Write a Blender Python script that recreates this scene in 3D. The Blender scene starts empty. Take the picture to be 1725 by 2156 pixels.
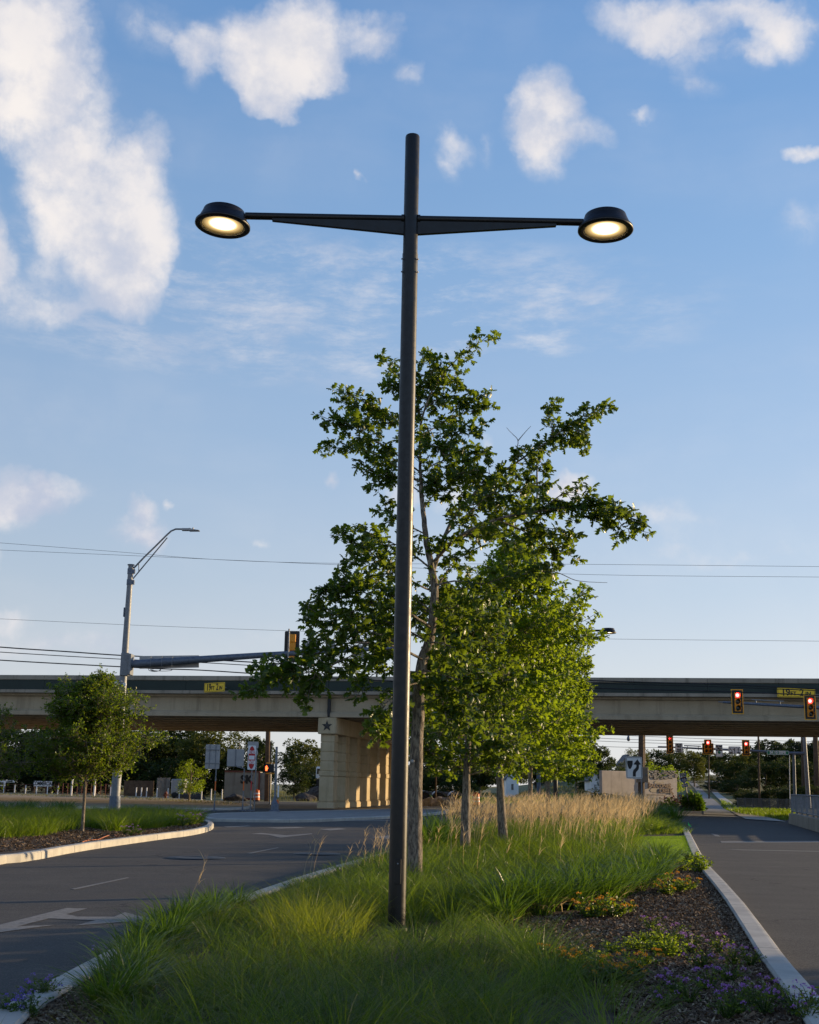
import bpy, math, random
import numpy as np
from mathutils import Vector, Matrix
R = math.radians
random.seed(7); rng = np.random.default_rng(7)
SC = bpy.context.scene
COL = SC.collection

# ------------------------------------------------------------------ camera, sky, sun, exposure
CAMH = 1.6; PITCH = R(12.9); ROLL = R(0.9); FPX = 2516.0
cam_d = bpy.data.cameras.new('camera'); cam = bpy.data.objects.new('camera', cam_d); COL.objects.link(cam)
cam_d.sensor_fit = 'HORIZONTAL'; cam_d.sensor_width = 24.0; cam_d.lens = 24.0*FPX/1725.0
cam_d.clip_start = 0.1; cam_d.clip_end = 6000
V0 = Vector
_F = V0((0, math.cos(PITCH), math.sin(PITCH))); _U0 = V0((0, -math.sin(PITCH), math.cos(PITCH))); _R0 = V0((1, 0, 0))
_R = _R0*math.cos(ROLL) + _U0*math.sin(ROLL); _U = -_R0*math.sin(ROLL) + _U0*math.cos(ROLL)
m = Matrix.Identity(4)
for i in range(3):
    m[i][0] = _R[i]; m[i][1] = _U[i]; m[i][2] = -_F[i]
m[2][3] = CAMH
cam.matrix_world = m
SC.camera = cam

SUN_AZ = 25.0     # degrees from +X towards +Y
SUN_EL = 8.5
sun_dir = V0((math.cos(R(SUN_AZ))*math.cos(R(SUN_EL)), math.sin(R(SUN_AZ))*math.cos(R(SUN_EL)), math.sin(R(SUN_EL))))
sd = bpy.data.lights.new('sun', 'SUN'); sd.energy = 5.0; sd.angle = R(0.55); sd.color = (1.0, 0.74, 0.42)
so = bpy.data.objects.new('sun', sd); COL.objects.link(so)
so.rotation_euler = sun_dir.to_track_quat('Z', 'Y').to_euler(); so.location = (60, 20, 40)

SC.view_settings.view_transform = 'Standard'
try: SC.view_settings.look = 'None'
except Exception: pass
SC.view_settings.gamma = 1.0
SC.view_settings.exposure = 0.35

def ray(px, py):
    return _F + _R*((px-862.5)/FPX) + _U*((1078.0-py)/FPX)
def at(px, py, Y):
    d = ray(px, py); t = Y/d.y
    return V0((d.x*t, Y, CAMH+d.z*t))
def sstep(a, b, x):
    t = min(1, max(0, (x-a)/(b-a))); return t*t*(3-2*t)
def gz(x, y):
    return 0.031*max(0.0, min(y, 230)-104)*sstep(6, 20, x + (y-104)*-0.10)
def HZ(px, py, z):
    d = ray(px, py); t = (z-CAMH)/d.z
    return V0((d.x*t, d.y*t, z))
def G(px, py, dz=0.0):
    d = ray(px, py)
    t = None
    s = 3.0
    while s < 420:                       # march to the terrain
        x, y, z = d.x*s, d.y*s, CAMH+d.z*s
        if z <= gz(x, y)+dz:
            lo, hi = s-0.5, s
            for _ in range(20):
                mid = (lo+hi)/2
                if CAMH+d.z*mid <= gz(d.x*mid, d.y*mid)+dz: hi = mid
                else: lo = mid
            t = hi; break
        s += 0.5
    if t is None: t = 420
    return V0((d.x*t, d.y*t, gz(d.x*t, d.y*t)+dz))

# world: Nishita sky with clouds standing in fixed directions
world = bpy.data.worlds.new('World'); SC.world = world; world.use_nodes = True
nt = world.node_tree; nt.nodes.clear()
def N(tree, typ, **kw):
    n = tree.nodes.new(typ)
    for k, v in kw.items(): setattr(n, k, v)
    return n
def link(tree, a, b): tree.links.new(a, b)
def M_(tree, op, a, b=None, c=None, clamp=False):
    n = tree.nodes.new('ShaderNodeMath'); n.operation = op; n.use_clamp = clamp
    for i, v in enumerate((a, b, c)):
        if v is None: continue
        if isinstance(v, (int, float)): n.inputs[i].default_value = v
        else: tree.links.new(v, n.inputs[i])
    return n.outputs[0]
def mixc(tree, fac, a, b, mode='MIX'):
    n = tree.nodes.new('ShaderNodeMix'); n.data_type = 'RGBA'; n.blend_type = mode
    for s, v in ((n.inputs[0], fac), (n.inputs[6], a), (n.inputs[7], b)):
        if isinstance(v, (int, float)): s.default_value = v
        elif isinstance(v, (tuple, list)): s.default_value = (*v[:3], 1)
        else: tree.links.new(v, s)
    return n.outputs[2]
def mrange(tree, v, a, b, c=0.0, d=1.0, typ='SMOOTHSTEP'):
    n = tree.nodes.new('ShaderNodeMapRange'); n.interpolation_type = typ
    tree.links.new(v, n.inputs[0])
    for i, x in enumerate((a, b, c, d)): n.inputs[1+i].default_value = x
    return n.outputs[0]
def noise(tree, vec, scale, detail=5, rough=0.55, dist=0.0, out=0):
    n = tree.nodes.new('ShaderNodeTexNoise'); n.inputs['Scale'].default_value = scale
    n.inputs['Detail'].default_value = detail; n.inputs['Roughness'].default_value = rough
    n.inputs['Distortion'].default_value = dist
    if vec is not None: tree.links.new(vec, n.inputs['Vector'])
    return n.outputs[out]

tc = N(nt, 'ShaderNodeTexCoord'); DIR = tc.outputs['Generated']
sky = N(nt, 'ShaderNodeTexSky'); sky.sky_type = 'NISHITA'; sky.sun_disc = False
sky.sun_elevation = R(SUN_EL); sky.sun_rotation = R(90-SUN_AZ)
sky.altitude = 300; sky.air_density = 1.0; sky.dust_density = 0.7; sky.ozone_density = 2.2
# warp the direction a little, so that cloud outlines are ragged
def warp(src, scale, amp, det):
    wn = noise(nt, src, scale, det, 0.6, out=1)
    vm = N(nt, 'ShaderNodeVectorMath', operation='MULTIPLY_ADD')
    link(nt, wn, vm.inputs[0]); vm.inputs[1].default_value = (amp,)*3
    va = N(nt, 'ShaderNodeVectorMath', operation='ADD'); link(nt, src, va.inputs[0]); va.inputs[1].default_value = (-amp/2,)*3
    link(nt, va.outputs[0], vm.inputs[2]); return vm.outputs[0]
WD = warp(DIR, 6.0, 0.11, 6)
# cx, cy, rx, ry, tilt(deg, image clockwise), strength
CLOUDS = [
 (20, 40, 120, 70, 10, .55), (60, 150, 150, 100, 40, .85), (140, 240, 125, 85, 40, .9), (60, 250, 110, 60, 30, .55), (270, 350, 100, 80, 20, .85), (240, 450, 135, 130, 0, 1.0), (280, 570, 105, 85, 10, .85), (170, 400, 90, 90, 0, .6), (330, 520, 60, 80, 0, .6),
 (0, 490, 52, 90, 0, .95), (60, 600, 130, 90, 20, .48), (180, 640, 150, 45, 5, .4),
 (620, 50, 140, 90, 25, .85), (570, 130, 70, 90, 40, .8), (590, 190, 50, 50, 0, .6), (690, 80, 80, 70, -30, .6), (520, 20, 90, 50, 10, .45), (430, 110, 34, 75, -15, .62), (360, 60, 110, 60, -20, .38), (820, 30, 55, 45, -20, .62),
 (1175, 190, 62, 60, 10, .78), (1160, 250, 75, 60, 10, .75), (1165, 320, 52, 60, 10, .68), (1240, 280, 60, 45, 0, .5), (1400, 5, 120, 45, 0, .68), (1450, 50, 110, 50, -20, .55), (1665, 60, 70, 60, -30, .8), (1600, 120, 50, 28, -25, .45), (1560, 0, 80, 40, 0, .6), (1480, 160, 55, 34, -40, .36),
 (965, 295, 60, 34, -45, .42), (930, 335, 34, 40, 0, .36), (1045, 305, 26, 50, -10, .34), (1690, 322, 55, 24, 0, .68), (1700, 470, 60, 50, 0, .3), (885, 120, 38, 60, 0, .34),
 (50, 1040, 95, 60, 0, .85), (40, 1090, 110, 50, 0, .8), (150, 1030, 50, 50, 0, .75), (-10, 1190, 50, 60, 0, .8), (300, 1120, 62, 45, 0, .82), (300, 1060, 38, 28, 0, .68), (365, 1053, 18, 14, 0, .5), (695, 1022, 18, 20, 0, .6),
 (1215, 1022, 52, 40, 0, .85), (1180, 1045, 70, 28, 0, .6), (930, 1000, 60, 50, 0, .6), (830, 1020, 40, 45, 0, .65), (555, 1118, 32, 18, 0, .4), (55, 1305, 65, 30, 0, .62), (1010, 935, 26, 30, 0, .5), (1400, 1110, 200, 40, 0, .3),
 (735, 382, 16, 15, 0, .5), (150, 1370, 300, 45, 0, .42), (1500, 1180, 280, 40, 0, .28), (500, 1330, 280, 45, 0, .22), (1360, 215, 35, 22, 0, .42)]
Msum = None
for (cx, cy, rx, ry, tl, st) in CLOUDS:
    c = ray(cx, cy).normalized()
    e1 = (ray(cx+10, cy).normalized()-c).normalized(); e2 = c.cross(e1).normalized()
    a = R(tl); f1 = e1*math.cos(a) - e2*math.sin(a)*1.0; f2 = c.cross(f1).normalized()
    rot = Matrix((f1, f2, c)).transposed().to_euler('XYZ')
    mp = N(nt, 'ShaderNodeMapping', vector_type='TEXTURE'); link(nt, WD, mp.inputs[0])
    mp.inputs['Location'].default_value = c; mp.inputs['Rotation'].default_value = rot
    mp.inputs['Scale'].default_value = (rx/FPX*1.25, ry/FPX*1.25, 0.25)
    g = N(nt, 'ShaderNodeTexGradient', gradient_type='SPHERICAL'); link(nt, mp.outputs[0], g.inputs[0])
    Msum = M_(nt, 'MULTIPLY_ADD', g.outputs['Fac'], st, Msum if Msum is not None else 0.0)
Msum = M_(nt, 'MINIMUM', Msum, 0.80)
fb = mrange(nt, noise(nt, DIR, 8.0, 10, 0.62), 0.28, 0.72, -0.5, 0.5, 'LINEAR')
fh = mrange(nt, noise(nt, WD, 26.0, 8, 0.65), 0.28, 0.72, -0.5, 0.5, 'LINEAR')
amp = mrange(nt, Msum, 0.0, 0.35)
den = M_(nt, 'ADD', M_(nt, 'MULTIPLY', Msum, 1.25), M_(nt, 'MULTIPLY', amp, M_(nt, 'ADD', M_(nt, 'MULTIPLY', fb, 0.55), M_(nt, 'MULTIPLY', fh, 0.40))))
alpha = M_(nt, 'ADD', M_(nt, 'MULTIPLY', mrange(nt, den, 0.12, 1.10), 0.84), M_(nt, 'MULTIPLY', mrange(nt, den, -0.05, 0.60), 0.16))
# thin streaked band
mp = N(nt, 'ShaderNodeMapping'); link(nt, warp(DIR, 5.0, 0.03, 3), mp.inputs[0]); mp.inputs['Scale'].default_value = (6, 6, 22); mp.inputs['Rotation'].default_value = (0, R(-7), 0)
st = noise(nt, mp.outputs[0], 1.5, 10, 0.68)
bandc = ray(620, 650).normalized()
mp2 = N(nt, 'ShaderNodeMapping', vector_type='TEXTURE'); link(nt, DIR, mp2.inputs[0]); mp2.inputs['Location'].default_value = bandc
mp2.inputs['Scale'].default_value = (0.40, 0.3, 0.07)
g = N(nt, 'ShaderNodeTexGradient', gradient_type='SPHERICAL'); link(nt, mp2.outputs[0], g.inputs[0])
wisp = M_(nt, 'MULTIPLY', mrange(nt, st, 0.42, 0.72), M_(nt, 'MULTIPLY', mrange(nt, g.outputs['Fac'], 0.0, 0.5), 0.62))
veil = M_(nt, 'MULTIPLY', mrange(nt, noise(nt, mp.outputs[0], 0.4, 5, 0.55), 0.40, 0.75), 0.13)
# shade inside the clouds: compare with a sample nearer the sun
off = N(nt, 'ShaderNodeVectorMath', operation='ADD'); link(nt, DIR, off.inputs[0]); off.inputs[1].default_value = (0.03, 0.0, 0.012)
fb2 = mrange(nt, noise(nt, off.outputs[0], 8.0, 5, 0.55), 0.28, 0.72, -0.5, 0.5, 'LINEAR')
lit = mrange(nt, M_(nt, 'SUBTRACT', fb, fb2), -0.22, 0.20)
lowf = noise(nt, WD, 4.5, 4, 0.5)
lit = M_(nt, 'ADD', M_(nt, 'MULTIPLY', lit, 0.55), M_(nt, 'MULTIPLY', mrange(nt, lowf, 0.36, 0.62), 0.45))
cl_col = mixc(nt, lit, (4.2, 4.6, 5.7), (8.2, 7.6, 7.15))
cl_col = mixc(nt, M_(nt, 'MULTIPLY', mrange(nt, den, 0.9, 1.35), 0.25), cl_col, (7.7, 7.2, 6.8))
sx = N(nt, 'ShaderNodeSeparateXYZ'); link(nt, DIR, sx.inputs[0])
rp = N(nt, 'ShaderNodeValToRGB'); e = rp.color_ramp.elements
stops = [(0.0, (.80, .80, .81)), (0.08, (.70, .745, .81)), (0.16, (.54, .65, .79)), (0.27, (.40, .555, .78)), (0.42, (.27, .455, .745)), (0.58, (.165, .345, .67)), (0.72, (.075, .17, .40)), (1.0, (.035, .085, .24))]
while len(e) < len(stops): e.new(0.5)
for i, (p_, c_) in enumerate(stops): e[i].position = p_; e[i].color = (*c_, 1)
link(nt, sx.outputs[2], rp.inputs[0])
side = mrange(nt, sx.outputs[0], -0.45, 0.45, 0.88*8.3, 1.10*8.3, 'LINEAR')
grad = N(nt, 'ShaderNodeVectorMath', operation='SCALE'); link(nt, rp.outputs[0], grad.inputs[0]); link(nt, side, grad.inputs['Scale'])
base = mixc(nt, 0.15, grad.outputs[0], sky.outputs[0])
tot = M_(nt, 'MAXIMUM', M_(nt, 'MAXIMUM', alpha, wisp), veil)
col = mixc(nt, M_(nt, 'MULTIPLY', tot, 0.92), base, cl_col)
bg = N(nt, 'ShaderNodeBackground'); bg.inputs[1].default_value = 0.097
link(nt, col, bg.inputs[0]); wo = N(nt, 'ShaderNodeOutputWorld'); link(nt, bg.outputs[0], wo.inputs[0])

# ------------------------------------------------------------------ helpers: materials
def newmat(name):
    mt = bpy.data.materials.new(name); mt.use_nodes = True
    t = mt.node_tree; b = t.nodes['Principled BSDF']
    return mt, t, b
def objc(t):
    return N(t, 'ShaderNodeTexCoord').outputs['Object']
def bump(t, b, h, strength=0.3, dist=0.02):
    n = N(t, 'ShaderNodeBump'); n.inputs['Strength'].default_value = strength; n.inputs['Distance'].default_value = dist
    link(t, h, n.inputs['Height']); link(t, n.outputs[0], b.inputs['Normal'])
def plain(name, c, rough=0.6, metal=0.0, var=0.12, scale=3.0, spec=0.5, bs=0.0):
    mt, t, b = newmat(name); v = objc(t)
    n = noise(t, v, scale, 6, 0.6)
    k = mrange(t, n, 0.3, 0.7, 1-var, 1+var, 'LINEAR')
    cc = mixc(t, 1.0, c, k, 'MULTIPLY')
    # grey noise into a colour multiply
    link(t, cc, b.inputs['Base Color']); b.inputs['Roughness'].default_value = rough; b.inputs['Metallic'].default_value = metal
    b.inputs['Specular IOR Level'].default_value = spec
    if bs > 0: bump(t, b, noise(t, v, scale*12, 4, 0.6), bs, 0.01)
    return mt
def emit(name, c, s):
    mt, t, b = newmat(name); b.inputs['Base Color'].default_value = (*c, 1)
    b.inputs['Emission Color'].default_value = (*c, 1); b.inputs['Emission Strength'].default_value = s
    return mt
def ramp(t, fac, stops):
    n = N(t, 'ShaderNodeValToRGB'); e = n.color_ramp.elements
    while len(e) < len(stops): e.new(0.5)
    for i, (p, c) in enumerate(stops): e[i].position = p; e[i].color = (*c, 1)
    link(t, fac, n.inputs[0]); return n.outputs[0]
def leafmat(name, cols, trans, tfac=0.45, rough=0.45, spec=0.4):
    mt, t, b = newmat(name); out = t.nodes['Material Output']
    gi = N(t, 'ShaderNodeNewGeometry').outputs['Random Per Island']
    c = ramp(t, gi, [(i/(len(cols)-1), x) for i, x in enumerate(cols)])
    link(t, c, b.inputs['Base Color']); b.inputs['Roughness'].default_value = rough; b.inputs['Specular IOR Level'].default_value = spec
    tr = N(t, 'ShaderNodeBsdfTranslucent'); link(t, mixc(t, 0.6, c, trans), tr.inputs[0])
    mx = N(t, 'ShaderNodeMixShader'); mx.inputs[0].default_value = tfac
    link(t, b.outputs[0], mx.inputs[1]); link(t, tr.outputs[0], mx.inputs[2]); link(t, mx.outputs[0], out.inputs[0])
    return mt

M = {}
def asphalt():
    mt, t, b = newmat('asphalt'); v = objc(t)
    fine = noise(t, v, 60, 4, 0.75); mid = noise(t, v, 1.3, 6, 0.6)
    mp = N(t, 'ShaderNodeMapping'); link(t, v, mp.inputs[0]); mp.inputs['Scale'].default_value = (0.05, 0.9, 1); mp.inputs['Rotation'].default_value = (0, 0, R(-4))
    stripes = noise(t, mp.outputs[0], 1.2, 6, 0.6, 0.3)
    c = ramp(t, M_(t, 'ADD', M_(t, 'MULTIPLY', mid, 0.5), M_(t, 'MULTIPLY', stripes, 0.5)), [(0.3, (0.046, 0.044, 0.042)), (0.5, (0.066, 0.062, 0.058)), (0.7, (0.10, 0.093, 0.084))])
    c = mixc(t, mrange(t, fine, 0.42, 0.70), c, (0.15, 0.14, 0.125))
    vo = N(t, 'ShaderNodeTexVoronoi', feature='DISTANCE_TO_EDGE'); vo.inputs['Scale'].default_value = 0.28
    wv = N(t, 'ShaderNodeVectorMath', operation='ADD'); link(t, v, wv.inputs[0]); nn = noise(t, v, 0.8, 5, 0.6, out=1); link(t, nn, wv.inputs[1]); link(t, wv.outputs[0], vo.inputs[0])
    crack = mrange(t, vo.outputs[0], 0.0, 0.006, 1, 0); crack = M_(t, 'MULTIPLY', crack, mrange(t, noise(t, v, 0.35, 2), 0.45, 0.6))
    c = mixc(t, crack, c, (0.03, 0.03, 0.03))
    pt = mrange(t, noise(t, v, 0.22, 2, 0.4), 0.52, 0.56); c = mixc(t, M_(t, 'MULTIPLY', pt, 0.35), c, (0.085, 0.078, 0.07))
    oil = mrange(t, noise(t, v, 1.7, 3, 0.5), 0.66, 0.76); c = mixc(t, M_(t, 'MULTIPLY', oil, 0.6), c, (0.02, 0.02, 0.02))
    link(t, c, b.inputs['Base Color']); b.inputs['Roughness'].default_value = 0.85; b.inputs['Specular IOR Level'].default_value = 0.2
    bump(t, b, fine, 0.5, 0.012)
    return mt
M['asphalt'] = asphalt()
def paintmat():
    mt, t, b = newmat('road_paint'); v = objc(t)
    n = noise(t, v, 14, 6, 0.7); w = noise(t, v, 90, 3, 0.7)
    c = mixc(t, mrange(t, n, 0.42, 0.72), (0.24, 0.23, 0.21), (0.11, 0.106, 0.10))
    c = mixc(t, mrange(t, w, 0.5, 0.75), c, (0.12, 0.12, 0.118))
    link(t, c, b.inputs['Base Color']); b.inputs['Roughness'].default_value = 0.8
    return mt
M['paint'] = paintmat()
def concrete(name, c1, c2, stain=0.35, sc=1.0, streak=False):
    mt, t, b = newmat(name); v = objc(t)
    n = noise(t, v, 1.1*sc, 8, 0.62); f = noise(t, v, 40*sc, 3, 0.7)
    c = mixc(t, mrange(t, n, 0.32, 0.68), c1, c2)
    c = mixc(t, M_(t, 'MULTIPLY', mrange(t, f, 0.5, 0.8), 0.35), c, tuple(x*0.45 for x in c1))
    if streak:
        mp = N(t, 'ShaderNodeMapping'); link(t, v, mp.inputs[0]); mp.inputs['Scale'].default_value = (1.6, 1.6, 0.10)
        s = noise(t, mp.outputs[0], 1.1, 8, 0.72)
        c = mixc(t, M_(t, 'MULTIPLY', mrange(t, s, 0.50, 0.68), stain), c, tuple(x*0.42 for x in c1))
    link(t, c, b.inputs['Base Color']); b.inputs['Roughness'].default_value = 0.85; b.inputs['Specular IOR Level'].default_value = 0.3
    bump(t, b, f, 0.35, 0.01)
    return mt
M['kerb'] = concrete('kerb_concrete', (0.42, 0.40, 0.36), (0.55, 0.52, 0.46), sc=2)
M['groove'] = plain('dark_joint', (0.10, 0.095, 0.085), 0.9)
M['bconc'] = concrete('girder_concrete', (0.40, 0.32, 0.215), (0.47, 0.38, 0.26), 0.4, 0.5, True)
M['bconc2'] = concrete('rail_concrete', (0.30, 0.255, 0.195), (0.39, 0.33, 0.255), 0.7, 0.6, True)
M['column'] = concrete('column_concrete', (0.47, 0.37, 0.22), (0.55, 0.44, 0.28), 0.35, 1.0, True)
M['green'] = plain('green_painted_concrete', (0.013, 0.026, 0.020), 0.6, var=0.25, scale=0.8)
M['walk'] = concrete('pavement_concrete', (0.24, 0.23, 0.215), (0.31, 0.30, 0.28), sc=1.5)
M['star'] = plain('dark_star_stain', (0.055, 0.05, 0.045), 0.8, var=0.5, scale=9)
def groundmat():
    mt, t, b = newmat('dry_grass_ground'); v = objc(t)
    n = noise(t, v, 0.12, 6, 0.6); f = noise(t, v, 3.0, 6, 0.7)
    c = mixc(t, mrange(t, n, 0.35, 0.65), (0.10, 0.125, 0.035), (0.20, 0.17, 0.07))
    c = mixc(t, mrange(t, f, 0.45, 0.75), c, (0.06, 0.075, 0.025))
    link(t, c, b.inputs['Base Color']); b.inputs['Roughness'].default_value = 0.95; bump(t, b, f, 0.8, 0.1)
    return mt
M['ground'] = groundmat()
M['mulch'] = concrete('mulch', (0.055, 0.038, 0.026), (0.10, 0.070, 0.048), sc=9)
M['dirt'] = concrete('bare_dirt', (0.33, 0.25, 0.16), (0.42, 0.33, 0.21), sc=1.2)
M['turf'] = plain('turf', (0.14, 0.24, 0.014), 0.9, var=0.3, scale=6, bs=0.5)
def metalmat(name, c, rough, metal, var=0.15, scale=6, mott=0.0):
    mt, t, b = newmat(name); v = objc(t)
    n = noise(t, v, scale, 6, 0.65); k = mrange(t, n, 0.3, 0.7, 1-var, 1+var, 'LINEAR')
    link(t, mixc(t, 1.0, c, k, 'MULTIPLY'), b.inputs['Base Color'])
    b.inputs['Metallic'].default_value = metal
    link(t, mrange(t, noise(t, v, scale*3, 4, 0.6), 0.3, 0.7, rough-0.06, rough+0.08), b.inputs['Roughness'])
    return mt
M['bronze'] = metalmat('dark_bronze_paint', (0.0055, 0.0045, 0.0042), 0.42, 0.0, 0.2, 4)
M['galv'] = metalmat('galvanised_steel', (0.21, 0.22, 0.235), 0.55, 0.3, 0.22, 9)
M['galvd'] = metalmat('weathered_steel', (0.13, 0.155, 0.20), 0.55, 0.3, 0.3, 12)
M['alu'] = metalmat('sign_back_aluminium', (0.36, 0.36, 0.36), 0.5, 0.3, 0.1, 3)
M['black'] = plain('black_plate', (0.012, 0.013, 0.014), 0.55)
M['wire'] = plain('cable_black', (0.015, 0.015, 0.017), 0.6)
M['sigy'] = plain('signal_yellow', (0.80, 0.30, 0.012), 0.5, var=0.1)
M['bordy'] = plain('reflective_yellow', (0.80, 0.38, 0.01), 0.45, var=0.08)
M['yel'] = plain('sign_yellow', (0.95, 0.60, 0.01), 0.4, var=0.04)
M['wht'] = plain('sign_white', (0.80, 0.80, 0.80), 0.5, var=0.06)
M['ink'] = plain('sign_black', (0.012, 0.012, 0.012), 0.6)
M['blue'] = plain('sign_blue', (0.03, 0.15, 0.60), 0.45, var=0.08)
M['sgreen'] = plain('sign_green', (0.01, 0.22, 0.11), 0.45, var=0.08)
M['sred'] = plain('sign_red', (0.50, 0.012, 0.016), 0.45, var=0.08)
M['orange'] = plain('orange_plastic', (0.72, 0.15, 0.02), 0.5, var=0.1)
M['glassdark'] = plain('dark_lens', (0.02, 0.014, 0.008), 0.2)
M['lensgreen'] = plain('unlit_green_lens', (0.008, 0.022, 0.018), 0.2)
M['wood'] = concrete('pole_wood', (0.085, 0.055, 0.036), (0.14, 0.095, 0.06), sc=3)
M['oldwood'] = concrete('weathered_boards', (0.22, 0.19, 0.16), (0.30, 0.27, 0.23), 0.6, 2, True)
M['wall'] = concrete('stucco', (0.42, 0.36, 0.31), (0.50, 0.43, 0.37), 0.4, 1.5, True)
M['brown'] = plain('brown_letters', (0.09, 0.03, 0.018), 0.6)
M['boxtan'] = plain('tan_box', (0.22, 0.17, 0.12), 0.6)
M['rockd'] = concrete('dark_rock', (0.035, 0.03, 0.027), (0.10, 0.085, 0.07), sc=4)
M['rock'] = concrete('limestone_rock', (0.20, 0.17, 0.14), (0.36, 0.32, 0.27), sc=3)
M['container'] = concrete('container_paint', (0.34, 0.31, 0.26), (0.42, 0.39, 0.33), 0.5, 1, True)
M['rust'] = plain('rusty_pipe', (0.16, 0.05, 0.03), 0.7)
M['tyre'] = plain('tyre_rubber', (0.02, 0.02, 0.02), 0.8)
M['roof'] = plain('grey_roof', (0.12, 0.12, 0.13), 0.8)
M['flagg'] = plain('green_flag', (0.05, 0.65, 0.12), 0.5)
M['hose'] = plain('orange_hose', (0.45, 0.15, 0.06), 0.6)
M['red'] = emit('red_lamp', (1.0, 0.03, 0.035), 3.2)
M['redhot'] = emit('red_lamp_core', (1.0, 0.32, 0.30), 2.6)
M['hand'] = emit('orange_hand', (1.0, 0.13, 0.03), 3.0)
def bark(name, c1, c2):
    mt, t, b = newmat(name); v = objc(t)
    mp = N(t, 'ShaderNodeMapping'); link(t, v, mp.inputs[0]); mp.inputs['Scale'].default_value = (1, 1, 0.25)
    n = noise(t, mp.outputs[0], 28, 6, 0.7, 0.5); l = noise(t, v, 3, 4)
    c = mixc(t, mrange(t, n, 0.38, 0.62), c1, c2); c = mixc(t, M_(t, 'MULTIPLY', mrange(t, l, 0.5, 0.7), 0.4), c, (0.16, 0.15, 0.12))
    link(t, c, b.inputs['Base Color']); b.inputs['Roughness'].default_value = 0.9; bump(t, b, n, 1.0, 0.03)
    return mt
M['bark'] = bark('oak_bark', (0.075, 0.056, 0.042), (0.34, 0.28, 0.21))
M['leafA'] = leafmat('oak_leaf', [(0.022, 0.052, 0.006), (0.036, 0.080, 0.008), (0.055, 0.105, 0.010), (0.032, 0.072, 0.008), (0.11, 0.14, 0.03)], (0.34, 0.46, 0.02), 0.45, 0.38, 0.5)
M['leafB'] = leafmat('bright_oak_leaf', [(0.042, 0.085, 0.007), (0.068, 0.125, 0.009), (0.095, 0.155, 0.011), (0.060, 0.110, 0.009)], (0.50, 0.66, 0.02), 0.55, 0.42)
M['leafC'] = leafmat('myrtle_leaf', [(0.030, 0.064, 0.006), (0.048, 0.095, 0.008), (0.07, 0.12, 0.010), (0.055, 0.10, 0.008), (0.08, 0.125, 0.010), (0.04, 0.08, 0.007), (0.16, 0.09, 0.02)], (0.38, 0.52, 0.02), 0.48, 0.38)
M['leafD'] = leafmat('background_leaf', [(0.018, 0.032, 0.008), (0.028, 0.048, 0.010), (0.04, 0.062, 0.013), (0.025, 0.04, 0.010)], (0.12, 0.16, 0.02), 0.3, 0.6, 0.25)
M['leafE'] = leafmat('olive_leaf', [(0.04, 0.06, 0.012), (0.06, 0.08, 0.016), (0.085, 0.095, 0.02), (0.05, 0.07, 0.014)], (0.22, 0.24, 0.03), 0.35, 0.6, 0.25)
M['leafF'] = leafmat('red_leaf', [(0.10, 0.03, 0.02), (0.06, 0.05, 0.015), (0.14, 0.04, 0.025)], (0.3, 0.1, 0.05), 0.35)
M['grassA'] = leafmat('lovegrass', [(0.030, 0.066, 0.004), (0.048, 0.092, 0.005), (0.070, 0.118, 0.006), (0.042, 0.080, 0.005), (0.095, 0.130, 0.010), (0.19, 0.16, 0.04)], (0.34, 0.50, 0.015), 0.5, 0.42)
M['grassD2'] = leafmat('dark_lovegrass', [(0.018, 0.044, 0.004), (0.028, 0.060, 0.005), (0.040, 0.080, 0.006), (0.10, 0.11, 0.03)], (0.20, 0.36, 0.02), 0.45, 0.4)
M['grassL'] = leafmat('light_lovegrass', [(0.055, 0.110, 0.011), (0.080, 0.145, 0.014), (0.11, 0.17, 0.018), (0.22, 0.20, 0.07)], (0.38, 0.54, 0.04), 0.5, 0.42)
M['grassY'] = leafmat('yellow_lovegrass', [(0.07, 0.11, 0.008), (0.11, 0.14, 0.012), (0.15, 0.155, 0.018), (0.055, 0.095, 0.008)], (0.42, 0.50, 0.03), 0.5, 0.42)
M['grassD'] = leafmat('dark_strap_leaf', [(0.020, 0.048, 0.006), (0.032, 0.072, 0.008), (0.050, 0.098, 0.010), (0.036, 0.074, 0.008)], (0.24, 0.42, 0.02), 0.4, 0.33)
M['grassT'] = leafmat('straw_seedheads', [(0.52, 0.36, 0.16), (0.62, 0.46, 0.24), (0.70, 0.55, 0.32), (0.55, 0.41, 0.22)], (0.75, 0.55, 0.28), 0.5, 0.6)
M['lawn'] = leafmat('lawn_blades', [(0.10, 0.19, 0.010), (0.14, 0.25, 0.012), (0.18, 0.29, 0.016)], (0.40, 0.62, 0.02), 0.45, 0.6)
M['drygr'] = leafmat('dry_field_grass', [(0.12, 0.13, 0.04), (0.18, 0.17, 0.06), (0.10, 0.12, 0.03), (0.24, 0.20, 0.09)], (0.35, 0.33, 0.10), 0.4, 0.7)
M['chip'] = leafmat('mulch_chips', [(0.045, 0.025, 0.014), (0.10, 0.058, 0.032), (0.17, 0.105, 0.060), (0.08, 0.047, 0.027), (0.29, 0.20, 0.12), (0.13, 0.08, 0.046), (0.52, 0.41, 0.27)], (0.1, 0.07, 0.04), 0.05, 0.85)
M['purple'] = leafmat('purple_petals', [(0.36, 0.14, 0.50), (0.48, 0.22, 0.62), (0.28, 0.10, 0.42)], (0.5, 0.25, 0.6), 0.3)
M['violet'] = leafmat('violet_petals', [(0.14, 0.10, 0.50), (0.20, 0.13, 0.60)], (0.3, 0.2, 0.7), 0.3)
M['orangef'] = leafmat('orange_petals', [(0.75, 0.30, 0.01), (0.8, 0.42, 0.02), (0.7, 0.22, 0.01)], (0.8, 0.35, 0.02), 0.3)

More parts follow.
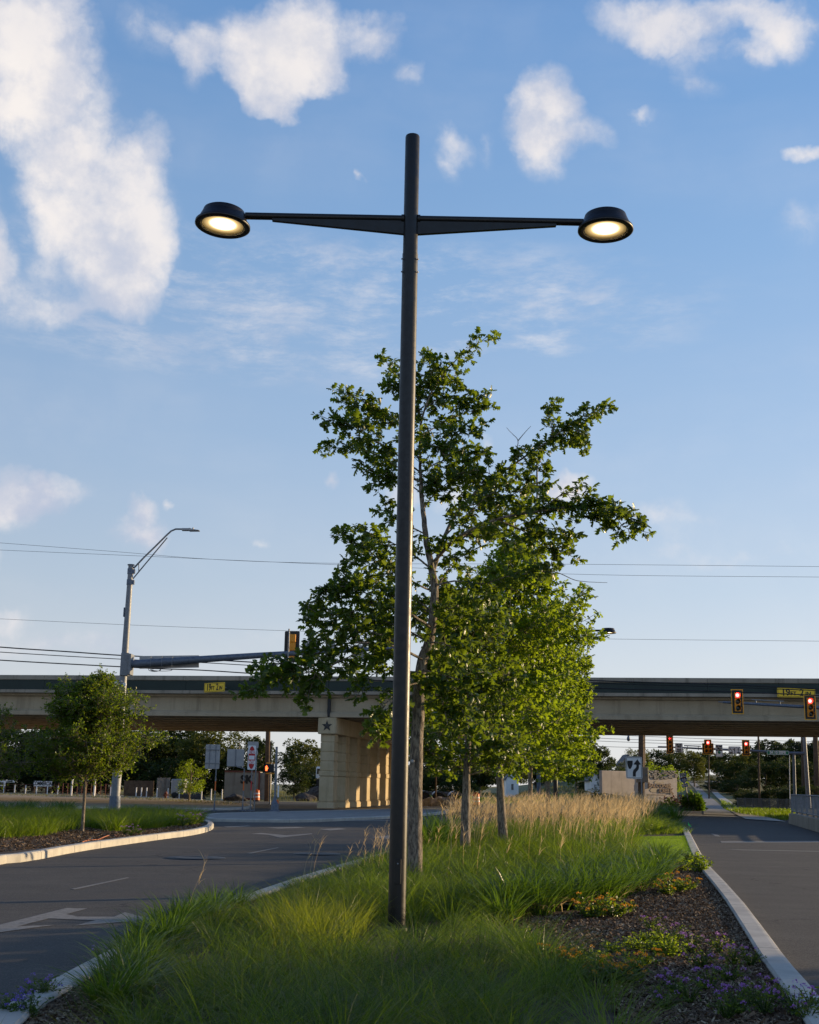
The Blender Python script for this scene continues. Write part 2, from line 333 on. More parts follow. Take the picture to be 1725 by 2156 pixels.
# ------------------------------------------------------------------ helpers: meshes
class MB:
    def __init__(s): s.v = []; s.f = []; s.sm = []
    def add(s, vs, fs, smooth=False):
        o = len(s.v); s.v += [tuple(x) for x in vs]
        s.f += [tuple(o+i for i in f) for f in fs]; s.sm += [smooth]*len(fs); return s
    def box(s, c, sz, rot=None, b=0.0):
        x, y, z = (k/2 for k in sz); mt = rot.to_matrix() if hasattr(rot, 'to_matrix') else (rot or Matrix.Identity(3)); c = V0(c)
        if b <= 0:
            vs = [V0((i, j, k)) for i in (-x, x) for j in (-y, y) for k in (-z, z)]
            fs = [(0, 1, 3, 2), (4, 6, 7, 5), (0, 4, 5, 1), (2, 3, 7, 6), (0, 2, 6, 4), (1, 5, 7, 3)]
        else:
            bm_vs = []
            for k in (-1, 1):
                pass
            vs = []
            # bevelled box: three nested rectangles per axis end
            X, Y, Z = x-b, y-b, z-b
            ids = {}
            for i in (-1, 1):
                for j in (-1, 1):
                    for k in (-1, 1):
                        ids[(i, j, k, 0)] = len(vs); vs.append(V0((i*x, j*Y, k*Z)))
                        ids[(i, j, k, 1)] = len(vs); vs.append(V0((i*X, j*y, k*Z)))
                        ids[(i, j, k, 2)] = len(vs); vs.append(V0((i*X, j*Y, k*z)))
            fs = []
            def q(*a): fs.append(tuple(ids[t] for t in a))
            for i in (-1, 1):
                a = [(i, -1, -1, 0), (i, 1, -1, 0), (i, 1, 1, 0), (i, -1, 1, 0)]; q(*(a if i > 0 else a[::-1]))
                a = [(-1, i, -1, 1), (-1, i, 1, 1), (1, i, 1, 1), (1, i, -1, 1)]; q(*(a if i > 0 else a[::-1]))
                a = [(-1, -1, i, 2), (1, -1, i, 2), (1, 1, i, 2), (-1, 1, i, 2)]; q(*(a if i > 0 else a[::-1]))
            for i in (-1, 1):
                for j in (-1, 1):
                    q((i, j, -1, 0), (i, j, 1, 0), (i, j, 1, 1), (i, j, -1, 1))
                    q((i, -1, j, 0), (i, 1, j, 0), (i, 1, j, 2), (i, -1, j, 2))
                    q((-1, i, j, 1), (1, i, j, 1), (1, i, j, 2), (-1, i, j, 2))
                    for k in (-1, 1): q((i, j, k, 0), (i, j, k, 1), (i, j, k, 2))
        return s.add([c + mt @ p for p in vs], fs)
    def tube(s, pts, rad, n=10, caps=True):
        pts = [V0(p) for p in pts]
        if isinstance(rad, (int, float)): rad = [rad]*len(pts)
        vs = []; u = None
        for i, p in enumerate(pts):
            d = (pts[min(i+1, len(pts)-1)] - pts[max(i-1, 0)]).normalized()
            if u is None:
                u = d.cross(V0((0, 0, 1)));
                if u.length < 1e-3: u = d.cross(V0((1, 0, 0)))
            u = (u - d*u.dot(d)).normalized(); w = d.cross(u)
            for k in range(n):
                a = 2*math.pi*k/n; vs.append(p + (u*math.cos(a) + w*math.sin(a))*rad[i])
        fs = [(i*n+k, i*n+(k+1) % n, (i+1)*n+(k+1) % n, (i+1)*n+k) for i in range(len(pts)-1) for k in range(n)]
        s.add(vs, fs, True)
        if caps:
            s.add([vs[k] for k in range(n)], [tuple(range(n))[::-1]]); s.add([vs[-n+k] for k in range(n)], [tuple(range(n))])
        return s
    def lathe(s, prof, c=(0, 0, 0), n=24, axis='Z', smooth=True):
        c = V0(c); vs = []
        for r, z in prof:
            for k in range(n):
                a = 2*math.pi*k/n; x, y = r*math.cos(a), r*math.sin(a)
                vs.append(c + (V0((x, y, z)) if axis == 'Z' else V0((x, z, y))))
        fs = [(i*n+k, i*n+(k+1) % n, (i+1)*n+(k+1) % n, (i+1)*n+k) for i in range(len(prof)-1) for k in range(n)]
        if axis != 'Z': fs = [f[::-1] for f in fs]
        return s.add(vs, fs, smooth)
    def prism(s, poly, d0, d1, f):
        """poly: 2-D outline; f(a, b, d) -> 3-D point; side walls from d0 to d1"""
        n = len(poly)
        s.add([f(a, b, d0) for a, b in poly] + [f(a, b, d1) for a, b in poly],
              [tuple(range(n))[::-1], tuple(range(n, 2*n))] + [(i, (i+1) % n, n+(i+1) % n, n+i) for i in range(n)])
        return s
    def build(s, name, mat, parent=None, loc=None):
        me = bpy.data.meshes.new(name); me.from_pydata(s.v, [], s.f)
        me.polygons.foreach_set('use_smooth', s.sm)
        mt = M[mat] if isinstance(mat, str) else mat
        me.materials.append(mt); me.update()
        o = bpy.data.objects.new(name, me); COL.objects.link(o)
        if parent: o.parent = parent
        if loc is not None: o.location = loc
        return o
def npmesh(name, verts, faces, mat, parent=None, nper=None):
    """verts (n,3) float, faces (m,k) int"""
    me = bpy.data.meshes.new(name); k = faces.shape[1]; m_ = faces.shape[0]
    me.vertices.add(len(verts)); me.vertices.foreach_set('co', np.ascontiguousarray(verts, dtype=np.float32).ravel())
    me.loops.add(m_*k); me.loops.foreach_set('vertex_index', np.ascontiguousarray(faces, dtype=np.int32).ravel())
    me.polygons.add(m_); me.polygons.foreach_set('loop_start', np.arange(0, m_*k, k, dtype=np.int32))
    me.update(calc_edges=True); me.materials.append(M[mat] if isinstance(mat, str) else mat)
    o = bpy.data.objects.new(name, me); COL.objects.link(o)
    if parent: o.parent = parent
    return o
def tag(o, label=None, cat=None, group=None, kind=None):
    if label: o['label'] = label
    if cat: o['category'] = cat
    if group: o['group'] = group
    if kind: o['kind'] = kind
    return o
def thing(name, label, cat, loc=(0, 0, 0), rz=0.0, group=None):
    o = bpy.data.objects.new(name, None); COL.objects.link(o); o.location = loc; o.rotation_euler = (0, 0, rz)
    o.empty_display_size = 0.2
    return tag(o, label, cat, group)
def copy_tree(o, parent=None, depth=0):
    c = o.copy(); COL.objects.link(c); c.parent = parent
    for ch in list(o.children): copy_tree(ch, c, depth+1)
    return c
def dup(o, loc, rz=0.0, label=None, group=None, scale=1.0):
    c = copy_tree(o); c.location = loc; c.rotation_euler = (0, 0, rz); c.scale = (scale,)*3
    if label: c['label'] = label
    if group: c['group'] = group
    return c
def text(name, body, size, mat, parent, loc, rot=(R(90), 0, 0), xs=1.0, align='CENTER', ext=0.004, bold=0.0):
    cu = bpy.data.curves.new(name, 'FONT'); cu.body = body; cu.size = size; cu.align_x = align; cu.align_y = 'CENTER'
    cu.extrude = ext; cu.offset = bold; cu.resolution_u = 3
    o = bpy.data.objects.new(name, cu); COL.objects.link(o)
    bpy.context.view_layer.update()
    me = bpy.data.meshes.new_from_object(o.evaluated_get(bpy.context.evaluated_depsgraph_get()))
    bpy.data.objects.remove(o); me.name = name; me.materials.clear(); me.materials.append(M[mat])
    q = bpy.data.objects.new(name, me); COL.objects.link(q); q.parent = parent; q.location = loc; q.rotation_euler = rot; q.scale = (xs, 1, 1)
    return q
def inpoly(P, poly):
    x, y = P[:, 0], P[:, 1]; ins = np.zeros(len(P), bool); n = len(poly); j = n-1
    for i in range(n):
        xi, yi = poly[i][0], poly[i][1]; xj, yj = poly[j][0], poly[j][1]
        c = ((yi > y) != (yj > y)) & (x < (xj-xi)*(y-yi)/(yj-yi+1e-12)+xi); ins ^= c; j = i
    return ins
def scatter(poly, n):
    poly = np.array([(p[0], p[1]) for p in poly]); lo, hi = poly.min(0), poly.max(0)
    out = []
    tot = 0
    while tot < n:
        P = rng.uniform(lo, hi, (n*3, 2)); P = P[inpoly(P, poly)]; out.append(P); tot += len(P)
        if len(P) == 0: break
    return np.concatenate(out)[:n]
def scatter_spaced(poly, n, dmin):
    P = scatter(poly, n); keep = []
    for p in P:
        if all((p[0]-q[0])**2+(p[1]-q[1])**2 > dmin*dmin for q in keep): keep.append(p)
    return np.array(keep)
def polysheet(poly, z=None, dz=0.0):
    """flat (or terrain following) filled polygon as MB"""
    mb = MB(); mb.add([(p[0], p[1], (gz(p[0], p[1])+dz) if z is None else z) for p in poly], [tuple(range(len(poly)))]); return mb
def area2(poly):
    return sum(poly[i][0]*poly[(i+1) % len(poly)][1]-poly[(i+1) % len(poly)][0]*poly[i][1] for i in range(len(poly)))/2
def ccw(poly): return poly if area2(poly) > 0 else poly[::-1]
def smooth_line(pts, it=2, closed=False):
    pts = [V0((p[0], p[1])) for p in pts]
    for _ in range(it):
        q = [] if closed else [pts[0]]
        rng_ = range(len(pts) if closed else len(pts)-1)
        for i in rng_:
            a, b = pts[i], pts[(i+1) % len(pts)]; q += [a*0.75+b*0.25, a*0.25+b*0.75]
        if not closed: q.append(pts[-1])
        pts = q
    return pts
def kerb_mb(line, w=0.24, h=0.15, seg=1.9, gap=0.022, inner=-0.12, z0=0.0, zf=None):
    """line: outer (road side) edge, bed lies to the LEFT of the direction of travel"""
    L = [V0((p[0], p[1])) for p in line]; mb = MB(); gr = MB()
    # resample
    P = [L[0]]; acc = 0
    for i in range(len(L)-1):
        d = (L[i+1]-L[i]).length; k = max(1, int(d/0.6))
        for j in range(1, k+1): P.append(L[i].lerp(L[i+1], j/k))
    run = 0.0; start = True; prof0 = None
    def prof(p, d):
        nrm = V0((-d.y, d.x)); z_ = zf(p.x, p.y) if zf else z0
        o = [(0.0, z_-0.05), (0.012, z_+h-0.03), (0.035, z_+h-0.003), (0.07, z_+h), (w-0.02, z_+h), (w, z_+h-0.02), (w, z_+inner)]
        return [V0((p.x+nrm.x*a, p.y+nrm.y*a, b)) for a, b in o]
    n = 7
    def strip(pa, pb, caps):
        vs = pa+pb; fs = [(i, n+i, n+i+1, i+1) for i in range(n-1)]
        mb.add(vs, fs)
        if caps & 1: mb.add(pa, [tuple(range(n))])
        if caps & 2: mb.add(pb, [tuple(range(n))[::-1]])
    D = []
    for i in range(len(P)):
        D.append((P[min(i+1, len(P)-1)]-P[max(0, i-1)]).normalized())
    for i in range(len(P)-1):
        a, b = P[i], P[i+1]; l = (b-a).length; cap = 0; pb = b; db = D[i+1]; pa = a; da = D[i]
        if start: cap |= 1; start = False; pa = a+(b-a).normalized()*gap/2
        run += l
        if run >= seg or i == len(P)-2: cap |= 2; pb = b-(b-a).normalized()*gap/2; run = 0; start = True
        strip(prof(pa, da), prof(pb, db), cap)
        # joint filler slightly below the surface
        ga = [v-V0((0, 0, 0.015)) for v in prof(a, da)]; gb = [v-V0((0, 0, 0.015)) for v in prof(b, db)]
        nrm = V0((-da.y, da.x, 0))
        ga[0] += nrm*0.015; gb[0] += nrm*0.015; ga[1] += nrm*0.012; gb[1] += nrm*0.012
        gr.add(ga+gb, [(k, n+k, n+k+1, k+1) for k in range(n-1)])
    return mb, gr

# ------------------------------------------------------------------ ground, roads, islands
def terrain():
    xs = [-900, -400, -200, -120, -80, -60, -40, -20, -10, 0, 5]+list(range(8, 60, 3))+[70, 90, 120, 200, 400, 900]
    ys = [-60, 0, 40, 80, 100]+list(range(104, 236, 6))+[260, 320, 500, 900, 2500]
    nx, ny = len(xs), len(ys); mb = MB()
    mb.add([(x, y, gz(x, y)) for y in ys for x in xs], [(j*nx+i, j*nx+i+1, (j+1)*nx+i+1, (j+1)*nx+i) for j in range(ny-1) for i in range(nx-1)], True)
    return tag(mb.build('ground', 'ground'), kind='structure')
terrain()
def structure(mb, name, mat): return tag(mb.build(name, mat), kind='structure')
structure(polysheet([(-120, -30), (70, -30), (70, 104), (16, 104), (0, 108), (-30, 113), (-120, 122)], 0.006), 'road', 'asphalt')

# outlines taken at kerb-top height
KZ = 0.15
med_left_px = [(-60, 2165), (0, 2114), (100, 2062), (245, 1987), (335, 1946), (400, 1922), (520, 1880), (660, 1834), (815, 1791), (880, 1772), (960, 1753), (1050, 1740), (1180, 1729), (1330, 1721)]
med_right_px = [(1725, 2084), (1662, 2016), (1612, 1951), (1557, 1882), (1487, 1812), (1457.5, 1758), (1447, 1740)]
ML = [HZ(x, y, KZ) for x, y in med_left_px]; MR = [HZ(x, y, KZ) for x, y in med_right_px]
d = (MR[0]-MR[3]).normalized(); MR = [MR[0]+d*12] + MR
d = (ML[0]-ML[3]).normalized(); ML = [ML[0]+d*10] + ML
noseR = [HZ(x, y, KZ) for x, y in [(1425, 1733), (1409, 1728), (1400, 1721)]]
med_outline = [*MR, *noseR, HZ(1390, 1719, KZ), *ML[::-1]]     # travel: right side away, nose, left side back: bed on the left
mo = smooth_line([(p.x, p.y) for p in med_outline], 1)
kb, gr = kerb_mb(mo, 0.24)
structure(kb, 'median_kerb', 'kerb'); structure(gr, 'median_kerb_joints', 'groove')
def inset(line, dd):
    out = []
    for i, p in enumerate(line):
        d = (V0(line[min(i+1, len(line)-1)])-V0(line[max(i-1, 0)])).normalized(); out.append(V0((p[0]-d.y*dd, p[1]+d.x*dd)))
    return out
bedpoly = inset(mo, 0.2)
structure(polysheet(bedpoly, 0.085), 'median_bed', 'mulch')
def hz(pts, z=0.1): return [HZ(x, y, z) for x, y in pts]
mulch_poly = hz([(1045, 1951), (1143, 1926), (1213, 1921), (1293, 1901), (1387, 1862), (1407, 1822), (1470, 1816), (1502, 1856), (1547, 1932), (1582, 1986), (1642, 2061), (1702, 2126), (1725, 2160), (1725, 2260), (1330, 2260), (1290, 2100), (1240, 2062), (1163, 2031), (1073, 1985)])
lawn_poly = hz([(1330, 1764), (1452, 1762), (1476, 1816), (1399, 1816), (1360, 1800)])
structure(polysheet(ccw([(p.x, p.y) for p in lawn_poly]), 0.12), 'lawn', 'turf')

# left island
isl_front = [(-900, 1960), (-300, 1868), (0, 1803), (60, 1799), (163, 1780), (275, 1765), (350, 1755.5), (400, 1750), (432, 1744), (447, 1739), (452, 1733), (440, 1727), (415, 1722)]
isl_back = [(330, 1713), (200, 1706), (0, 1704), (-400, 1712), (-900, 1722)]
IF = [HZ(x, y, KZ) for x, y in isl_front+isl_back]
il = smooth_line([(p.x, p.y) for p in IF], 1)
kb, gr = kerb_mb(il, 0.22, 0.17)
structure(kb, 'island_kerb', 'kerb'); structure(gr, 'island_kerb_joints', 'groove')
island_in = inset(il, 0.2)
structure(polysheet(island_in, 0.11), 'island_bed', 'mulch')
p = hz([(-300, 1727), (150, 1721.5), (160, 1725), (-300, 1732)], 0.16)
structure(polysheet(ccw([(q.x, q.y) for q in p]), 0.16), 'path', 'walk')

# concrete refuge round the pier, dirt island, corner beds
def raised(pts, z, h, name, mat, kmat='kerb', w=0.3):
    P = [HZ(x, y, z) for x, y in pts]; P = ccw([(q.x, q.y) for q in P]); L = smooth_line(P, 1, True); L.append(L[0])
    kb, gr = kerb_mb(L, w, h, 3.0); structure(kb, name+'_kerb', kmat)
    I = inset(L, w*0.8)[:-1]; structure(polysheet(I, h-0.01), name, mat); return I
raised([(417, 1713), (560, 1709), (700, 1706), (850, 1702), (949, 1703), (946, 1709), (870, 1715), (800, 1719.5), (730, 1722), (640, 1725.5), (520, 1724.5), (425, 1723)], 0.14, 0.14, 'refuge', 'walk')
dirt_in = raised([(-500, 1659), (0, 1666), (200, 1671), (400, 1683), (515, 1690), (538, 1696), (515, 1701), (400, 1702), (200, 1699), (0, 1696), (-500, 1690)], 0.14, 0.14, 'dirt_verge', 'dirt')
corner_in = raised([(1215, 1706), (1392, 1707), (1392, 1699), (1378, 1690), (1215, 1688)], 0.14, 0.14, 'corner_bed', 'mulch')
# grass verge past the intersection, mound
def sheet(pts, name, mat, dz):
    P = [G(x, y, dz) for x, y in pts]; P = ccw([(q.x, q.y) for q in P]); return structure(polysheet(P, None, dz), name, mat)
sheet([(0, 1687.5), (400, 1690), (670, 1691.5), (700, 1691.8), (700, 1693.6), (400, 1692.6)], 'verge_kerb', 'kerb', 0.10) if False else None
# driveway climbing the hill on the right
def strip_follow(left, right, name, mat, dz, n=24):
    A = [G(x, y, dz) for x, y in left]; B = [G(x, y, dz) for x, y in right]
    def res(L, n):
        out = []
        for i in range(n+1):
            f = i/n*(len(L)-1); k = min(int(f), len(L)-2); q = L[k].lerp(L[k+1], f-k); out.append(q)
        return out
    A = res(A, n); B = res(B, n); mb = MB(); K = 4; vs = []
    for a, b in zip(A, B):
        for k in range(K+1):
            q = a.lerp(b, k/K); vs.append((q.x, q.y, gz(q.x, q.y)+dz))
    mb.add(vs, [(i*(K+1)+k, (i+1)*(K+1)+k, (i+1)*(K+1)+k+1, i*(K+1)+k+1) for i in range(n) for k in range(K)], True)
    return structure(mb, name, mat)
def zx(x, y): return (2350/1.9+x/1.861/1.9, 2650/1.9+y/1.861/1.9)     # measured in an enlarged crop of the right side
strip_follow([zx(868, 1130), zx(865, 1100), zx(840, 1000), zx(800, 940), zx(755, 893), zx(752, 884)], [zx(1110, 1138), zx(1060, 1105), zx(965, 1040), zx(890, 980), zx(815, 900), zx(800, 884)], 'hill_road', 'walk', 0.03)
strip_follow([zx(1180, 1165), zx(1105, 1130), zx(1030, 1060), zx(960, 1000), zx(905, 940), zx(872, 912)], [zx(1480, 1185), zx(1240, 1128), zx(1120, 1070), zx(1000, 990), zx(945, 940), zx(900, 912)], 'pavement', 'kerb', 0.05)
sheet([zx(770, 884), zx(1000, 882), zx(1000, 892), zx(780, 895)], 'cross_road', 'walk', 0.06)
# road paint
def mark(pts, name='road_marking'):
    P = ccw([(q.x, q.y) for q in [HZ(x, y, 0.012) for x, y in pts]]); return structure(polysheet(P, 0.012), name, 'paint')
def zz(L): return [(x*.5003, 1736.8+y*.5003) for x, y in L]
mark(zz([(-90, 440), (0, 420), (280, 350), (368, 352), (278, 376), (330, 386), (480, 387), (525, 368), (648, 399), (315, 424), (400, 402), (330, 399), (205, 394), (75, 427), (231, 421), (0, 452), (-110, 468)]))
mark(zz([(298, 270), (535, 221), (545, 223), (318, 272)]))
mark(zz([(1038, 120), (1168, 95), (1175, 97), (1056, 121)]))
mark(zz([(1055, 38), (1100, 34), (1205, 44), (1312, 36), (1318, 39), (1180, 54), (1130, 42)]))
mark(zz([(1120, 12), (1250, 9), (1290, 13), (1170, 16)]))
mark(zz([(1340, 18), (1430, 14), (1460, 18), (1390, 24)]))
mark(zz([(1560, 52), (1640, 44), (1760, 46), (1640, 60)]))
mark(zz([(940, 8), (1040, 3), (1060, 6), (960, 11)]))
def rr(L): return [(863.2+x*.4994, 1736.8+y*.4994) for x, y in L]
mark(rr([(1310, 69), (1725, 68), (1900, 70), (1900, 74), (1315, 76)]))
mark(rr([(1335, 103), (1725, 111), (1900, 114), (1900, 117), (1400, 107)]))
mark(rr([(1270, 36), (1300, 42), (1310, 50), (1288, 48)]))
mark([(560, 1727), (830, 1727), (830, 1728.5), (560, 1729)]); mark([(1400, 1713), (1640, 1722), (1640, 1724), (1400, 1714.5)])
def manhole(px, py, r):
    c = HZ(px, py, 0.01); mb = MB(); mb.lathe([(0.001, 0.012), (r*0.55, 0.012), (r*0.56, 0.016), (r*0.8, 0.016), (r*0.81, 0.01), (r, 0.012), (r*1.02, 0.0)], (0, 0, 0), 28)
    o = mb.build('manhole_cover', 'black', None, c); return o
tag(manhole(413, 1807, .62), 'dark round manhole cover in the left road, nearer the arrow', 'manhole cover', 'manhole covers in the left road')
tag(manhole(668, 1798.5, .55), 'dark round manhole cover beside the grassy median kerb', 'manhole cover', 'manhole covers in the left road')

# ------------------------------------------------------------------ overpass
B0 = HZ(0, 1504, 5.84); B1 = HZ(1725, 1519, 5.84)
bu = (B1-B0).normalized(); bv = V0((-bu.y, bu.x, 0)); bang = math.atan2(bu.y, bu.x)
def bpx(px):      # distance along the bridge where its front bottom edge crosses image column px
    d = ray(px, 1511); # intersect in plan
    # solve C + d t = B0 + bu s
    det = d.x*(-bu.y)+bu.x*d.y
    t = (B0.x*(-bu.y)+bu.x*B0.y)/det
    return (V0((d.x*t, d.y*t, 0))-V0((B0.x, B0.y, 0))).dot(bu)
sP = bpx(692)
bridge = thing('overpass', 'long concrete highway overpass with a dark green rail band crossing the whole view', 'bridge', (B0.x, B0.y, 0), bang)
WB = 23.0
brk = [sP-88, sP-43, sP, sP+44, sP+88]
def gprof(z0, zt, f=1):
    w1, w2, w3 = 0.36, 0.12, 0.33
    return [(-w1, z0), (w1, z0), (w1, z0+.22), (w2, z0+.40), (w2, zt-.22), (w3, zt-.14), (w3, zt), (-w3, zt), (-w3, zt-.14), (-w2, zt-.22), (-w2, z0+.40), (-w1, z0+.22)]
for i in range(9):
    y = 0.36+i*(WB-0.8)/8
    for k in range(4):
        mb = MB(); mb.prism(gprof(5.84, 7.265), brk[k]+0.09, brk[k+1]-0.09, lambda a, b, dd, y=y: V0((dd, y+a, b)))
        mb.build('girder', 'bconc', bridge)
MB().box(((brk[0]+brk[4])/2, WB/2, 7.37), (brk[4]-brk[0], WB+0.9, 0.2)).build('deck', 'bconc2', bridge)
# rails, cast in lengths
for side, y0 in ((-1, -0.43), (1, WB+0.43)):
    edges = sorted([bpx(92), bpx(391), sP, bpx(1336), bpx(1642)] + [bpx(92)-12*k for k in range(1, 7)] + [bpx(1642)+12*k for k in range(1, 7)] + [sP+12, sP+24])
    edges = [e for e in edges if brk[0] < e < brk[4]]; edges = [brk[0]]+edges+[brk[4]]
    for a, b in zip(edges[:-1], edges[1:]):
        if b-a < 0.5: continue
        yy = y0-side*(-0.02)
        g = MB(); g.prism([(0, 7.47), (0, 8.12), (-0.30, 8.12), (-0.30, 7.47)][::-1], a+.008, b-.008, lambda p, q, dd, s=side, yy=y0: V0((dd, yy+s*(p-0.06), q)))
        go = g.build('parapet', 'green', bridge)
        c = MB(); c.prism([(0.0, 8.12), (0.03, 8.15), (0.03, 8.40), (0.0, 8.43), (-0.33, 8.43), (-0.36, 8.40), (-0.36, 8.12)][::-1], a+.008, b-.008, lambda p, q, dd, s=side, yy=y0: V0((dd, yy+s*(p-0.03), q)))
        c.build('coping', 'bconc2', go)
MB().box(((brk[0]+brk[4])/2, WB/2, 7.49), (brk[4]-brk[0], WB-0.1, 0.05)).build('road_surface', 'asphalt', bridge)
# joint stains and filler at the pier
mj = MB(); mj.prism([(0.18, 5.9), (0.18, 7.2), (0.0, 7.2), (0.0, 5.9)], sP-.10, sP+.10, lambda a, b, dd: V0((dd, a+0.02, b)))
mj.build('joint_filler', 'black', bridge)

# piers: direction follows the cross road
def pier(label):
    root = thing('bridge_pier', label, 'bridge pier', group='piers carrying the overpass')
    n = 8; sp = 3.1
    mb = MB(); L = (n-1)*sp+1.4
    mb.box((0, L/2-0.72, 5.30), (1.22, L, 1.06), None, 0.04); cap = mb.build('cap_beam', 'column', root)
    pts = []
    for k in range(10):
        a = math.pi/2+k*math.pi/5; r = 0.37 if k % 2 == 0 else 0.155; pts.append((r*math.cos(a), 5.28+r*math.sin(a)))
    s = MB()
    for k in range(10):
        s.add([(pts[k][0], -0.735, pts[k][1]), (pts[(k+1) % 10][0], -0.735, pts[(k+1) % 10][1]), (0, -0.79, 5.28)], [(0, 1, 2)])
    s.build('star', 'star', cap)
    for i in range(n):
        mb = MB(); y = i*sp
        def ring(z0, z1, w): mb.box((0, y, (z0+z1)/2), (w, w+0.04, z1-z0), None, 0.025)
        ring(0.1, 0.45, 1.10); ring(0.45, 0.52, 1.02)
        ring(0.54, 2.10, 0.95); ring(2.12, 2.45, 1.03); 
        z = 2.47
        while z < 4.5:
            ring(z, min(z+0.57, 4.77), 0.92); z += 0.60
        mb.box((0, y, 2.45), (0.84, 0.88, 4.66))
        c = mb.build('column', 'column', root)
    return root
pdir = math.atan2(0.975, 0.20) - math.pi/2
pl = pier('tan concrete bridge pier with a dark star on its cap')
pp = B0 + bu*sP; base = V0((pp.x, pp.y, 0)) - bv*(-0.30)
pl.location = (base.x+0.02, base.y+0.45, 0); pl.rotation_euler = (0, 0, pdir)

# ------------------------------------------------------------------ street lamps
def rrect(w, h, r, n=4):
    pts = []
    for cx, cy, a0 in ((w/2-r, h/2-r, 0), (-w/2+r, h/2-r, 90), (-w/2+r, -h/2+r, 180), (w/2-r, -h/2+r, 270)):
        for k in range(n+1):
            a = R(a0+90*k/n); pts.append((cx+r*math.cos(a), cy+r*math.sin(a)))
    return pts
XZ = lambda a, b, d: V0((a, d, b))          # outline in x,z; depth along y
def plate(w, h, r, y0, y1, cx=0, cz=0):
    # front face (smaller y) must face -Y
    mb = MB(); P = rrect(w, h, r); mb.prism([(a+cx, b+cz) for a, b in P], y1, y0, XZ); return mb
def ledmat():
    mt, t, b = newmat('warm_led'); v = N(t, 'ShaderNodeTexCoord').outputs['Object']; ln = N(t, 'ShaderNodeVectorMath', operation='LENGTH'); link(t, v, ln.inputs[0])
    c = ramp(t, M_(t, 'DIVIDE', ln.outputs['Value'], 0.26), [(0.0, (1.0, .86, .62)), (.50, (1.0, .80, .50)), (.70, (.62, .42, .17)), (.90, (.20, .13, .045)), (1.0, (.10, .065, .02))])
    k = mrange(t, ln.outputs['Value'], 0.10, 0.19, 5.0, 1.15); link(t, c, b.inputs['Emission Color']); link(t, k, b.inputs['Emission Strength']); b.inputs['Base Color'].default_value = (.2, .16, .1, 1); b.inputs['Roughness'].default_value = .2
    return mt
M['led'] = ledmat()
M['refl'] = plain('lamp_reflector', (0.55, 0.47, 0.30), 0.35, var=0.05)
LB = HZ(835, 1962, 0.085); LD = LB.y
ztop = at(869, 287, LD).z; zt = at(862, 461, LD).z; zb = at(862, 494, LD).z
lamp = thing('street_lamp', 'large black double-headed street lamp lit warm white, nearest, rising from the grass', 'street lamp', LB, 0, 'black double-headed street lamps')
h = ztop-LB.z; zA = zt-LB.z
mb = MB(); zs = at(862, 535, LD).z-LB.z
mb.tube([(0, 0, -0.1), (0, 0, zs)], [0.094, 0.094], 40); mb.build('pole', 'bronze', lamp)
mb = MB(); mb.tube([(0, 0, zs-0.25), (0, 0, h-0.015), (0, 0, h)], [0.089, 0.0885, 0.084], 40); po = mb.build('pole_top', 'bronze', lamp)
mb = MB(); mb.tube([(0, 0, -0.02), (0, 0, 0.03), (0, 0, 0.06)], [0.125, 0.125, 0.10], 32); mb.build('base_cover', 'bronze', lamp)
mb = MB(); mb.box((0.0, -0.094, 0.62), (0.075, 0.012, 0.26), None, 0.004); hh = mb.build('hand_hole_cover', 'bronze', lamp)
mb = MB(); mb.lathe([(0.001, -0.008), (0.008, -0.006), (0.01, 0.0)], (0.0, -0.102, 0.70), 10, 'Y'); mb.build('screw', 'galv', hh)
for z in (at(862, 549, LD).z-LB.z, at(862, 576, LD).z-LB.z):
    for sx in (-1, 1):
        mb = MB(); a = R(-90+sx*62); r = 0.094
        p = V0((r*math.cos(a), r*math.sin(a), z)); q = V0((math.cos(a), math.sin(a), 0))
        mb.tube([p-q*0.01, p+q*0.012], 0.005, 8); mb.tube([p+q*0.012, p+q*0.022], 0.010, 8); mb.build('bolt', 'galv', lamp)
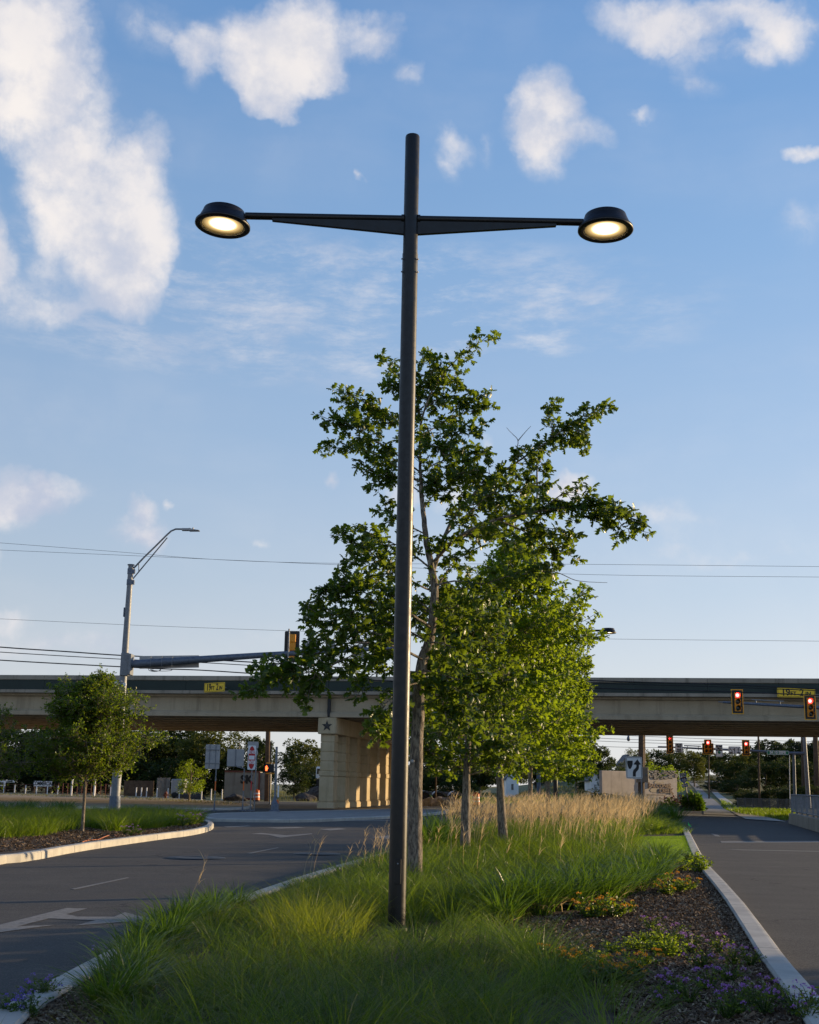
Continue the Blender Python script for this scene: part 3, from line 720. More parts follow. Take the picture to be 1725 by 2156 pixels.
for sx, (hx, hy), tilt in ((-1, (464, 470), 3.2), (1, (1270, 477), 0.6)):
    X = at(hx, hy, LD).x-LB.x
    zlip = at(hx, hy+8, LD).z-LB.z
    ztube = zA
    mb = MB(); xi = sx*0.08; xo = X-sx*0.27
    mb.tube([(xi, 0, ztube), (xo, 0, ztube)], 0.044, 20); arm = mb.build('arm', 'bronze', lamp)
    xe = sx*(abs(xo)-0.33)
    dz = (zt-zb)
    mb = MB(); pts = [(xi, ztube-0.01), (xe, ztube-0.03), (xe, ztube-0.062), (xi, ztube-dz)]
    if sx > 0: pts = pts[::-1]
    mb.prism(pts, 0.026, -0.026, XZ); mb.build('gusset', 'bronze', arm)
    mb = MB(); mb.tube([(sx*0.085, 0, ztube), (sx*0.115, 0, ztube)], 0.055, 20); mb.build('collar', 'bronze', arm)
    rim = 0.333
    mb = MB()
    mb.lathe([(0.0, 0.205), (0.238, 0.205), (0.250, 0.197), (0.264, 0.150), (0.265, 0.142), (0.268, 0.142), (0.303, 0.060), (0.318, 0.040), (rim, 0.032), (rim+.002, 0.004), (rim-.012, -0.006), (0.272, -0.004), (0.268, 0.012)], (0, 0, 0), 56)
    hd = mb.build('lamp_head', 'bronze', lamp, (X, 0, zlip-LB.z*0))
    hd.rotation_euler = (0, R(tilt), 0)
    # slanted top: shear upper ring so that the outer side stands higher
    for v in hd.data.vertices:
        if v.co.z > 0.2: v.co.z += -sx*v.co.x*0.0 + (sx*v.co.x)*0.10*((v.co.z-0.2)/0.085)*0.0
    mb = MB(); mb.lathe([(0.268, 0.010), (0.262, 0.020), (0.257, 0.032)][::-1], (0, 0, 0), 48); mb.build('reflector', 'refl', hd)
    mb = MB(); mb.lathe([(0.264, 0.016), (0.250, 0.016), (0.250, 0.022), (0.264, 0.022)], (0, 0, 0), 48); mb.build('lens_ring', 'refl', hd)
    mb = MB(); mb.add([(0.257*math.cos(2*math.pi*k/40), 0.257*math.sin(2*math.pi*k/40), 0.032) for k in range(40)], [tuple(range(40))[::-1]]); mb.build('light_panel', 'led', hd)
lean = math.atan((at(869, 287, LD).x-LB.x)/h); lamp.rotation_euler = (0, lean, 0)
l2 = dup(lamp, HZ(1171, 1737, 0.08), 0, 'black double-headed street lamp far down the median, mostly hidden behind the trees')
l2.rotation_euler = (0, 0, R(-6))

# ------------------------------------------------------------------ traffic signals
def signal(label, loc, rz, lit='red', layout='3', back=False, border=True, group='traffic signals', scale=1.0, cat='traffic light'):
    t = thing('traffic_signal', label, cat, loc, rz, group); t.scale = (scale,)*3
    S = 0.345; cells = []
    if layout == '3': cells = [(0, S), (0, 0), (0, -S)]
    elif layout == '4': cells = [(0, 1.5*S), (0, .5*S), (0, -.5*S), (0, -1.5*S)]
    else: cells = [(0, S), (-S/2, 0), (S/2, 0), (-S/2, -S), (S/2, -S)]
    if layout in '34':
        n = len(cells); bw, bh = 0.36+0.22, n*S+0.22
        bp = plate(bw+0.05, bh+0.05, 0.05, 0.0, 0.012)
        bpo = bp.build('backplate', 'black', t)
        if border:
            mb = MB(); e = 0.045
            for cx, cz, w, hh_ in ((0, bh/2+.01, bw+.07, e), (0, -bh/2-.01, bw+.07, e), (-bw/2-.01, 0, e, bh-.02), (bw/2+.01, 0, e, bh-.02)):
                mb.box((cx, -0.006, cz), (w, 0.01, hh_))
            mb.build('border', 'bordy', bpo)
    else:
        bp = MB(); bp.box((0, 0.006, S), (0.58, 0.012, S+0.14)); bp.box((0, 0.006, -S/2), (S*2+0.24, 0.012, 2*S+0.2)); bpo = bp.build('backplate', 'black', t)
        mb = MB(); e = 0.045; hw = S+0.12; bb = -1.5*S-.10; tb = 0.5*S+.10; tw = .29; tt = 1.5*S+.07
        for c, s_ in (((0, -.006, bb), (2*hw+.04, .01, e)), ((-hw, -.006, (bb+tb)/2), (e, .01, tb-bb)), ((hw, -.006, (bb+tb)/2), (e, .01, tb-bb)),
                      ((-(hw+tw)/2, -.006, tb), (hw-tw, .01, e)), (((hw+tw)/2, -.006, tb), (hw-tw, .01, e)), ((-tw, -.006, (tb+tt)/2), (e, .01, tt-tb)), ((tw, -.006, (tb+tt)/2), (e, .01, tt-tb)), ((0, -.006, tt), (2*tw, .01, e))):
            mb.box(c, s_)
        mb.build('border', 'bordy', bpo)
    for i, (cx, cz) in enumerate(cells):
        mb = MB()
        mb.box((cx, -0.02, cz), (S-0.02, 0.06, S-0.012), None, 0.012)
        if back: mb.box((cx, 0.09, cz), (S-0.015, 0.15, S-0.008), None, 0.02); mb.box((cx+0.145, 0.10, cz), (0.03, 0.05, 0.06))
        ho = mb.build('housing', 'sigy', t)
        on = (i == 0 and lit)
        mb = MB(); mb.lathe([(0.001, -0.012), (0.08, -0.008), (0.138, 0.004)], (cx, -0.056, cz), 24, 'Y')
        lm = 'red' if on and lit == 'red' else ('lensgreen' if i == len(cells)-1 else 'glassdark')
        lens = mb.build('lens', lm, ho)
        if on and lit == 'red':
            mb = MB(); mb.lathe([(0.001, -0.006), (0.06, -0.005), (0.095, 0.0)], (cx, -0.064, cz), 20, 'Y'); mb.build('lamp', 'redhot', lens)
        if on and lit == 'arrow':
            mb = MB(); P = [(-.11, 0), (-.01, .09), (.02, .065), (-.035, .02), (.11, .02), (.11, -.02), (-.035, -.02), (.02, -.065), (-.01, -.09)]
            mb.prism([(cx+a, cz+b) for a, b in P][::-1], -0.066, -0.075, XZ); mb.build('arrow', 'red', lens)
        # visor: open tube cut away below
        mb = MB(); K = 16; vs = []
        for k in range(K+1):
            a = R(-35+250*k/K); x, z = 0.152*math.cos(a), 0.152*math.sin(a); dep = 0.24 - 0.10*(1-math.sin(max(min(a, math.pi), 0)))
            vs += [V0((cx+x, -0.05, cz+z)), V0((cx+x, -0.05-dep, cz+z)), V0((cx+x*0.96, -0.05, cz+z*0.96)), V0((cx+x*0.96, -0.05-dep, cz+z*0.96))]
        fs = []
        for k in range(K):
            o = 4*k; fs += [(o, o+4, o+5, o+1), (o+2, o+3, o+7, o+6), (o+1, o+5, o+7, o+3)]
        mb.add(vs, fs, True); mb.build('visor', 'sigy', ho)
    return t
# signal bridge pole on the left, seen from behind
D1 = 50.0
pb = at(262, 1395, D1); PB = V0((pb.x, D1, 0.1))
def Lc(px, py, D, B): q = at(px, py, D); return q-B
t = thing('signal_mast', 'grey galvanised signal mast with long arm and curved lamp bracket behind the small left tree', 'signal mast', PB)
ztop = Lc(270, 1190, D1, PB).z
mb = MB(); mb.tube([(0, 0, -0.1), (0, 0, ztop)], [0.195, 0.11], 28); pole = mb.build('pole', 'galv', t)
mb = MB(); mb.tube([(0, 0, ztop), (0, 0, ztop+.03)], 0.15, 20); mb.build('cap', 'galvd', pole)
mb = MB(); mb.tube([(0, 0, 0), (0, 0, 0.9)], [0.25, 0.22], 24); mb.build('shroud', 'galvd', pole)
xo0 = 0.0
mb = MB(); zz_ = Lc(270, 1399.6, D1, PB).z
ap = [V0((0.12, -0.02, zz_))]+[V0((Lc(x, y, D1, PB).x, -0.02, Lc(x, y, D1, PB).z)) for x, y in ((300, 1397), (360, 1393), (431, 1388), (556, 1379.5), (700, 1371), (845, 1364))]
mb.tube(ap, [0.165, 0.16, 0.155, 0.145, 0.12, 0.10, 0.08], 22); armo = mb.build('mast_arm', 'galvd', t)
mb = MB(); mb.box((0.05, -0.02, zz_), (0.34, 0.36, 0.95), None, 0.02)
mb.box((0.26, -0.02, zz_), (0.05, 0.62, 0.85)); mb.box((0.31, -0.02, zz_), (0.05, 0.62, 0.85))
mb.build('arm_bracket', 'galv', armo)
sg = MB(); a = Lc(291, 1395, D1, PB); b = Lc(417, 1392, D1, PB)
sw = b.x-a.x; cz = (a.z+b.z)/2
pts = [Lc(291, 1380, D1, PB), Lc(417, 1378.5, D1, PB), Lc(417, 1404.5, D1, PB), Lc(291, 1407, D1, PB)]
sg.prism([(q.x, q.z) for q in pts][::-1], 0.26, 0.24, XZ); sgo = sg.build('sign_panel', 'alu', t)
for px_ in (320, 343, 365):
    q = Lc(px_, 1394.5, D1, PB); mb = MB(); mb.tube([(q.x+.0, -0.26, q.z-0.2), (q.x-0.01, -0.262, q.z+.2)], 0.012, 6); mb.tube([(q.x, 0.25, q.z+.2), (q.x, -0.26, q.z+.2)], 0.012, 6); mb.build('strap', 'galv', armo)
la = [(279, 1199), (303, 1174), (327.7, 1150), (349.7, 1128), (360.6, 1118), (370, 1114), (384, 1114)]
mb = MB(); mb.tube([(0.1, 0, Lc(*la[0], D1, PB).z)]+[V0((Lc(x, y, D1, PB).x, 0, Lc(x, y, D1, PB).z)) for x, y in la], 0.038, 12); la_o = mb.build('lamp_bracket', 'galv', t)
mb = MB(); p1 = Lc(278, 1221, D1, PB); p2 = Lc(352.4, 1132, D1, PB); mb.tube([(0.1, 0, p1.z), (p1.x, 0, p1.z), (p2.x, 0, p2.z)], 0.026, 10)
p3 = Lc(292.3, 1187, D1, PB); p4 = Lc(292.3, 1203, D1, PB); mb.tube([(p3.x, 0, p3.z), (p4.x, 0, p4.z)], 0.02, 8); mb.build('brace', 'galv', la_o)
for py in (1203, 1226):
    z = Lc(272, py, D1, PB).z; mb = MB(); mb.tube([(0, 0, z-.12), (0, 0, z+.12)], 0.135, 20); mb.box((0.15, 0, z), (0.08, 0.12, 0.18)); mb.build('clamp', 'galvd', pole)
q = Lc(384, 1115, D1, PB); mb = MB()
mb.box((q.x+0.16, 0, q.z), (0.36, 0.17, 0.11), None, 0.02); mb.build('luminaire', 'alu', la_o)
mb = MB(); mb.prism([(q.x+.30, -.06), (q.x+.72, -.05), (q.x+.74, -.035), (q.x+.5, -.0), (q.x+.30, 0.055)], -0.15, 0.15, lambda a, b, d, q=q: V0((a, d, q.z+b))); mb.tube([(q.x+.46, 0, q.z), (q.x+.46, 0, q.z+.09)], 0.035, 10); mb.build('lamp_head', 'alu', la_o)
z = Lc(253, 1441, D1, PB).z; mb = MB(); mb.box((-0.26, -0.1, z), (0.16, 0.2, 0.26), None, 0.03); mb.tube([(-.2, -.1, z+.1), (0, -.2, z+.12)], .012, 6); mb.box((0.12, -0.2, z-.02), (0.14, 0.1, 0.13), None, .02); mb.build('radio_box', 'wht', pole)
mb = MB(); z = Lc(262, 1289, D1, PB).z; mb.box((-.15, 0, z), (0.06, .12, .4), None, .02); mb.build('hand_hole_cover', 'galvd', pole)

def on_arm(px, py, dy=0.35): q = at(px, py, D1-0.02); q.y = D1+dy; return q
signal('back of a traffic signal with dark backplate on the left mast arm', on_arm(614, 1361, 0.12), R(180), lit=None, back=True, border=False, group='signals seen from behind')
signal('back of a traffic signal hidden in oak leaves beside the black lamp pole', on_arm(814, 1352, 0.12), R(180), lit=None, back=True, border=False, group='signals seen from behind')
def bracket(px, py0, py1, label):
    a = at(px, py0, D1-0.42); b = at(px, py1, D1-.42); mb = MB(); B = V0((a.x, D1-.42, b.z)); mb.tube([(0, 0, 0), (0, 0, (a-b).z)], 0.035, 10)
    o = mb.build('signal_bracket', 'galv', None, B); return tag(o, label, 'bracket', 'signal brackets')
bracket(609, 1324, 1398, 'pale vertical tube holding the clear left signal back')
def backsign(px0, py0, px1, py1, D, label, post=None, r=0.05, name='road_sign', cat='sign', group=None, mat='alu', rz=0.0, ribs=0, band=None):
    a = at(px0, py0, D); b = at(px1, py1, D); cx = (a.x+b.x)/2; cz = (a.z+b.z)/2; w = (b.x-a.x)/max(.2, math.cos(rz)); h_ = a.z-b.z
    base = V0((cx, D, 0)) if post is None else V0((at(post[0], post[1], D).x, D, 0.1))
    t = thing(name, label, cat, base, rz, group)
    lx = (cx-base.x); 
    pm = plate(w, h_, r, 0.0, 0.008, lx, cz-base.z).build('panel', mat, t)
    for k in range(ribs):
        xx = lx + (k-(ribs-1)/2)*w*0.42; mb = MB(); mb.box((xx, -0.02, cz-base.z), (0.05, 0.03, h_*0.96)); mb.build('stiffener', 'galv', pm)
    if ribs > 1:
        for zz2 in (-.28, .28):
            mb = MB(); mb.box((lx, -0.045, cz-base.z+zz2*h_), (w*0.95, 0.02, 0.04)); mb.build('crossbar', 'galv', pm)
    if post:
        zt_ = cz-base.z-h_/2; mb = MB()
        if len(post) > 2: zt_ = at(post[0], post[2], D).z-base.z
        mb.tube([(0, -0.035, -.05), (0, -0.035, zt_)], 0.032, 10)
        if abs(lx) > .25: mb.tube([(0, -.035, zt_), (lx*.8, -.035, cz-base.z-h_/2-.02), (lx, -.035, cz-base.z-h_/2+.1)], .028, 8)
        p = mb.build('post', 'galv', t)
        if band:
            zb_ = at(post[0], band, D).z-base.z; mb = MB(); mb.tube([(0, -0.036, zb_-.25), (0, -0.036, zb_+.25)], 0.036, 10); mb.build('reflective_band', 'orange' if band < 1660 else 'sred', p)
        mb = MB(); mb.box((0, -.035, 0.03), (.34, .3, .05)); mb.tube([(0, -.035, .05), (0, -.035, .35)], .045, 10); mb.build('base_plate', 'galvd', p)
    return t
backsign(637, 1350, 672, 1388, D1+.2, 'grey back of a square sign on the mast arm beside the clear signal', None)
backsign(686, 1352, 705, 1392, D1+.2, 'grey back of a narrow sign on the mast arm seen through oak leaves', None)
backsign(744, 1358, 771, 1394, D1+.2, 'grey back of a square sign on the mast arm nearest the black lamp pole', None)

# right mast arm with two red signals
D2 = 65.0
PR = at(1960, 1500, D2); PR = V0((PR.x, D2, 0.05))
t = thing('signal_mast', 'grey mast arm reaching in from the right in front of the bridge', 'signal mast', PR)
mb = MB(); mb.tube([(0, 0, 0), (0, 0, 6.3)], [0.2, 0.15], 20); mb.build('pole', 'galv', t)
mb = MB(); pts = [Lc(x, y, D2, PR) for x, y in ((1960, 1504), (1840, 1497), (1693, 1488.3), (1600, 1483), (1523, 1478.6))]
mb.tube(pts, [.14, .11, .085, .075, .058], 14); ar = mb.build('mast_arm', 'galvd', t)
mb = MB(); a, b = Lc(1523, 1478.6, D2, PR), Lc(1513, 1478, D2, PR); mb.tube([a, b], .03, 8); mb.build('arm_tip', 'galv', ar)
mb = MB(); a, b = Lc(1582, 1473, D2, PR), Lc(1651, 1476.6, D2, PR); mb.box((a+b)/2, ((b-a).length, 0.05, 0.05), Matrix.Rotation(-math.atan2(-(b-a).z, (b-a).x)*-1, 3, 'Y').to_quaternion())
for x, y0, y1 in ((1592, 1474, 1482), (1643, 1477, 1486)):
    mb.tube([Lc(x, y0, D2, PR), Lc(x, y1, D2, PR)], 0.035, 8)
mb.build('detector_bar', 'galv', ar)
signal('red-lit traffic signal on the right mast arm, left of the yellow height sign', at(1553, 1477.6, D2-.2), 0, group='red signals before the bridge')
signal('red-lit traffic signal overlapping the yellow height sign at right', at(1706, 1489.8, D2-.2), 0, group='red signals before the bridge')

# clearance signs on the bridge
def height_sign(px0, py0, px1, py1, label, yaw, inset_):
    d0 = ray((px0+px1)/2, (py0+py1)/2); s = None
    det = d0.x*(-bu.y)+bu.x*d0.y; tt = (B0.x*(-bu.y)+bu.x*B0.y)/det - inset_
    D = d0.y*tt; a = at(px0, (py0+py1)/2, D); b = at(px1, (py0+py1)/2, D); w = (b-a).length/math.cos(yaw); hgt = at(px0, py0, D).z-at(px0, py1, D).z
    c = (a+b)/2
    t = thing('height_sign', label, 'sign', c, yaw, 'yellow clearance signs'); 
    p = plate(w, hgt, 0.06, 0.0, 0.02).build('panel', 'yel', t)
    mb = MB(); e = 0.022; W_, H_ = w-0.1, hgt-0.1
    for cx, cz, ww, hh_ in ((0, H_/2, W_, e), (0, -H_/2, W_, e), (-W_/2, 0, e, H_), (W_/2, 0, e, H_)): mb.box((cx, -.003, cz), (ww, .004, hh_))
    mb.build('border_line', 'ink', p)
    k = hgt
    text('lettering', '19', k*1.0, 'ink', p, (-w*.275, -.006, 0.0), xs=w/hgt/4.2, bold=.012)
    text('lettering', 'FT', k*.58, 'ink', p, (-w*.075, -.006, -k*.10), xs=w/hgt/3.9, bold=.008)
    text('lettering', '2', k*1.0, 'ink', p, (w*.145, -.006, 0.0), xs=w/hgt/4.2, bold=.012)
    text('lettering', 'IN', k*.58, 'ink', p, (w*.315, -.006, -k*.10), xs=w/hgt/3.9, bold=.008)
    mb = MB(); mb.box((-w*.3, .25, 0), (.06, .48, .06)); mb.box((w*.3, .25, 0), (.06, .48, .06)); mb.build('support', 'galvd', t)
height_sign(427, 1437.5, 476, 1457, 'yellow 19 FT 2 IN sign on the bridge left of the pier', R(-38), 1.2)
height_sign(1637, 1449, 1717, 1468.5, 'yellow 19 FT 2 IN sign on the bridge at the right edge', R(0), .8)

# ------------------------------------------------------------------ beyond the bridge: far signals
D3 = 104.0
def FZ(x, y): return (2700/1.9+x/2.99/1.9, 2900/1.9+y/2.99/1.9)
PF = at(*FZ(1600, 870), D3); PF = V0((PF.x, D3, 0.3))
t = thing('signal_mast', 'pale galvanised signal mast with a long arm under the bridge at right', 'signal mast', PF)
mb = MB(); p0 = Lc(*FZ(1598, 880), D3, PF); p1 = Lc(*FZ(1548, 100), D3, PF); mb.tube([(p0.x, 0, 0), (p1.x, 0, p1.z)], [0.20, .15], 18); mb.build('pole', 'galv', t)
mb = MB(); mb.tube([Lc(*FZ(*q), D3, PF) for q in ((1560, 342), (1370, 338), (1100, 322), (890, 308), (600, 297), (300, 284), (-20, 268), (-200, 262))], [.13, .12, .105, .1, .09, .08, .07, .06], 12); ar = mb.build('mast_arm', 'galvd', t)
mb = MB(); mb.tube([Lc(*FZ(1438, 880), D3, PF), Lc(*FZ(1424, 345), D3, PF)], [.14, .12], 12); mb.build('pedestal', 'galvd', t)
def det(x0, x1, y):
    mb = MB(); a, b = Lc(*FZ(x0, y), D3, PF), Lc(*FZ(x1, y+8), D3, PF); mb.tube([a, b], .05, 6)
    for f in (.2, .85):
        q = a.lerp(b, f); mb.tube([q, q-V0((0, 0, .35))], .03, 6)
    mb.build('detector_bar', 'galvd', ar)
det(112, 312, 248)
def fsig(x, y, layout, lit, label, sc=1.0): signal(label, at(*FZ(x, y), D3-.25), 0, lit=lit, layout=layout, group='red signals beyond the bridge', scale=sc)
q = (2350/1.9+615/1.861/1.9, 2650/1.9+610/1.861/1.9)
signal('four-section signal lit with a red arrow beyond the bridge', at(*q, D3-.25), 0, lit='arrow', layout='4', group='red signals beyond the bridge', scale=.92)
fsig(397, 262, '5', 'red', 'five-section cluster signal lit red beyond the bridge')
fsig(852, 277, '3', 'red', 'three-section signal lit red beyond the bridge, left of the green sign')
def fsign(x0, y0, x1, y1, label, name, lines, mat='wht', tcol='ink', extra=None, D=D3-.2, F_=FZ, r=.05):
    a = at(*F_(x0, y0), D); b = at(*F_(x1, y1), D); c = (a+b)/2; w = b.x-a.x; hh_ = a.z-b.z
    t = thing(name, label, 'sign', c, 0); p = plate(w, hh_, r, 0, .02).build('panel', mat, t)
    mb = MB(); e = .012+.01*w; W_, H_ = w-.07, hh_-.07
    for cx, cz, ww, h2 in ((0, H_/2, W_, e), (0, -H_/2, W_, e), (-W_/2, 0, e, H_), (W_/2, 0, e, H_)): mb.box((cx, -.003, cz), (ww, .004, h2))
    mb.build('border_line', tcol, p)
    for body, fx, fz, sz, xs in lines: text('lettering', body, sz*hh_, tcol, p, (fx*w, -.006, fz*hh_), xs=xs, bold=.014)
    return t, p, w, hh_
fsign(5, 218, 98, 330, 'white LEFT TURN YIELD sign between the far arrow and cluster signals', 'yield_sign', [('LEFT TURN', 0, .32, .16, .75), ('YIELD', 0, .12, .22, .9), ('YELLOW', 0, -.18, .15, .85), ('ARROW', 0, -.36, .15, .85)])
t_, p_, w_, h_ = fsign(487, 238, 577, 384, 'white LEFT TURN YIELD ON GREEN sign with a green disc', 'yield_sign', [('LEFT TURN', 0, .36, .13, .75), ('YIELD', 0, .2, .18, .9), ('ON GREEN', 0, .05, .13, .75)])
mb = MB(); mb.lathe([(.001, -.012), (.12, -.012), (.12, 0)], (0, 0, -.13*h_), 20, 'Y'); mb.build('green_disc', 'sgreen', p_)
t_, p_, w_, h_ = fsign(643, 257, 792, 348, 'white lane-use sign with three black arrows beyond the bridge', 'lane_sign', [('ONLY', -.3, -.36, .2, .8), ('ONLY', .3, -.36, .2, .8)])
def arrow2(mb, pts, w, head, y=-.012):
    for a, b in zip(pts[:-1], pts[1:]):
        a, b = V0(a), V0(b); d = (b-a).normalized(); n = V0((-d.y, d.x))*w/2
        mb.prism([tuple(a-n), tuple(b-n+d*w*.3), tuple(b+n+d*w*.3), tuple(a+n)], -.002, y, XZ)
    a, b = V0(pts[-2]), V0(pts[-1]); d = (b-a).normalized(); n = V0((-d.y, d.x))*head/2
    mb.prism([tuple(b-n), tuple(b+d*head*.9), tuple(b+n)], -.002, y, XZ)
mb = MB(); arrow2(mb, [(-.22*w_, -.3*h_), (-.24*w_, .0), (-.34*w_, .12*h_)], .035, .12); arrow2(mb, [(.0, -.4*h_), (.0, .12*h_)], .04, .13); arrow2(mb, [(.0, -.15*h_), (-.06*w_, .05*h_), (-.1*w_, .1*h_)], .03, .09); arrow2(mb, [(.3*w_, -.2*h_), (.3*w_, .12*h_)], .04, .13)
mb.build('arrows', 'ink', p_)
a, b = FZ(1100, 305), FZ(1370, 361)
t_, p_, w_, h_ = fsign(1100, 305, 1370, 361, 'green IH 10 EBFR street name sign hanging from the far mast arm', 'street_name_sign', [('IH 10 EBFR', 0, 0, .95, .86)], 'sgreen', 'wht')

# keep right sign in the median
def zs(x, y): return zx(x, y)
D4 = 58.0
a = at(*zx(286, 702), D4); b = at(*zx(411, 867), D4); PK = V0((at(*zx(405, 900), D4).x, D4, .1)); c = (a+b)/2; w = b.x-a.x; h = a.z-b.z
t = thing('keep_right_sign', 'white sign with a black curved arrow passing right of a median', 'sign', PK)
p = plate(w, h, .07, 0, .012, c.x-PK.x, c.z-PK.z).build('panel', 'wht', t)
mb = MB(); e = .02; W_, H_ = w-.08, h-.08
for cx, cz, ww, h2 in ((0, H_/2, W_, e), (0, -H_/2, W_, e), (-W_/2, 0, e, H_), (W_/2, 0, e, H_)): mb.box((cx+c.x-PK.x, -.004, cz+c.z-PK.z), (ww, .005, h2))
mb.build('border_line', 'ink', p)
def kp(x, y): q = at(*zx(x, y), D4); return (q.x-PK.x, q.z-PK.z)
mb = MB(); O = [(340, 850), (340, 815), (345, 800), (362, 785), (366, 775), (366, 762), (344, 760), (373, 722), (400, 760), (385, 762), (385, 785), (380, 800), (364, 817), (362, 828), (362, 850)]
mb.prism([kp(*q) for q in O], -.002, -.012, XZ)
mb.prism([kp(*q) for q in [(299, 732), (338, 732), (338, 755), (333, 775), (325, 790), (318, 794), (310, 790), (303, 775), (299, 755)]], -.002, -.012, XZ); mb.build('symbol', 'ink', p)
mb = MB(); mb.tube([(0, .04, -.05), (0, .04, c.z-PK.z+h*.45)], .032, 10); mb.build('post', 'galv', t)

# interstate marker, leaning
D5 = 97.0
PI_ = at(*zx(766, 1092), D5); PI_.z = 0.1
t = thing('route_marker', 'leaning post with blue EAST, 10 and left arrow route signs beside the stone wall', 'sign', PI_)
def li(x, y, dz=0): q = at(*zx(x, y), D5); return V0((q.x-PI_.x, dz, q.z-PI_.z))
top = li(712, 822); mb = MB(); mb.tube([(0, 0.03, 0), (top.x, .03, top.z)], .05, 10); mb.build('post', 'galv', t)
def ls(x0, y0, x1, y1, name, mat, ang=-10):
    a, b = li(x0, y0), li(x1, y1); c = (a+b)/2; w, h = b.x-a.x, a.z-b.z
    pm = plate(w, h, .05, 0, .015); o = pm.build(name, mat, t, (c.x, -.02, c.z)); o.rotation_euler = (0, R(ang), 0); return o, w, h
o, w, h = ls(687, 825, 738, 851, 'east_panel', 'blue'); text('lettering', 'EAST', h*.8, 'wht', o, (0, -.006, 0), xs=.85, bold=.01)
o, w, h = ls(705, 902, 749, 929, 'arrow_panel', 'blue'); mb = MB(); arrow2(mb, [(w*.33, 0), (-w*.1, 0)], .09, .26); mb.build('arrow', 'wht', o)
a, b = li(692, 850), li(744, 900); c = (a+b)/2; w, h = b.x-a.x, a.z-b.z
S_ = [(-.42, .5), (-.2, .44), (0, .5), (.2, .44), (.42, .5), (.5, .2), (.46, -.12), (.25, -.38), (0, -.5), (-.25, -.38), (-.46, -.12), (-.5, .2)]
mb = MB(); mb.prism([(x*w, z*h) for x, z in S_][::-1], .015, 0, XZ); o = mb.build('shield', 'blue', t, (c.x, -.02, c.z)); o.rotation_euler = (0, R(-10), 0)
mb = MB(); mb.prism([(x*w*.92, z*h*.9) for x, z in S_[:6]+[(.47, .24), (-.47, .24)]][::-1], -.001, -.006, XZ); mb.build('shield_top', 'brown', o)
text('lettering', '10', h*.62, 'wht', o, (0, -.008, -.09*h), xs=.95, bold=.01)

# ------------------------------------------------------------------ signs left of the pier
def Z5(x, y): return (394.7+.2745*x, 1526.3+.2745*y)
D6 = 67.0
backsign(*Z5(145, 150), *Z5(243, 338), D6, 'tall grey sign back with two ribs on a post, leftmost on the refuge', (Z5(204, 0)[0], Z5(0, 680)[1]), ribs=2, band=Z5(0, 468)[1], group='sign backs on the concrete refuge', rz=R(8))
backsign(*Z5(308, 185), *Z5(432, 320), D6+.5, 'squarish grey sign back on an offset post, left of the red and white sign', (Z5(422, 0)[0], Z5(0, 680)[1], Z5(0, 335)[1]), ribs=1, band=Z5(0, 468)[1], group='sign backs on the concrete refuge')
PD = at(*Z5(480, 685), D6-.5); PD = V0((PD.x, D6-.5, .14))
t = thing('do_not_enter_sign', 'tall white sign with a red ellipse reading DO NOT ENTER', 'sign', PD)
a, b = at(*Z5(468, 158), D6-.5), at(*Z5(519, 345), D6-.5); c = (a+b)/2-PD; w = (b.x-a.x); h = a.z-b.z
t.rotation_euler = (0, 0, 0)
p = plate(w, h, .05, 0, .01, c.x, c.z).build('panel', 'wht', t)
mb = MB(); P = [(w*.44*math.cos(2*math.pi*k/36)+c.x, h*.47*math.sin(2*math.pi*k/36)+c.z) for k in range(36)]; mb.prism(P, -.001, -.006, XZ); e_ = mb.build('red_ellipse', 'sred', p)
mb = MB(); mb.box((c.x, -.009, c.z), (w*.72, .004, h*.16)); mb.build('bar', 'wht', e_)
text('lettering', 'DO NOT', .24, 'wht', e_, (c.x, -.009, c.z+h*.22), xs=.48, bold=.01); text('lettering', 'ENTER', .24, 'wht', e_, (c.x, -.009, c.z-h*.2), xs=.52, bold=.01)
mb = MB(); mb.tube([(0, .035, -.05), (0, .035, c.z+h*.3)], .032, 10); q_ = mb.build('post', 'galv', t)
zb_ = at(480, Z5(0, 465)[1], D6-.5).z-PD.z; mb = MB(); mb.tube([(0, .035, zb_-.25), (0, .035, zb_+.25)], .037, 10); mb.build('reflective_band', 'sred', q_)
mb = MB(); mb.box((0, .035, 0.03), (.34, .3, .05)); mb.build('base_plate', 'galvd', q_)
D7 = 72.0
PS = at(*Z5(512, 640), D7); PS = V0((PS.x, D7, .01))
t = thing('sign_assembly', 'grey backs of square and round signs on a post behind the red and white sign', 'sign', PS)
def addp(x0, y0, x1, y1, nm, rnd=None):
    a, b = at(*Z5(x0, y0), D7)-PS, at(*Z5(x1, y1), D7)-PS; c = (a+b)/2; w, h = b.x-a.x, a.z-b.z
    plate(w, h, min(w, h)*.499 if rnd else .05, 0, .01, c.x, c.z).build(nm, 'alu', t)
addp(465, 128, 545, 178, 'square_panel'); addp(461, 172, 540, 255, 'round_panel', 1); addp(518, 268, 531, 326, 'small_panel')
mb = MB(); mb.tube([(0, .04, 0), (0, .04, at(*Z5(512, 130), D7).z)], .035, 10); mb.build('post', 'galv', t)

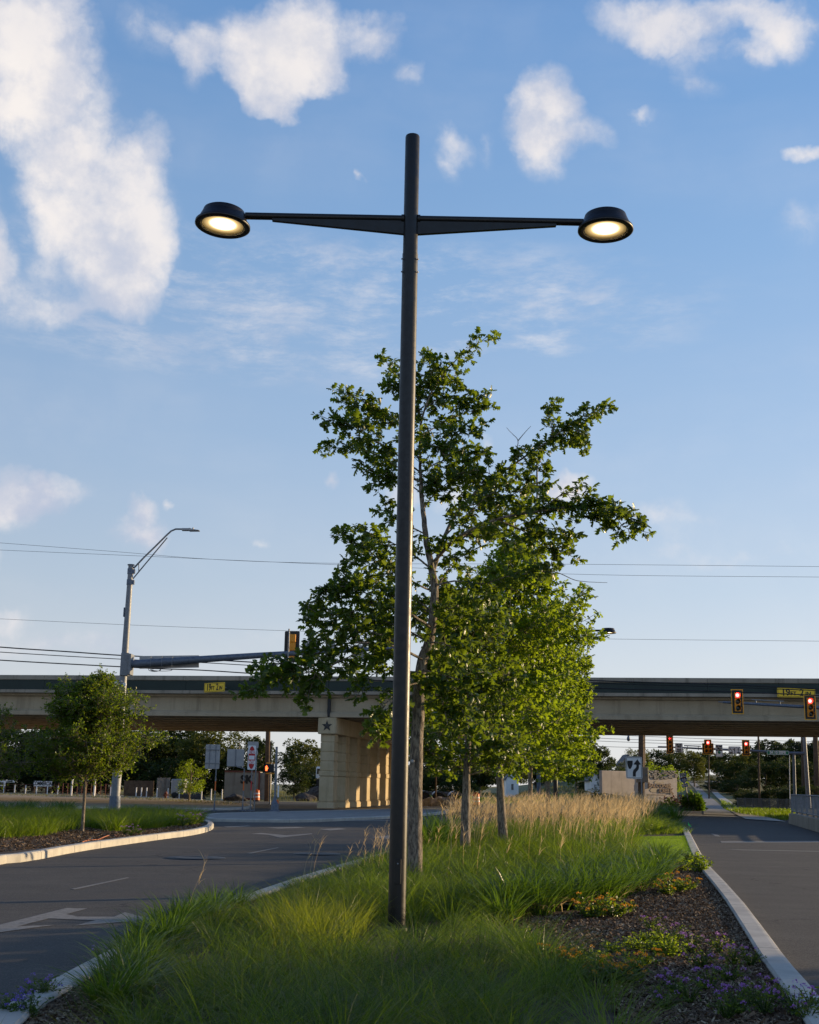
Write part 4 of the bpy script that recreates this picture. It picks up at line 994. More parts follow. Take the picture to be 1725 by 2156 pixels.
# pedestrian signal pole
D8 = 66.0
PP = at(*Z5(668, 685), D8); PP = V0((PP.x, D8, .14))
t = thing('pedestrian_signal_pole', 'slim grey pole on a flared base carrying a pedestrian signal', 'pole', PP)
mb = MB(); tp = Lc(*Z5(689, 168), D8, PP); bt = Lc(*Z5(674, 620), D8, PP); lnx = tp.x-bt.x
mb.tube([(0, 0, .5), (lnx*.93, 0, tp.z)], [.068, .062], 16); po = mb.build('pole', 'galv', t)
mb = MB(); mb.lathe([(.30, 0), (.30, .05), (.22, .08), (.21, .42), (.17, .5), (.10, .62), (.075, .78), (.07, .8)], (0, 0, 0), 8, smooth=False); mb.build('base', 'galvd', t)
q = Lc(*Z5(690, 525), D8, PP); mb = MB(); mb.box((.16, -.02, q.z+.1), (.07, .1, .62), None, .01); sp_ = mb.build('button_sign', 'wht', po)
mb = MB(); mb.box((.14, -.03, q.z-.45), (.12, .12, .22), None, .02); mb.build('push_button', 'orange', po)
a, b = at(*Z5(592, 300), D8), at(*Z5(662, 365), D8); c = (a+b)/2
t2 = thing('pedestrian_signal', 'black pedestrian signal showing an orange raised hand', 'pedestrian signal', c)
w, h = b.x-a.x, a.z-b.z
mb = MB(); mb.box((w*.0, .1, 0), (w*.95, .3, h), None, .02); bx = mb.build('housing', 'black', t2)
mb = MB(); S2 = h*.45
mb.box((-w*.27, -.06, S2), (w*.44, .2, .02)); mb.box((-w*.27-w*.22, -.06, 0), (.02, .2, h*.9)); mb.box((-w*.27+w*.22, -.06, 0), (.02, .2, h*.9)); mb.build('visor', 'black', bx)
HND = [(-.09, -.26), (.09, -.26), (.13, -.12), (.24, .02), (.20, .07), (.11, -.01), (.10, .20), (.06, .21), (.055, .03), (.045, .27), (.0, .28), (-.005, .03), (-.02, .25), (-.065, .24), (-.06, .02), (-.085, .17), (-.125, .16), (-.13, -.08)]
mb = MB(); k = h*1.25; mb.prism([(-w*.27+x*k*.8, z*k) for x, z in HND], -.055, -.065, XZ); mb.build('hand', 'hand', bx)
mb = MB(); mb.box((w*.15, .1, h*.5+.05), (w*1.0, .07, .06)); mb.box((w*.15, .1, -h*.5-.05), (w*1.0, .07, .06)); mb.build('mounting_bar', 'sigy', t2)

# ------------------------------------------------------------------ wires
def wire(pts, D, r, label, group, Ds=None, ext=True):
    P = [at(x, y, (Ds[i] if Ds else D)) for i, (x, y) in enumerate(pts)]
    # smooth sag through the points
    Q = []
    for i in range(len(P)-1):
        p0, p1, p2, p3 = P[max(i-1, 0)], P[i], P[i+1], P[min(i+2, len(P)-1)]
        for k in range(6):
            u = k/6; Q.append(0.5*((2*p1)+(p2-p0)*u+(2*p0-5*p1+4*p2-p3)*u*u+(3*p1-p0-3*p2+p3)*u**3))
    Q.append(P[-1])
    mb = MB(); mb.tube([q-P[0] for q in Q], r, 5); o = mb.build('overhead_wire', 'wire', None, P[0]); return tag(o, label, 'wire', group)
g1 = 'thin power lines crossing the sky'
wire([(-200, 1128), (0, 1143), (250, 1162), (420, 1176), (600, 1184), (830, 1187), (1200, 1188), (1725, 1193), (1950, 1196)], 90, .013, 'thin power line crossing the sky, topmost at the left edge', g1)
wire([(-200, 1148), (0, 1158), (280, 1170), (500, 1180), (830, 1194), (1250, 1210), (1725, 1215), (1950, 1217)], 90, .013, 'thin power line just under the topmost one at the left edge', g1)
wire([(-200, 1292), (0, 1303), (300, 1317), (600, 1328), (900, 1338), (1250, 1345), (1725, 1350), (1950, 1352)], 90, .012, 'thin power line crossing behind the clear signal back', g1)
g2 = 'thick black cables in front of the bridge'
wire([(-200, 1345), (0, 1362.5), (140, 1372), (255, 1380), (400, 1387), (560, 1396), (830, 1412), (1250, 1433), (1500, 1440.5), (1725, 1450.5), (1950, 1460)], 58, .030, 'thick black cable, highest of those passing over the bridge rail', g2)
wire([(-200, 1358), (0, 1373), (255, 1388), (420, 1395), (560, 1403), (830, 1418), (1250, 1438), (1500, 1445.5), (1725, 1454.5), (1950, 1464)], 58, .020, 'thinner black cable, second of those passing over the bridge rail', g2)
wire([(-200, 1374), (0, 1390), (255, 1404), (330, 1408), (420, 1411), (560, 1420), (700, 1428), (830, 1434), (1250, 1449), (1500, 1455.5), (1725, 1464.5), (1950, 1478)], 58, .028, 'thick black cable with a loop of slack, lowest over the bridge rail', g2)
c0 = at(325, 1410, 57.9); mb = MB()
for k, (sx_, sz_, ox) in enumerate(((.28, .09, 0), (.25, .07, .06), (.5, .06, .35))):
    mb.tube([(ox+sx_*math.cos(2*math.pi*i/16), .02*k, sz_*math.sin(2*math.pi*i/16)) for i in range(17)], .014, 5)
tag(mb.build('cable_loop', 'wire', None, c0), 'small bundle of looped cable slack below the grey sign panel', 'cable')
g3 = 'wires seen under the bridge at right'
for (y0, y1, ds) in ((1548, 1562, 'topmost under the bridge soffit'), (1556, 1566.5, 'second from the soffit'), (1562, 1572, 'third from the soffit'), (1573, 1575, 'lowest above the distant trees')):
    wire([(1180, y0-6), (1300, y0), (1500, (y0+y1)/2+1), (1725, y1), (1900, y1+3)], 112, .02, 'thin wire beyond the bridge at right, '+ds, g3)

# utility poles
def upole(px, D, ytop, ybot, r, label, lean_px=0, mat='wood', extra=None, group='utility poles beyond the bridge'):
    b = at(px, ybot, D); b.z = gz(b.x, b.y); tp = at(px-lean_px, ytop, D)
    t = thing('utility_pole', label, 'utility pole', b, 0, group)
    mb = MB(); mb.tube([(0, 0, -.2), (tp.x-b.x, 0, tp.z-b.z)], [r, r*.8], 14); p = mb.build('pole', mat, t)
    if extra: extra(t, p, tp-b)
    return t
def box1(t, p, tp):
    a, b = at(*zx(360, 780), 112)-t.location, at(*zx(448, 895), 112)-t.location; c = (a+b)/2
    mb = MB(); mb.box((c.x, -.3, c.z), (b.x-a.x, .6, a.z-b.z), None, .03); bx = mb.build('equipment_box', 'boxtan', t)
    mb = MB(); mb.box((c.x+.3, -.62, c.z), (.1, .05, .2)); mb.box((c.x, -.61, c.z), (.02, .02, a.z-b.z-.1)); mb.build('latch', 'galvd', bx)
    mb = MB(); aa = at(*zx(307, 556), 112)-t.location; mb.tube([(0, 0, aa.z+.35), (aa.x*.5, 0, aa.z+.4), (aa.x, 0, aa.z+.25)], .025, 6); mb.build('lamp_bracket', 'galvd', t)
    mb = MB(); mb.lathe([(.02, .2), (.07, .12), (.12, 0), (.17, -.18), (.12, -.32), (.05, -.38)], (aa.x, 0, aa.z), 12); mb.build('lamp', 'galvd', t)
upole(1350+.6, 112, 1530, 1700, .30, 'thick brown utility pole carrying a tan box, behind the black arrow sign', 0, extra=box1)
upole(1342.5-1.2, 117, 1530, 1700, .26, 'brown utility pole standing just left of the one with the tan box', 0) if False else None
upole(zx(412, 0)[0], 122, 1530, 1700, .33, 'orange brown utility pole standing just behind the one with the tan box', 0)
upole(zx(1281, 0)[0], 108, 1545, 1690, .10, 'thin dark utility pole left of the green street name sign', 2)
upole(zx(1612, 0)[0], 112, 1545, 1670, .22, 'dark utility pole just left of the pale signal mast', 2)
upole(zx(1716, 0)[0], 110, 1545, 1700, .27, 'dark utility pole at the far right beyond the rail', 5)
upole(zx(905, 0)[0], 128, 1590, 1668, .09, 'slim dark pole at the top of the pavement', 0)
upole(zx(1506, 0)[0], 105, 1590, 1692, .035, 'very thin white guy pole below the end of the street name sign', 0, 'wht')
upole(Z5(612, 0)[0], 112, 1540, 1680, .27, 'brown utility pole left of the pedestrian signal', -2)
upole(Z5(633, 0)[0], 95, 1562, 1688, .075, 'thin pale metal pole between the utility pole and the pedestrian pole', -2, 'galv')
def ZC(x, y): return (815.8+.2898*x, 1552.6+.2898*y)
def wsign(t, p, tp):
    a, b = at(*ZC(362, 226), 100)-t.location, at(*ZC(390, 268), 100)-t.location; c = (a+b)/2
    plate(b.x-a.x, a.z-b.z, .04, -.1, -.08, c.x, c.z).build('sign_panel', 'wht', t)
upole(ZC(352, 0)[0], 100, ZC(0, 60)[1], ZC(0, 392)[1]+16, .07, 'slim reddish pole with a small white sign seen beside the first oak', -1.5, 'wood', wsign)
# high mast light far behind the oaks
b = at(1135, 1700, 160); b.z = 0; tp = at(1131, 972, 160)
t = thing('high_mast_light', 'very tall thin mast light rising behind the oak crowns', 'light mast', b)
mb = MB(); mb.tube([(0, 0, 0), (tp.x-b.x, 0, tp.z)], [.28, .13], 12); mb.build('pole', 'galvd', t)
mb = MB(); mb.lathe([(.02, .5), (.45, .35), (.62, .1), (.6, -.05), (.2, -.15)], (tp.x-b.x, 0, tp.z), 14); mb.build('lamp_ring', 'galvd', t)

# ------------------------------------------------------------------ distant furniture
ORD = ['first', 'second', 'third', 'fourth', 'fifth', 'sixth', 'seventh', 'eighth', 'ninth', 'tenth', 'eleventh', 'twelfth', 'thirteenth', 'fourteenth', 'fifteenth', 'sixteenth', 'seventeenth', 'eighteenth', 'nineteenth', 'twentieth']
ORD += ['twenty-'+o for o in ORD[:9]]+['thirtieth']
def order(xs, group=None):
    r_ = sorted(range(len(xs)), key=lambda i: xs[i]); out = [0]*len(xs)
    for k, i in enumerate(r_): out[i] = ORD[k]
    return out
def bollard(px, py, D, h, label):
    b = HZ(px, py, 0.02) if D is None else at(px, py, D)
    b.z = 0.02
    mb = MB(); mb.tube([(0, 0, 0), (0, 0, h)], .055, 10); mb.tube([(0, 0, 0), (0, 0, .05)], .10, 10)
    o = mb.build('marker_post', 'wht', None, b); return tag(o, label, 'post', 'white marker posts along the verge')
for i, px in enumerate([7, 30, 53, 76, 99, 121, 199, 232, 286, 297, 308, 330, 353, 377, 399, 424, 444, 467]):
    lab = 'slim white marker post, %s from the left along the dirt verge' % ORD[i]
    bollard(px, 1671+ (px/467)*13.5+1.0, None, 1.0 if px not in (232,) else 1.0, lab)
PB0 = HZ(7, 1672, 0.02)
# farm gate, fence
def fence_rail(pxs, y0, D, name, label, rails, posts, mat, hh=1.1, r=.03):
    a = at(pxs[0], y0, D); b = at(pxs[1], y0, D); a.z = b.z = 0; t = thing(name, label, 'fence', a, math.atan2((b-a).y, (b-a).x)); L = (b-a).length
    mb = MB()
    for k in range(rails): z = .2+(hh-.25)*k/(rails-1); mb.tube([(0, 0, z), (L, 0, z)], r*.7, 5)
    mb.build('rails', mat, t)
    for k in range(posts): mb = MB(); mb.tube([(L*k/(posts-1), 0, 0), (L*k/(posts-1), 0, hh)], r*1.3, 6); mb.build('post', mat, t)
fence_rail((-60, 118), 1665, 136, 'pipe_fence', 'rusty brown pipe fence behind the white marker posts', 4, 9, 'rust')
fence_rail((122, 232), 1665, 128, 'pipe_gate', 'rusty pipe gate and pens behind the small tree', 5, 12, 'rust', 1.3)
for px, yb, lb in ((150, 1673, 'white wooden gatepost left of the small tree trunk'), (198, 1674, 'white wooden gatepost right of the small tree trunk'), (251, 1676, 'tall white gatepost beside the signal mast base')):
    b = at(px, yb, 118); b.z = 0; mb = MB(); mb.box((0, 0, .8 if px < 240 else 1.6), (.14, .14, 1.6 if px < 240 else 3.2), None, .02); mb.box((0, 0, 1.65 if px < 240 else 3.25), (.19, .19, .08)); tag(mb.build('gatepost', 'wht', None, b), lb, 'gatepost', 'white gateposts')
def banner(x0, y0, x1, y1, D, body, label, xs, size=.8, th=.03):
    a, b = at(x0, y0, D), at(x1, y1, D); c = (a+b)/2; w, h = b.x-a.x, a.z-b.z; B = V0((c.x, D, 0)); t = thing('banner', label, 'banner', B)
    p = plate(w, h, .02, 0, th, 0, c.z).build('panel', 'wht', t); text('lettering', body, h*size, 'ink', p, (0, -.01, c.z), xs=xs, bold=.02)
    for s in (-.46, .46): mb = MB(); mb.box((s*w, .06, c.z/2+.1), (.06, .06, c.z+.2)); mb.build('stake', 'wood', t)
banner(71.5, 1644.5, 109.5, 1656, 132, 'COMMERCIAL', 'white banner reading COMMERCIAL in black capitals', .62, 1.05)
banner(-18, 1643, 11, 1655, 132, 'acres', 'white banner ending in res, cut by the left edge', .95, 1.0)
banner(11, 1643, 31, 1647.5, 133, '11.82 ACRES', 'small white strip of lettering beside the left edge banner', .7, .7)
# shipping container with letters
D = 118
a, b = at(474, 1624, D), at(545, 1668, D); w = b.x-a.x; h = a.z
B = V0((a.x, D, 0)); t = thing('shipping_container', 'pale shipping container with dark letters SK and an orange brown end', 'container', B)
mb = MB(); n = 34
P = []
for k in range(n):
    x0 = w*k/n; P += [(x0, 0), (x0+w/n*.35, 0), (x0+w/n*.5, .05), (x0+w/n*.85, .05)]
P += [(w, 0), (w, 2.4), (0, 2.4)]
mb.prism(P[::-1], .15, h, lambda a_, b_, d_: V0((a_, b_, d_))); bd = mb.build('body', 'container', t)
mb = MB(); mb.box((w/2, 0, h), (w+.06, .14, .14)); mb.box((w/2, 0, .12), (w+.06, .14, .18)); mb.box((w, 0, h/2), (.16, .16, h)); mb.build('frame', 'rust', bd)
a2, b2 = at(505, 1633, D), at(534, 1651, D); text('lettering', 'SK', (a2.z-b2.z)*1.35, 'ink', bd, ((a2.x+b2.x)/2-B.x, -.03, (a2.z+b2.z)/2), xs=1.0, bold=.05)
mb = MB(); mb.box((w+.55, .6, h/2), (1.0, 1.2, h*.94), None, .03); mb.build('end_box', 'oldwood', t)
# board shed behind the myrtle
D = 124; a, b = at(331, 1638, D), at(357, 1667, D); B = V0((a.x, D, 0)); w = b.x-a.x
t = thing('board_shed', 'weathered grey board shed wall right of the small tree', 'shed', B)
mb = MB()
for k in range(9): mb.box((w*(k+.5)/9, 0, a.z/2), (w/9-.02, .05, a.z+(k % 3)*.05))
mb.build('wall', 'oldwood', t); mb = MB(); mb.box((-1.9, .5, a.z/2-.2), (3.0, .08, a.z-.2)); mb.build('side_wall', 'wood', t)
D = 122; a, b = at(357, 1640, D), at(384, 1667, D); B = V0((a.x, D+1, 0)); w = b.x-a.x
t = thing('utility_trailer', 'pale blue grey trailer partly behind the feathery shrub', 'trailer', B)
mb = MB(); mb.box((w/2, .8, a.z/2+.2), (w, 1.6, a.z-.4), None, .08); bd = mb.build('body', 'alu', t)
for x in (.3, .7): mb = MB(); mb.lathe([(.02, -.1), (.3, -.1), (.32, 0), (.3, .1), (.02, .1)], (w*x, 0, .3), 14, 'Y'); mb.build('wheel', 'tyre', t)
# barrels
def barrel(px, py, D, label, s=1.0):
    b = at(px, py, D); b.z = gz(b.x, b.y)+.02
    t = thing('traffic_barrel', label, 'traffic barrel', b, 0, 'orange and white traffic barrels'); t.scale = (s,)*3
    segs = [(.0, .12, .33, 'tyre'), (.12, .34, .29, 'orange'), (.34, .47, .285, 'wht'), (.47, .62, .275, 'orange'), (.62, .75, .27, 'wht'), (.75, .98, .255, 'orange')]
    for z0, z1, r, m_ in segs:
        mb = MB(); mb.lathe([(r, z0), (r-.012, (z0+z1)/2), (r-.004, z1), (.02, z1+.004)], (0, 0, 0), 18); mb.build('band' if m_ != 'tyre' else 'base', m_, t)
    mb = MB(); mb.box((0, 0, 1.02), (.2, .04, .08), None, .01); mb.build('handle', 'orange', t)
barrel(540.5, 1675, 110, 'orange barrel with white bands beside the container, left of the pier', 1.0)
barrel(1003, 1681, 100, 'orange and white striped barrel seen between the oak trunks', 1.05)
# hydrant
b = at(349.5, 1667, 112); b.z = 0
t = thing('fire_hydrant', 'small dark red hydrant among the white posts', 'hydrant', b)
mb = MB(); mb.lathe([(.2, 0), (.2, .06), (.13, .08), (.13, .5), (.17, .52), (.17, .58), (.12, .66), (.05, .74), (.03, .8), (.001, .8)], (0, 0, 0), 14); mb.build('body', 'rust', t)
mb = MB(); mb.tube([(-.24, 0, .42), (.24, 0, .42)], .06, 10); mb.tube([(0, -.22, .4), (0, 0, .4)], .075, 10); mb.build('outlets', 'rust', t)
# boulders
def rockmesh(seed, r):
    r_ = random.Random(seed); import bmesh
    bm = bmesh.new(); bmesh.ops.create_icosphere(bm, subdivisions=3, radius=1.0)
    pl = [(V0((r_.uniform(-1, 1), r_.uniform(-1, 1), r_.uniform(-.6, 1))).normalized(), r_.uniform(.55, .85)) for _ in range(22)]
    for v in bm.verts:
        for n_, d_ in pl:
            k = v.co.dot(n_)-d_
            if k > 0: v.co -= n_*k*.95
        v.co.x *= r[0]; v.co.y *= r[1]; v.co.z *= r[2]
    for v in bm.verts:
        k = 1+.07*math.sin(v.co.x*7+seed)*math.sin(v.co.y*6+seed*2)+.05*math.sin(v.co.z*11+v.co.x*5+seed)
        v.co *= k
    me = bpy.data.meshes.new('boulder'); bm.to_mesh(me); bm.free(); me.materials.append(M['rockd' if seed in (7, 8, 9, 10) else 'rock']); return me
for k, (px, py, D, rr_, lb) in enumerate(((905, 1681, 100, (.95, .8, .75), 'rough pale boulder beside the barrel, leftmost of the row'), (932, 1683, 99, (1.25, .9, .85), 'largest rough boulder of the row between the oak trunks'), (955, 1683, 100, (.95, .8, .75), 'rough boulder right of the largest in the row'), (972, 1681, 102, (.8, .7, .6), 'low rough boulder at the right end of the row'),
      (640, 1683, 118, (1.3, 1.0, .75), 'dark heap of rock left of the bridge pier'), (664, 1682, 120, (1.7, 1.2, 1.35), 'taller dark rock heap touching the left side of the pier'), (492, 1682, 112, (1.2, .9, .7), 'dark rounded rock in front of the container'), (402, 1680, 120, (1.6, 1.1, .8), 'dark low rock behind the feathery shrub'))):
    b = at(px, py, D); b.z = .2*rr_[2]; o = bpy.data.objects.new('boulder', rockmesh(k+3, rr_)); COL.objects.link(o); o.location = b; tag(o, lb, 'rock', 'rough boulders beyond the junction')
# truck tractor part behind boulders
b = at(900, 1680, 106); b.z = 0
t = thing('truck_chassis', 'dusty truck chassis with paired wheels behind the boulders', 'truck', b, R(12))
mb = MB(); mb.box((.5, 0, 1.0), (4.4, 1.0, .22)); mb.build('frame', 'galvd', t)
for x in (-.5, .75): 
    mb = MB(); mb.lathe([(.05, -.2), (.5, -.2), (.54, -.1), (.54, .2), (.05, .2)], (x, -1.0, .54), 20, 'Y'); w_ = mb.build('wheel', 'tyre', t)
    mb = MB(); mb.lathe([(.02, -.16), (.24, -.19), (.26, -.21)], (x, -1.0, .54), 14, 'Y'); mb.build('rim', 'galvd', w_)
for x in (-.5, .75, 2.2):
    mb = MB(); K = 12; vs = []
    for k in range(K+1):
        a = R(20+140*k/K); vs += [V0((x+.68*math.cos(a), -1.35, .54+.68*math.sin(a))), V0((x+.68*math.cos(a), -.7, .54+.68*math.sin(a)))]
    mb.add(vs, [(2*k, 2*k+1, 2*k+3, 2*k+2) for k in range(K)], True); mb.build('mudguard', 'alu', t)
# small buildings
def house(px0, px1, ytop, D, label, mat='container', gable=True, zb=None, roofmat='roof', dpt=4.0, win=True):
    a = at(px0, ytop, D); b = at(px1, ytop, D); w = b.x-a.x; z0 = gz((a.x+b.x)/2, D) if zb is None else zb; H = a.z-z0
    t = thing('small_house', label, 'house', V0(((a.x+b.x)/2, D, z0)))
    wall = H*.68 if gable else H*.9; mb = MB(); mb.box((0, dpt/2, wall/2), (w, dpt, wall)); 
    if gable: mb.add([(-w/2, 0, wall), (w/2, 0, wall), (0, 0, H*.97)], [(0, 1, 2)])
    wl = mb.build('wall', mat, t)
    mb = MB()
    if gable:
        for s in (-1, 1):
            p = [(0, H), (s*(w/2+.25), wall-.08), (s*(w/2+.25), wall-.2), (0, H-.14)]
            if s > 0: p = p[::-1]
            mb.prism(p, dpt+.2, -.2, XZ)
    else: mb.box((0, dpt/2, H*.95), (w+.4, dpt+.4, H*.1))
    mb.build('roof', roofmat, t)
    if win:
        for x in ((-.25, .25) if w > 2.5 else (0,)):
            mb = MB(); mb.box((x*w, -.03, wall*.55), (w*.2, .05, wall*.35)); wn_ = mb.build('window', 'glassdark', t)
            mb = MB(); e = .06
            for cx, cz, ww, hh_ in ((0, wall*.175, w*.2+e, e), (0, -wall*.175, w*.2+e, e), (w*.1, 0, e, wall*.35), (-w*.1, 0, e, wall*.35), (0, 0, e*.5, wall*.35)): mb.box((x*w+cx, -.05, wall*.55+cz), (ww, .04, hh_))
            mb.build('frame', 'wht', wn_)
house(1066, 1092, 1622, 190, 'pale house far across the sunlit field between the oak trunks', 'wht')
house(*[ZC(x, 0)[0] for x in (1473, 1540)], ZC(0, 242)[1], 128, 'small white gabled shed left of the stone entrance wall', 'wht')
house(zx(255, 0)[0], zx(350, 0)[0], zx(0, 683)[1], 175, 'dark low roofed house beyond the entrance wall', 'boxtan')
D = 125; a, b = at(*Z5(990, 320), D), at(*Z5(1040, 418), D); B = V0((a.x, D, b.z-.2)); w = b.x-a.x; h = a.z-b.z
t = thing('parked_van', 'white van front with dark window partly hidden beside the pier', 'van', V0((B.x, D, 0)))
mb = MB(); mb.box((w*.6, 2, (b.z+h/2)), (w*1.3, 4, h), None, .12); vb = mb.build('body', 'wht', t); mb = MB(); mb.box((w*.55, -.03, b.z+h*.62), (w*.9, .05, h*.42), None, .02); mb.build('window', 'glassdark', vb)
mb = MB(); mb.box((w*.6, 2, b.z/2), (w*1.2, 3.8, b.z), None, .05); mb.build('chassis', 'black', t)

# monument wall
D = 112.0
def zw(x, y, D=D): return at(*zx(x, y), D)
a = zw(120, 805); b = zw(285, 806); e = zw(450, 828); f = zw(712, 830)
z0 = 0.0; B = V0((a.x, D, 0)); t = thing('entrance_wall', 'pale stucco entrance wall with brown BALCONES CREEK letters', 'wall', B, R(36)); t.scale = (1/math.cos(R(36))*1.10, 1, 1)
mb = MB(); mb.box(((e.x-a.x)/2, .4, a.z/2), (e.x-a.x, .35, a.z), None, .03); mb.build('plain_wall', 'wall', t)
mb = MB(); O = []
for x, y in [(448, 1045), (714, 1045), (714, 832), (690, 822), (655, 818), (645, 838), (620, 842), (600, 855), (560, 868), (515, 866), (500, 850), (480, 835), (448, 828)]:
    q = zw(x, y); O.append((q.x-a.x, max(0.0, q.z) if y < 1040 else 0.0))
mb.prism(O, .3, 0, XZ) ; fw = mb.build('sign_wall', 'wall', t)
mb = MB(); r_ = random.Random(5)
O2 = [(448, 805), (500, 803), (560, 808), (620, 803), (690, 812), (712, 820)]
for k in range(150):
    x = r_.uniform(448, 712); y = r_.uniform(803, 850 + 18*math.sin((x-448)/264*math.pi)); q = zw(x, y)
    mb.box((q.x-a.x, .02+r_.uniform(0, .1), q.z), (r_.uniform(.1, .26), .3, r_.uniform(.05, .12)), None, .01)
mb.build('stone_top', 'rock', t)
def wt(body, x0, y0, x1, y1):
    p, q = zw(x0, y0), zw(x1, y1); h = (p.z-q.z); text('lettering', body, h*1.45, 'brown', fw, ((p.x+q.x)/2-a.x, -.07, (p.z+q.z)/2), xs=(q.x-p.x)/(h*1.45*len(body)*.62), ext=.03, bold=.015)
wt('B', 470, 895, 492, 940); wt('ALCONE', 494, 905, 636, 934); wt('S', 636, 903, 662, 938); wt('CREE', 556, 942, 648, 975); wt('K', 648, 940, 680, 984)
mb = MB(); p, q = zw(466, 985), zw(622, 990); mb.box(((p.x+q.x)/2-a.x, -.03, (p.z+q.z)/2), (q.x-p.x, .05, .04)); mb.build('rule_line', 'brown', fw)
mb = MB(); O = [(520, 892), (536, 880), (552, 884), (560, 893), (600, 886), (606, 893), (590, 899), (530, 901)]
mb.prism([(zw(*o).x-a.x, zw(*o).z) for o in O], -.002, -.03, XZ)
mb.prism([(zw(*o).x-a.x, zw(*o).z) for o in [(485, 955), (500, 938), (530, 934), (555, 945), (556, 960), (540, 972), (500, 966)]], -.002, -.03, XZ); mb.build('emblem', 'boxtan', fw)
# picket fence and concrete parapet on the right
D = 96.0
a = at(*zx(1122, 1090), D); b = at(*zx(1553, 1098), D-6); a.z = b.z = .35
t = thing('picket_fence', 'grey metal picket fence below the dark hedge', 'fence', a, math.atan2((b-a).y, (b-a).x)); L = (b-a).length; h = at(*zx(1122, 1006), D).z-a.z
for k in range(8): mb = MB(); mb.box((L*k/7, 0, h/2), (.09, .09, h)); mb.build('post', 'galvd', t)
mb = MB()
for z in (.12, h-.06): mb.box((L/2, 0, z), (L, .05, .05))
n = 90
for k in range(n): mb.box((L*(k+.5)/n, 0, h/2), (.022, .022, h-.1))
mb.build('picket_panel', 'galvd', t)
def rail(pts, label):
    P = [HZ(*zx(x, y), .02) for x, y in pts]; B = P[0]; t = thing('bridge_rail', label, 'guard rail', B)
    mb = MB(); mb2 = MB(); H = .5
    for i in range(len(P)-1):
        d = (P[i+1]-P[i]); n_ = V0((-d.y, d.x, 0)).normalized()
        if n_.x < 0: n_ = -n_
        p, q = P[i]-B, P[i+1]-B
        mb.add([p, q, q+n_*.04+V0((0, 0, H)), p+n_*.04+V0((0, 0, H)), p+n_*.38+V0((0, 0, H)), q+n_*.38+V0((0, 0, H)), q+n_*.4, p+n_*.4], [(0, 1, 2, 3), (3, 2, 5, 4), (4, 5, 6, 7)])
        if i == 0: mb.add([p, p+n_*.04+V0((0, 0, H)), p+n_*.38+V0((0, 0, H)), p+n_*.4], [(0, 1, 2, 3)])
        L = d.length; k = max(1, round(L/2.2)); dd = d.normalized()
        for j in range(k+1):
            c = p+dd*(L*j/k)+n_*.2; pm = MB(); pm.box((c.x, c.y, H+.46), (.09, .09, .92), Matrix.Rotation(math.atan2(d.y, d.x), 3, 'Z')); pm.build('post', 'galv', t)
        for z in (.12, .92): mb2.tube([p+n_*.2+V0((0, 0, H+z)), q+n_*.2+V0((0, 0, H+z))], .035, 8)
        kk = int(L/.26)
        for j in range(kk): c = p+dd*(L*(j+.5)/kk)+n_*.2; mb2.box((c.x, c.y, H+.52), (.016, .016, .8))
    mb.build('concrete_base', 'bconc2', t); mb2.build('railing', 'galv', t)
rail([(1500, 1200), (1655, 1246), (1725, 1268), (1900, 1330)], 'concrete parapet topped by a pale metal railing at the right edge')
# green marker flag at the median corner
b = HZ(1452.5, 1750, .12); t = thing('marker_flag', 'tiny bright green flag on a wire at the lawn corner', 'flag', b)
tp = at(1451, 1737, b.y)-b; mb = MB(); mb.tube([(0, 0, 0), (tp.x, 0, tp.z)], .006, 5); mb.build('wire_stem', 'galv', t)
mb = MB(); k = .018; mb.prism([(tp.x-.03, tp.z+.10), (tp.x+.02, tp.z+.02), (tp.x+.10, tp.z-.07), (tp.x+.03, tp.z-.05), (tp.x-.03, tp.z)], .004, -.004, XZ); mb.build('cloth', 'flagg', t)
# tags nailed to oaks and a hose in the island bed
h0 = [HZ(x, y, .12) for x, y in ((332, 1779), (350, 1776), (372, 1770), (390, 1766), (420, 1757), (440, 1753), (462, 1749), (478, 1747))]
def ZL(x, y): return (x*.2502, 1289.5+.2502*y)
h0 = [HZ(ZL(x, y)[0], ZL(x, y)[1]-9, .135) for x, y in ((690, 1970), (740, 1955), (775, 1953), (830, 1950), (870, 1930), (920, 1912), (960, 1912), (995, 1926))]
mb = MB(); mb.tube([p-h0[0] for p in h0], .02, 6); tag(mb.build('hose', 'hose', None, h0[0]), 'orange irrigation hose curling over the mulch of the left island', 'hose')

# ------------------------------------------------------------------ vegetation
def norm(a): return a/np.maximum(np.linalg.norm(a, axis=-1, keepdims=True), 1e-9)
OAK_R = [(.05, .10), (.12, .22), (.36, .24), (.15, .40), (.46, .58), (.17, .62), (.28, .90)]
def leaf_template(kind):
    if kind == 'oak':
        o = [(0.0, 0.0)]+OAK_R+[(0.0, 1.0)]+[(-x, y) for x, y in OAK_R[::-1]]; c = (0, .5)
    elif kind == 'oak_small':
        Rr = [(.12, .2), (.38, .35), (.14, .5), (.34, .8)]; o = [(0, 0)]+Rr+[(0, 1.0)]+[(-x, y) for x, y in Rr[::-1]]; c = (0, .5)
    elif kind == 'oval':
        Rr = [(.2, .25), (.26, .55)]; o = [(0, 0)]+Rr+[(0, 1.0)]+[(-x, y) for x, y in Rr[::-1]]; c = (0, .5)
    elif kind == 'quad':
        o = [(0, 0), (.32, .5), (0, 1), (-.32, .5)]; v = np.array([(x, y, -abs(x)*.3) for x, y in o]); return v, np.array([(0, 1, 2), (0, 2, 3)])
    v = [(x, y, -abs(x)*.45-y*y*.18) for x, y in o]+[(c[0], c[1], .02)]; n = len(o)
    return np.array(v), np.array([(i, (i+1) % n, n) for i in range(n)])
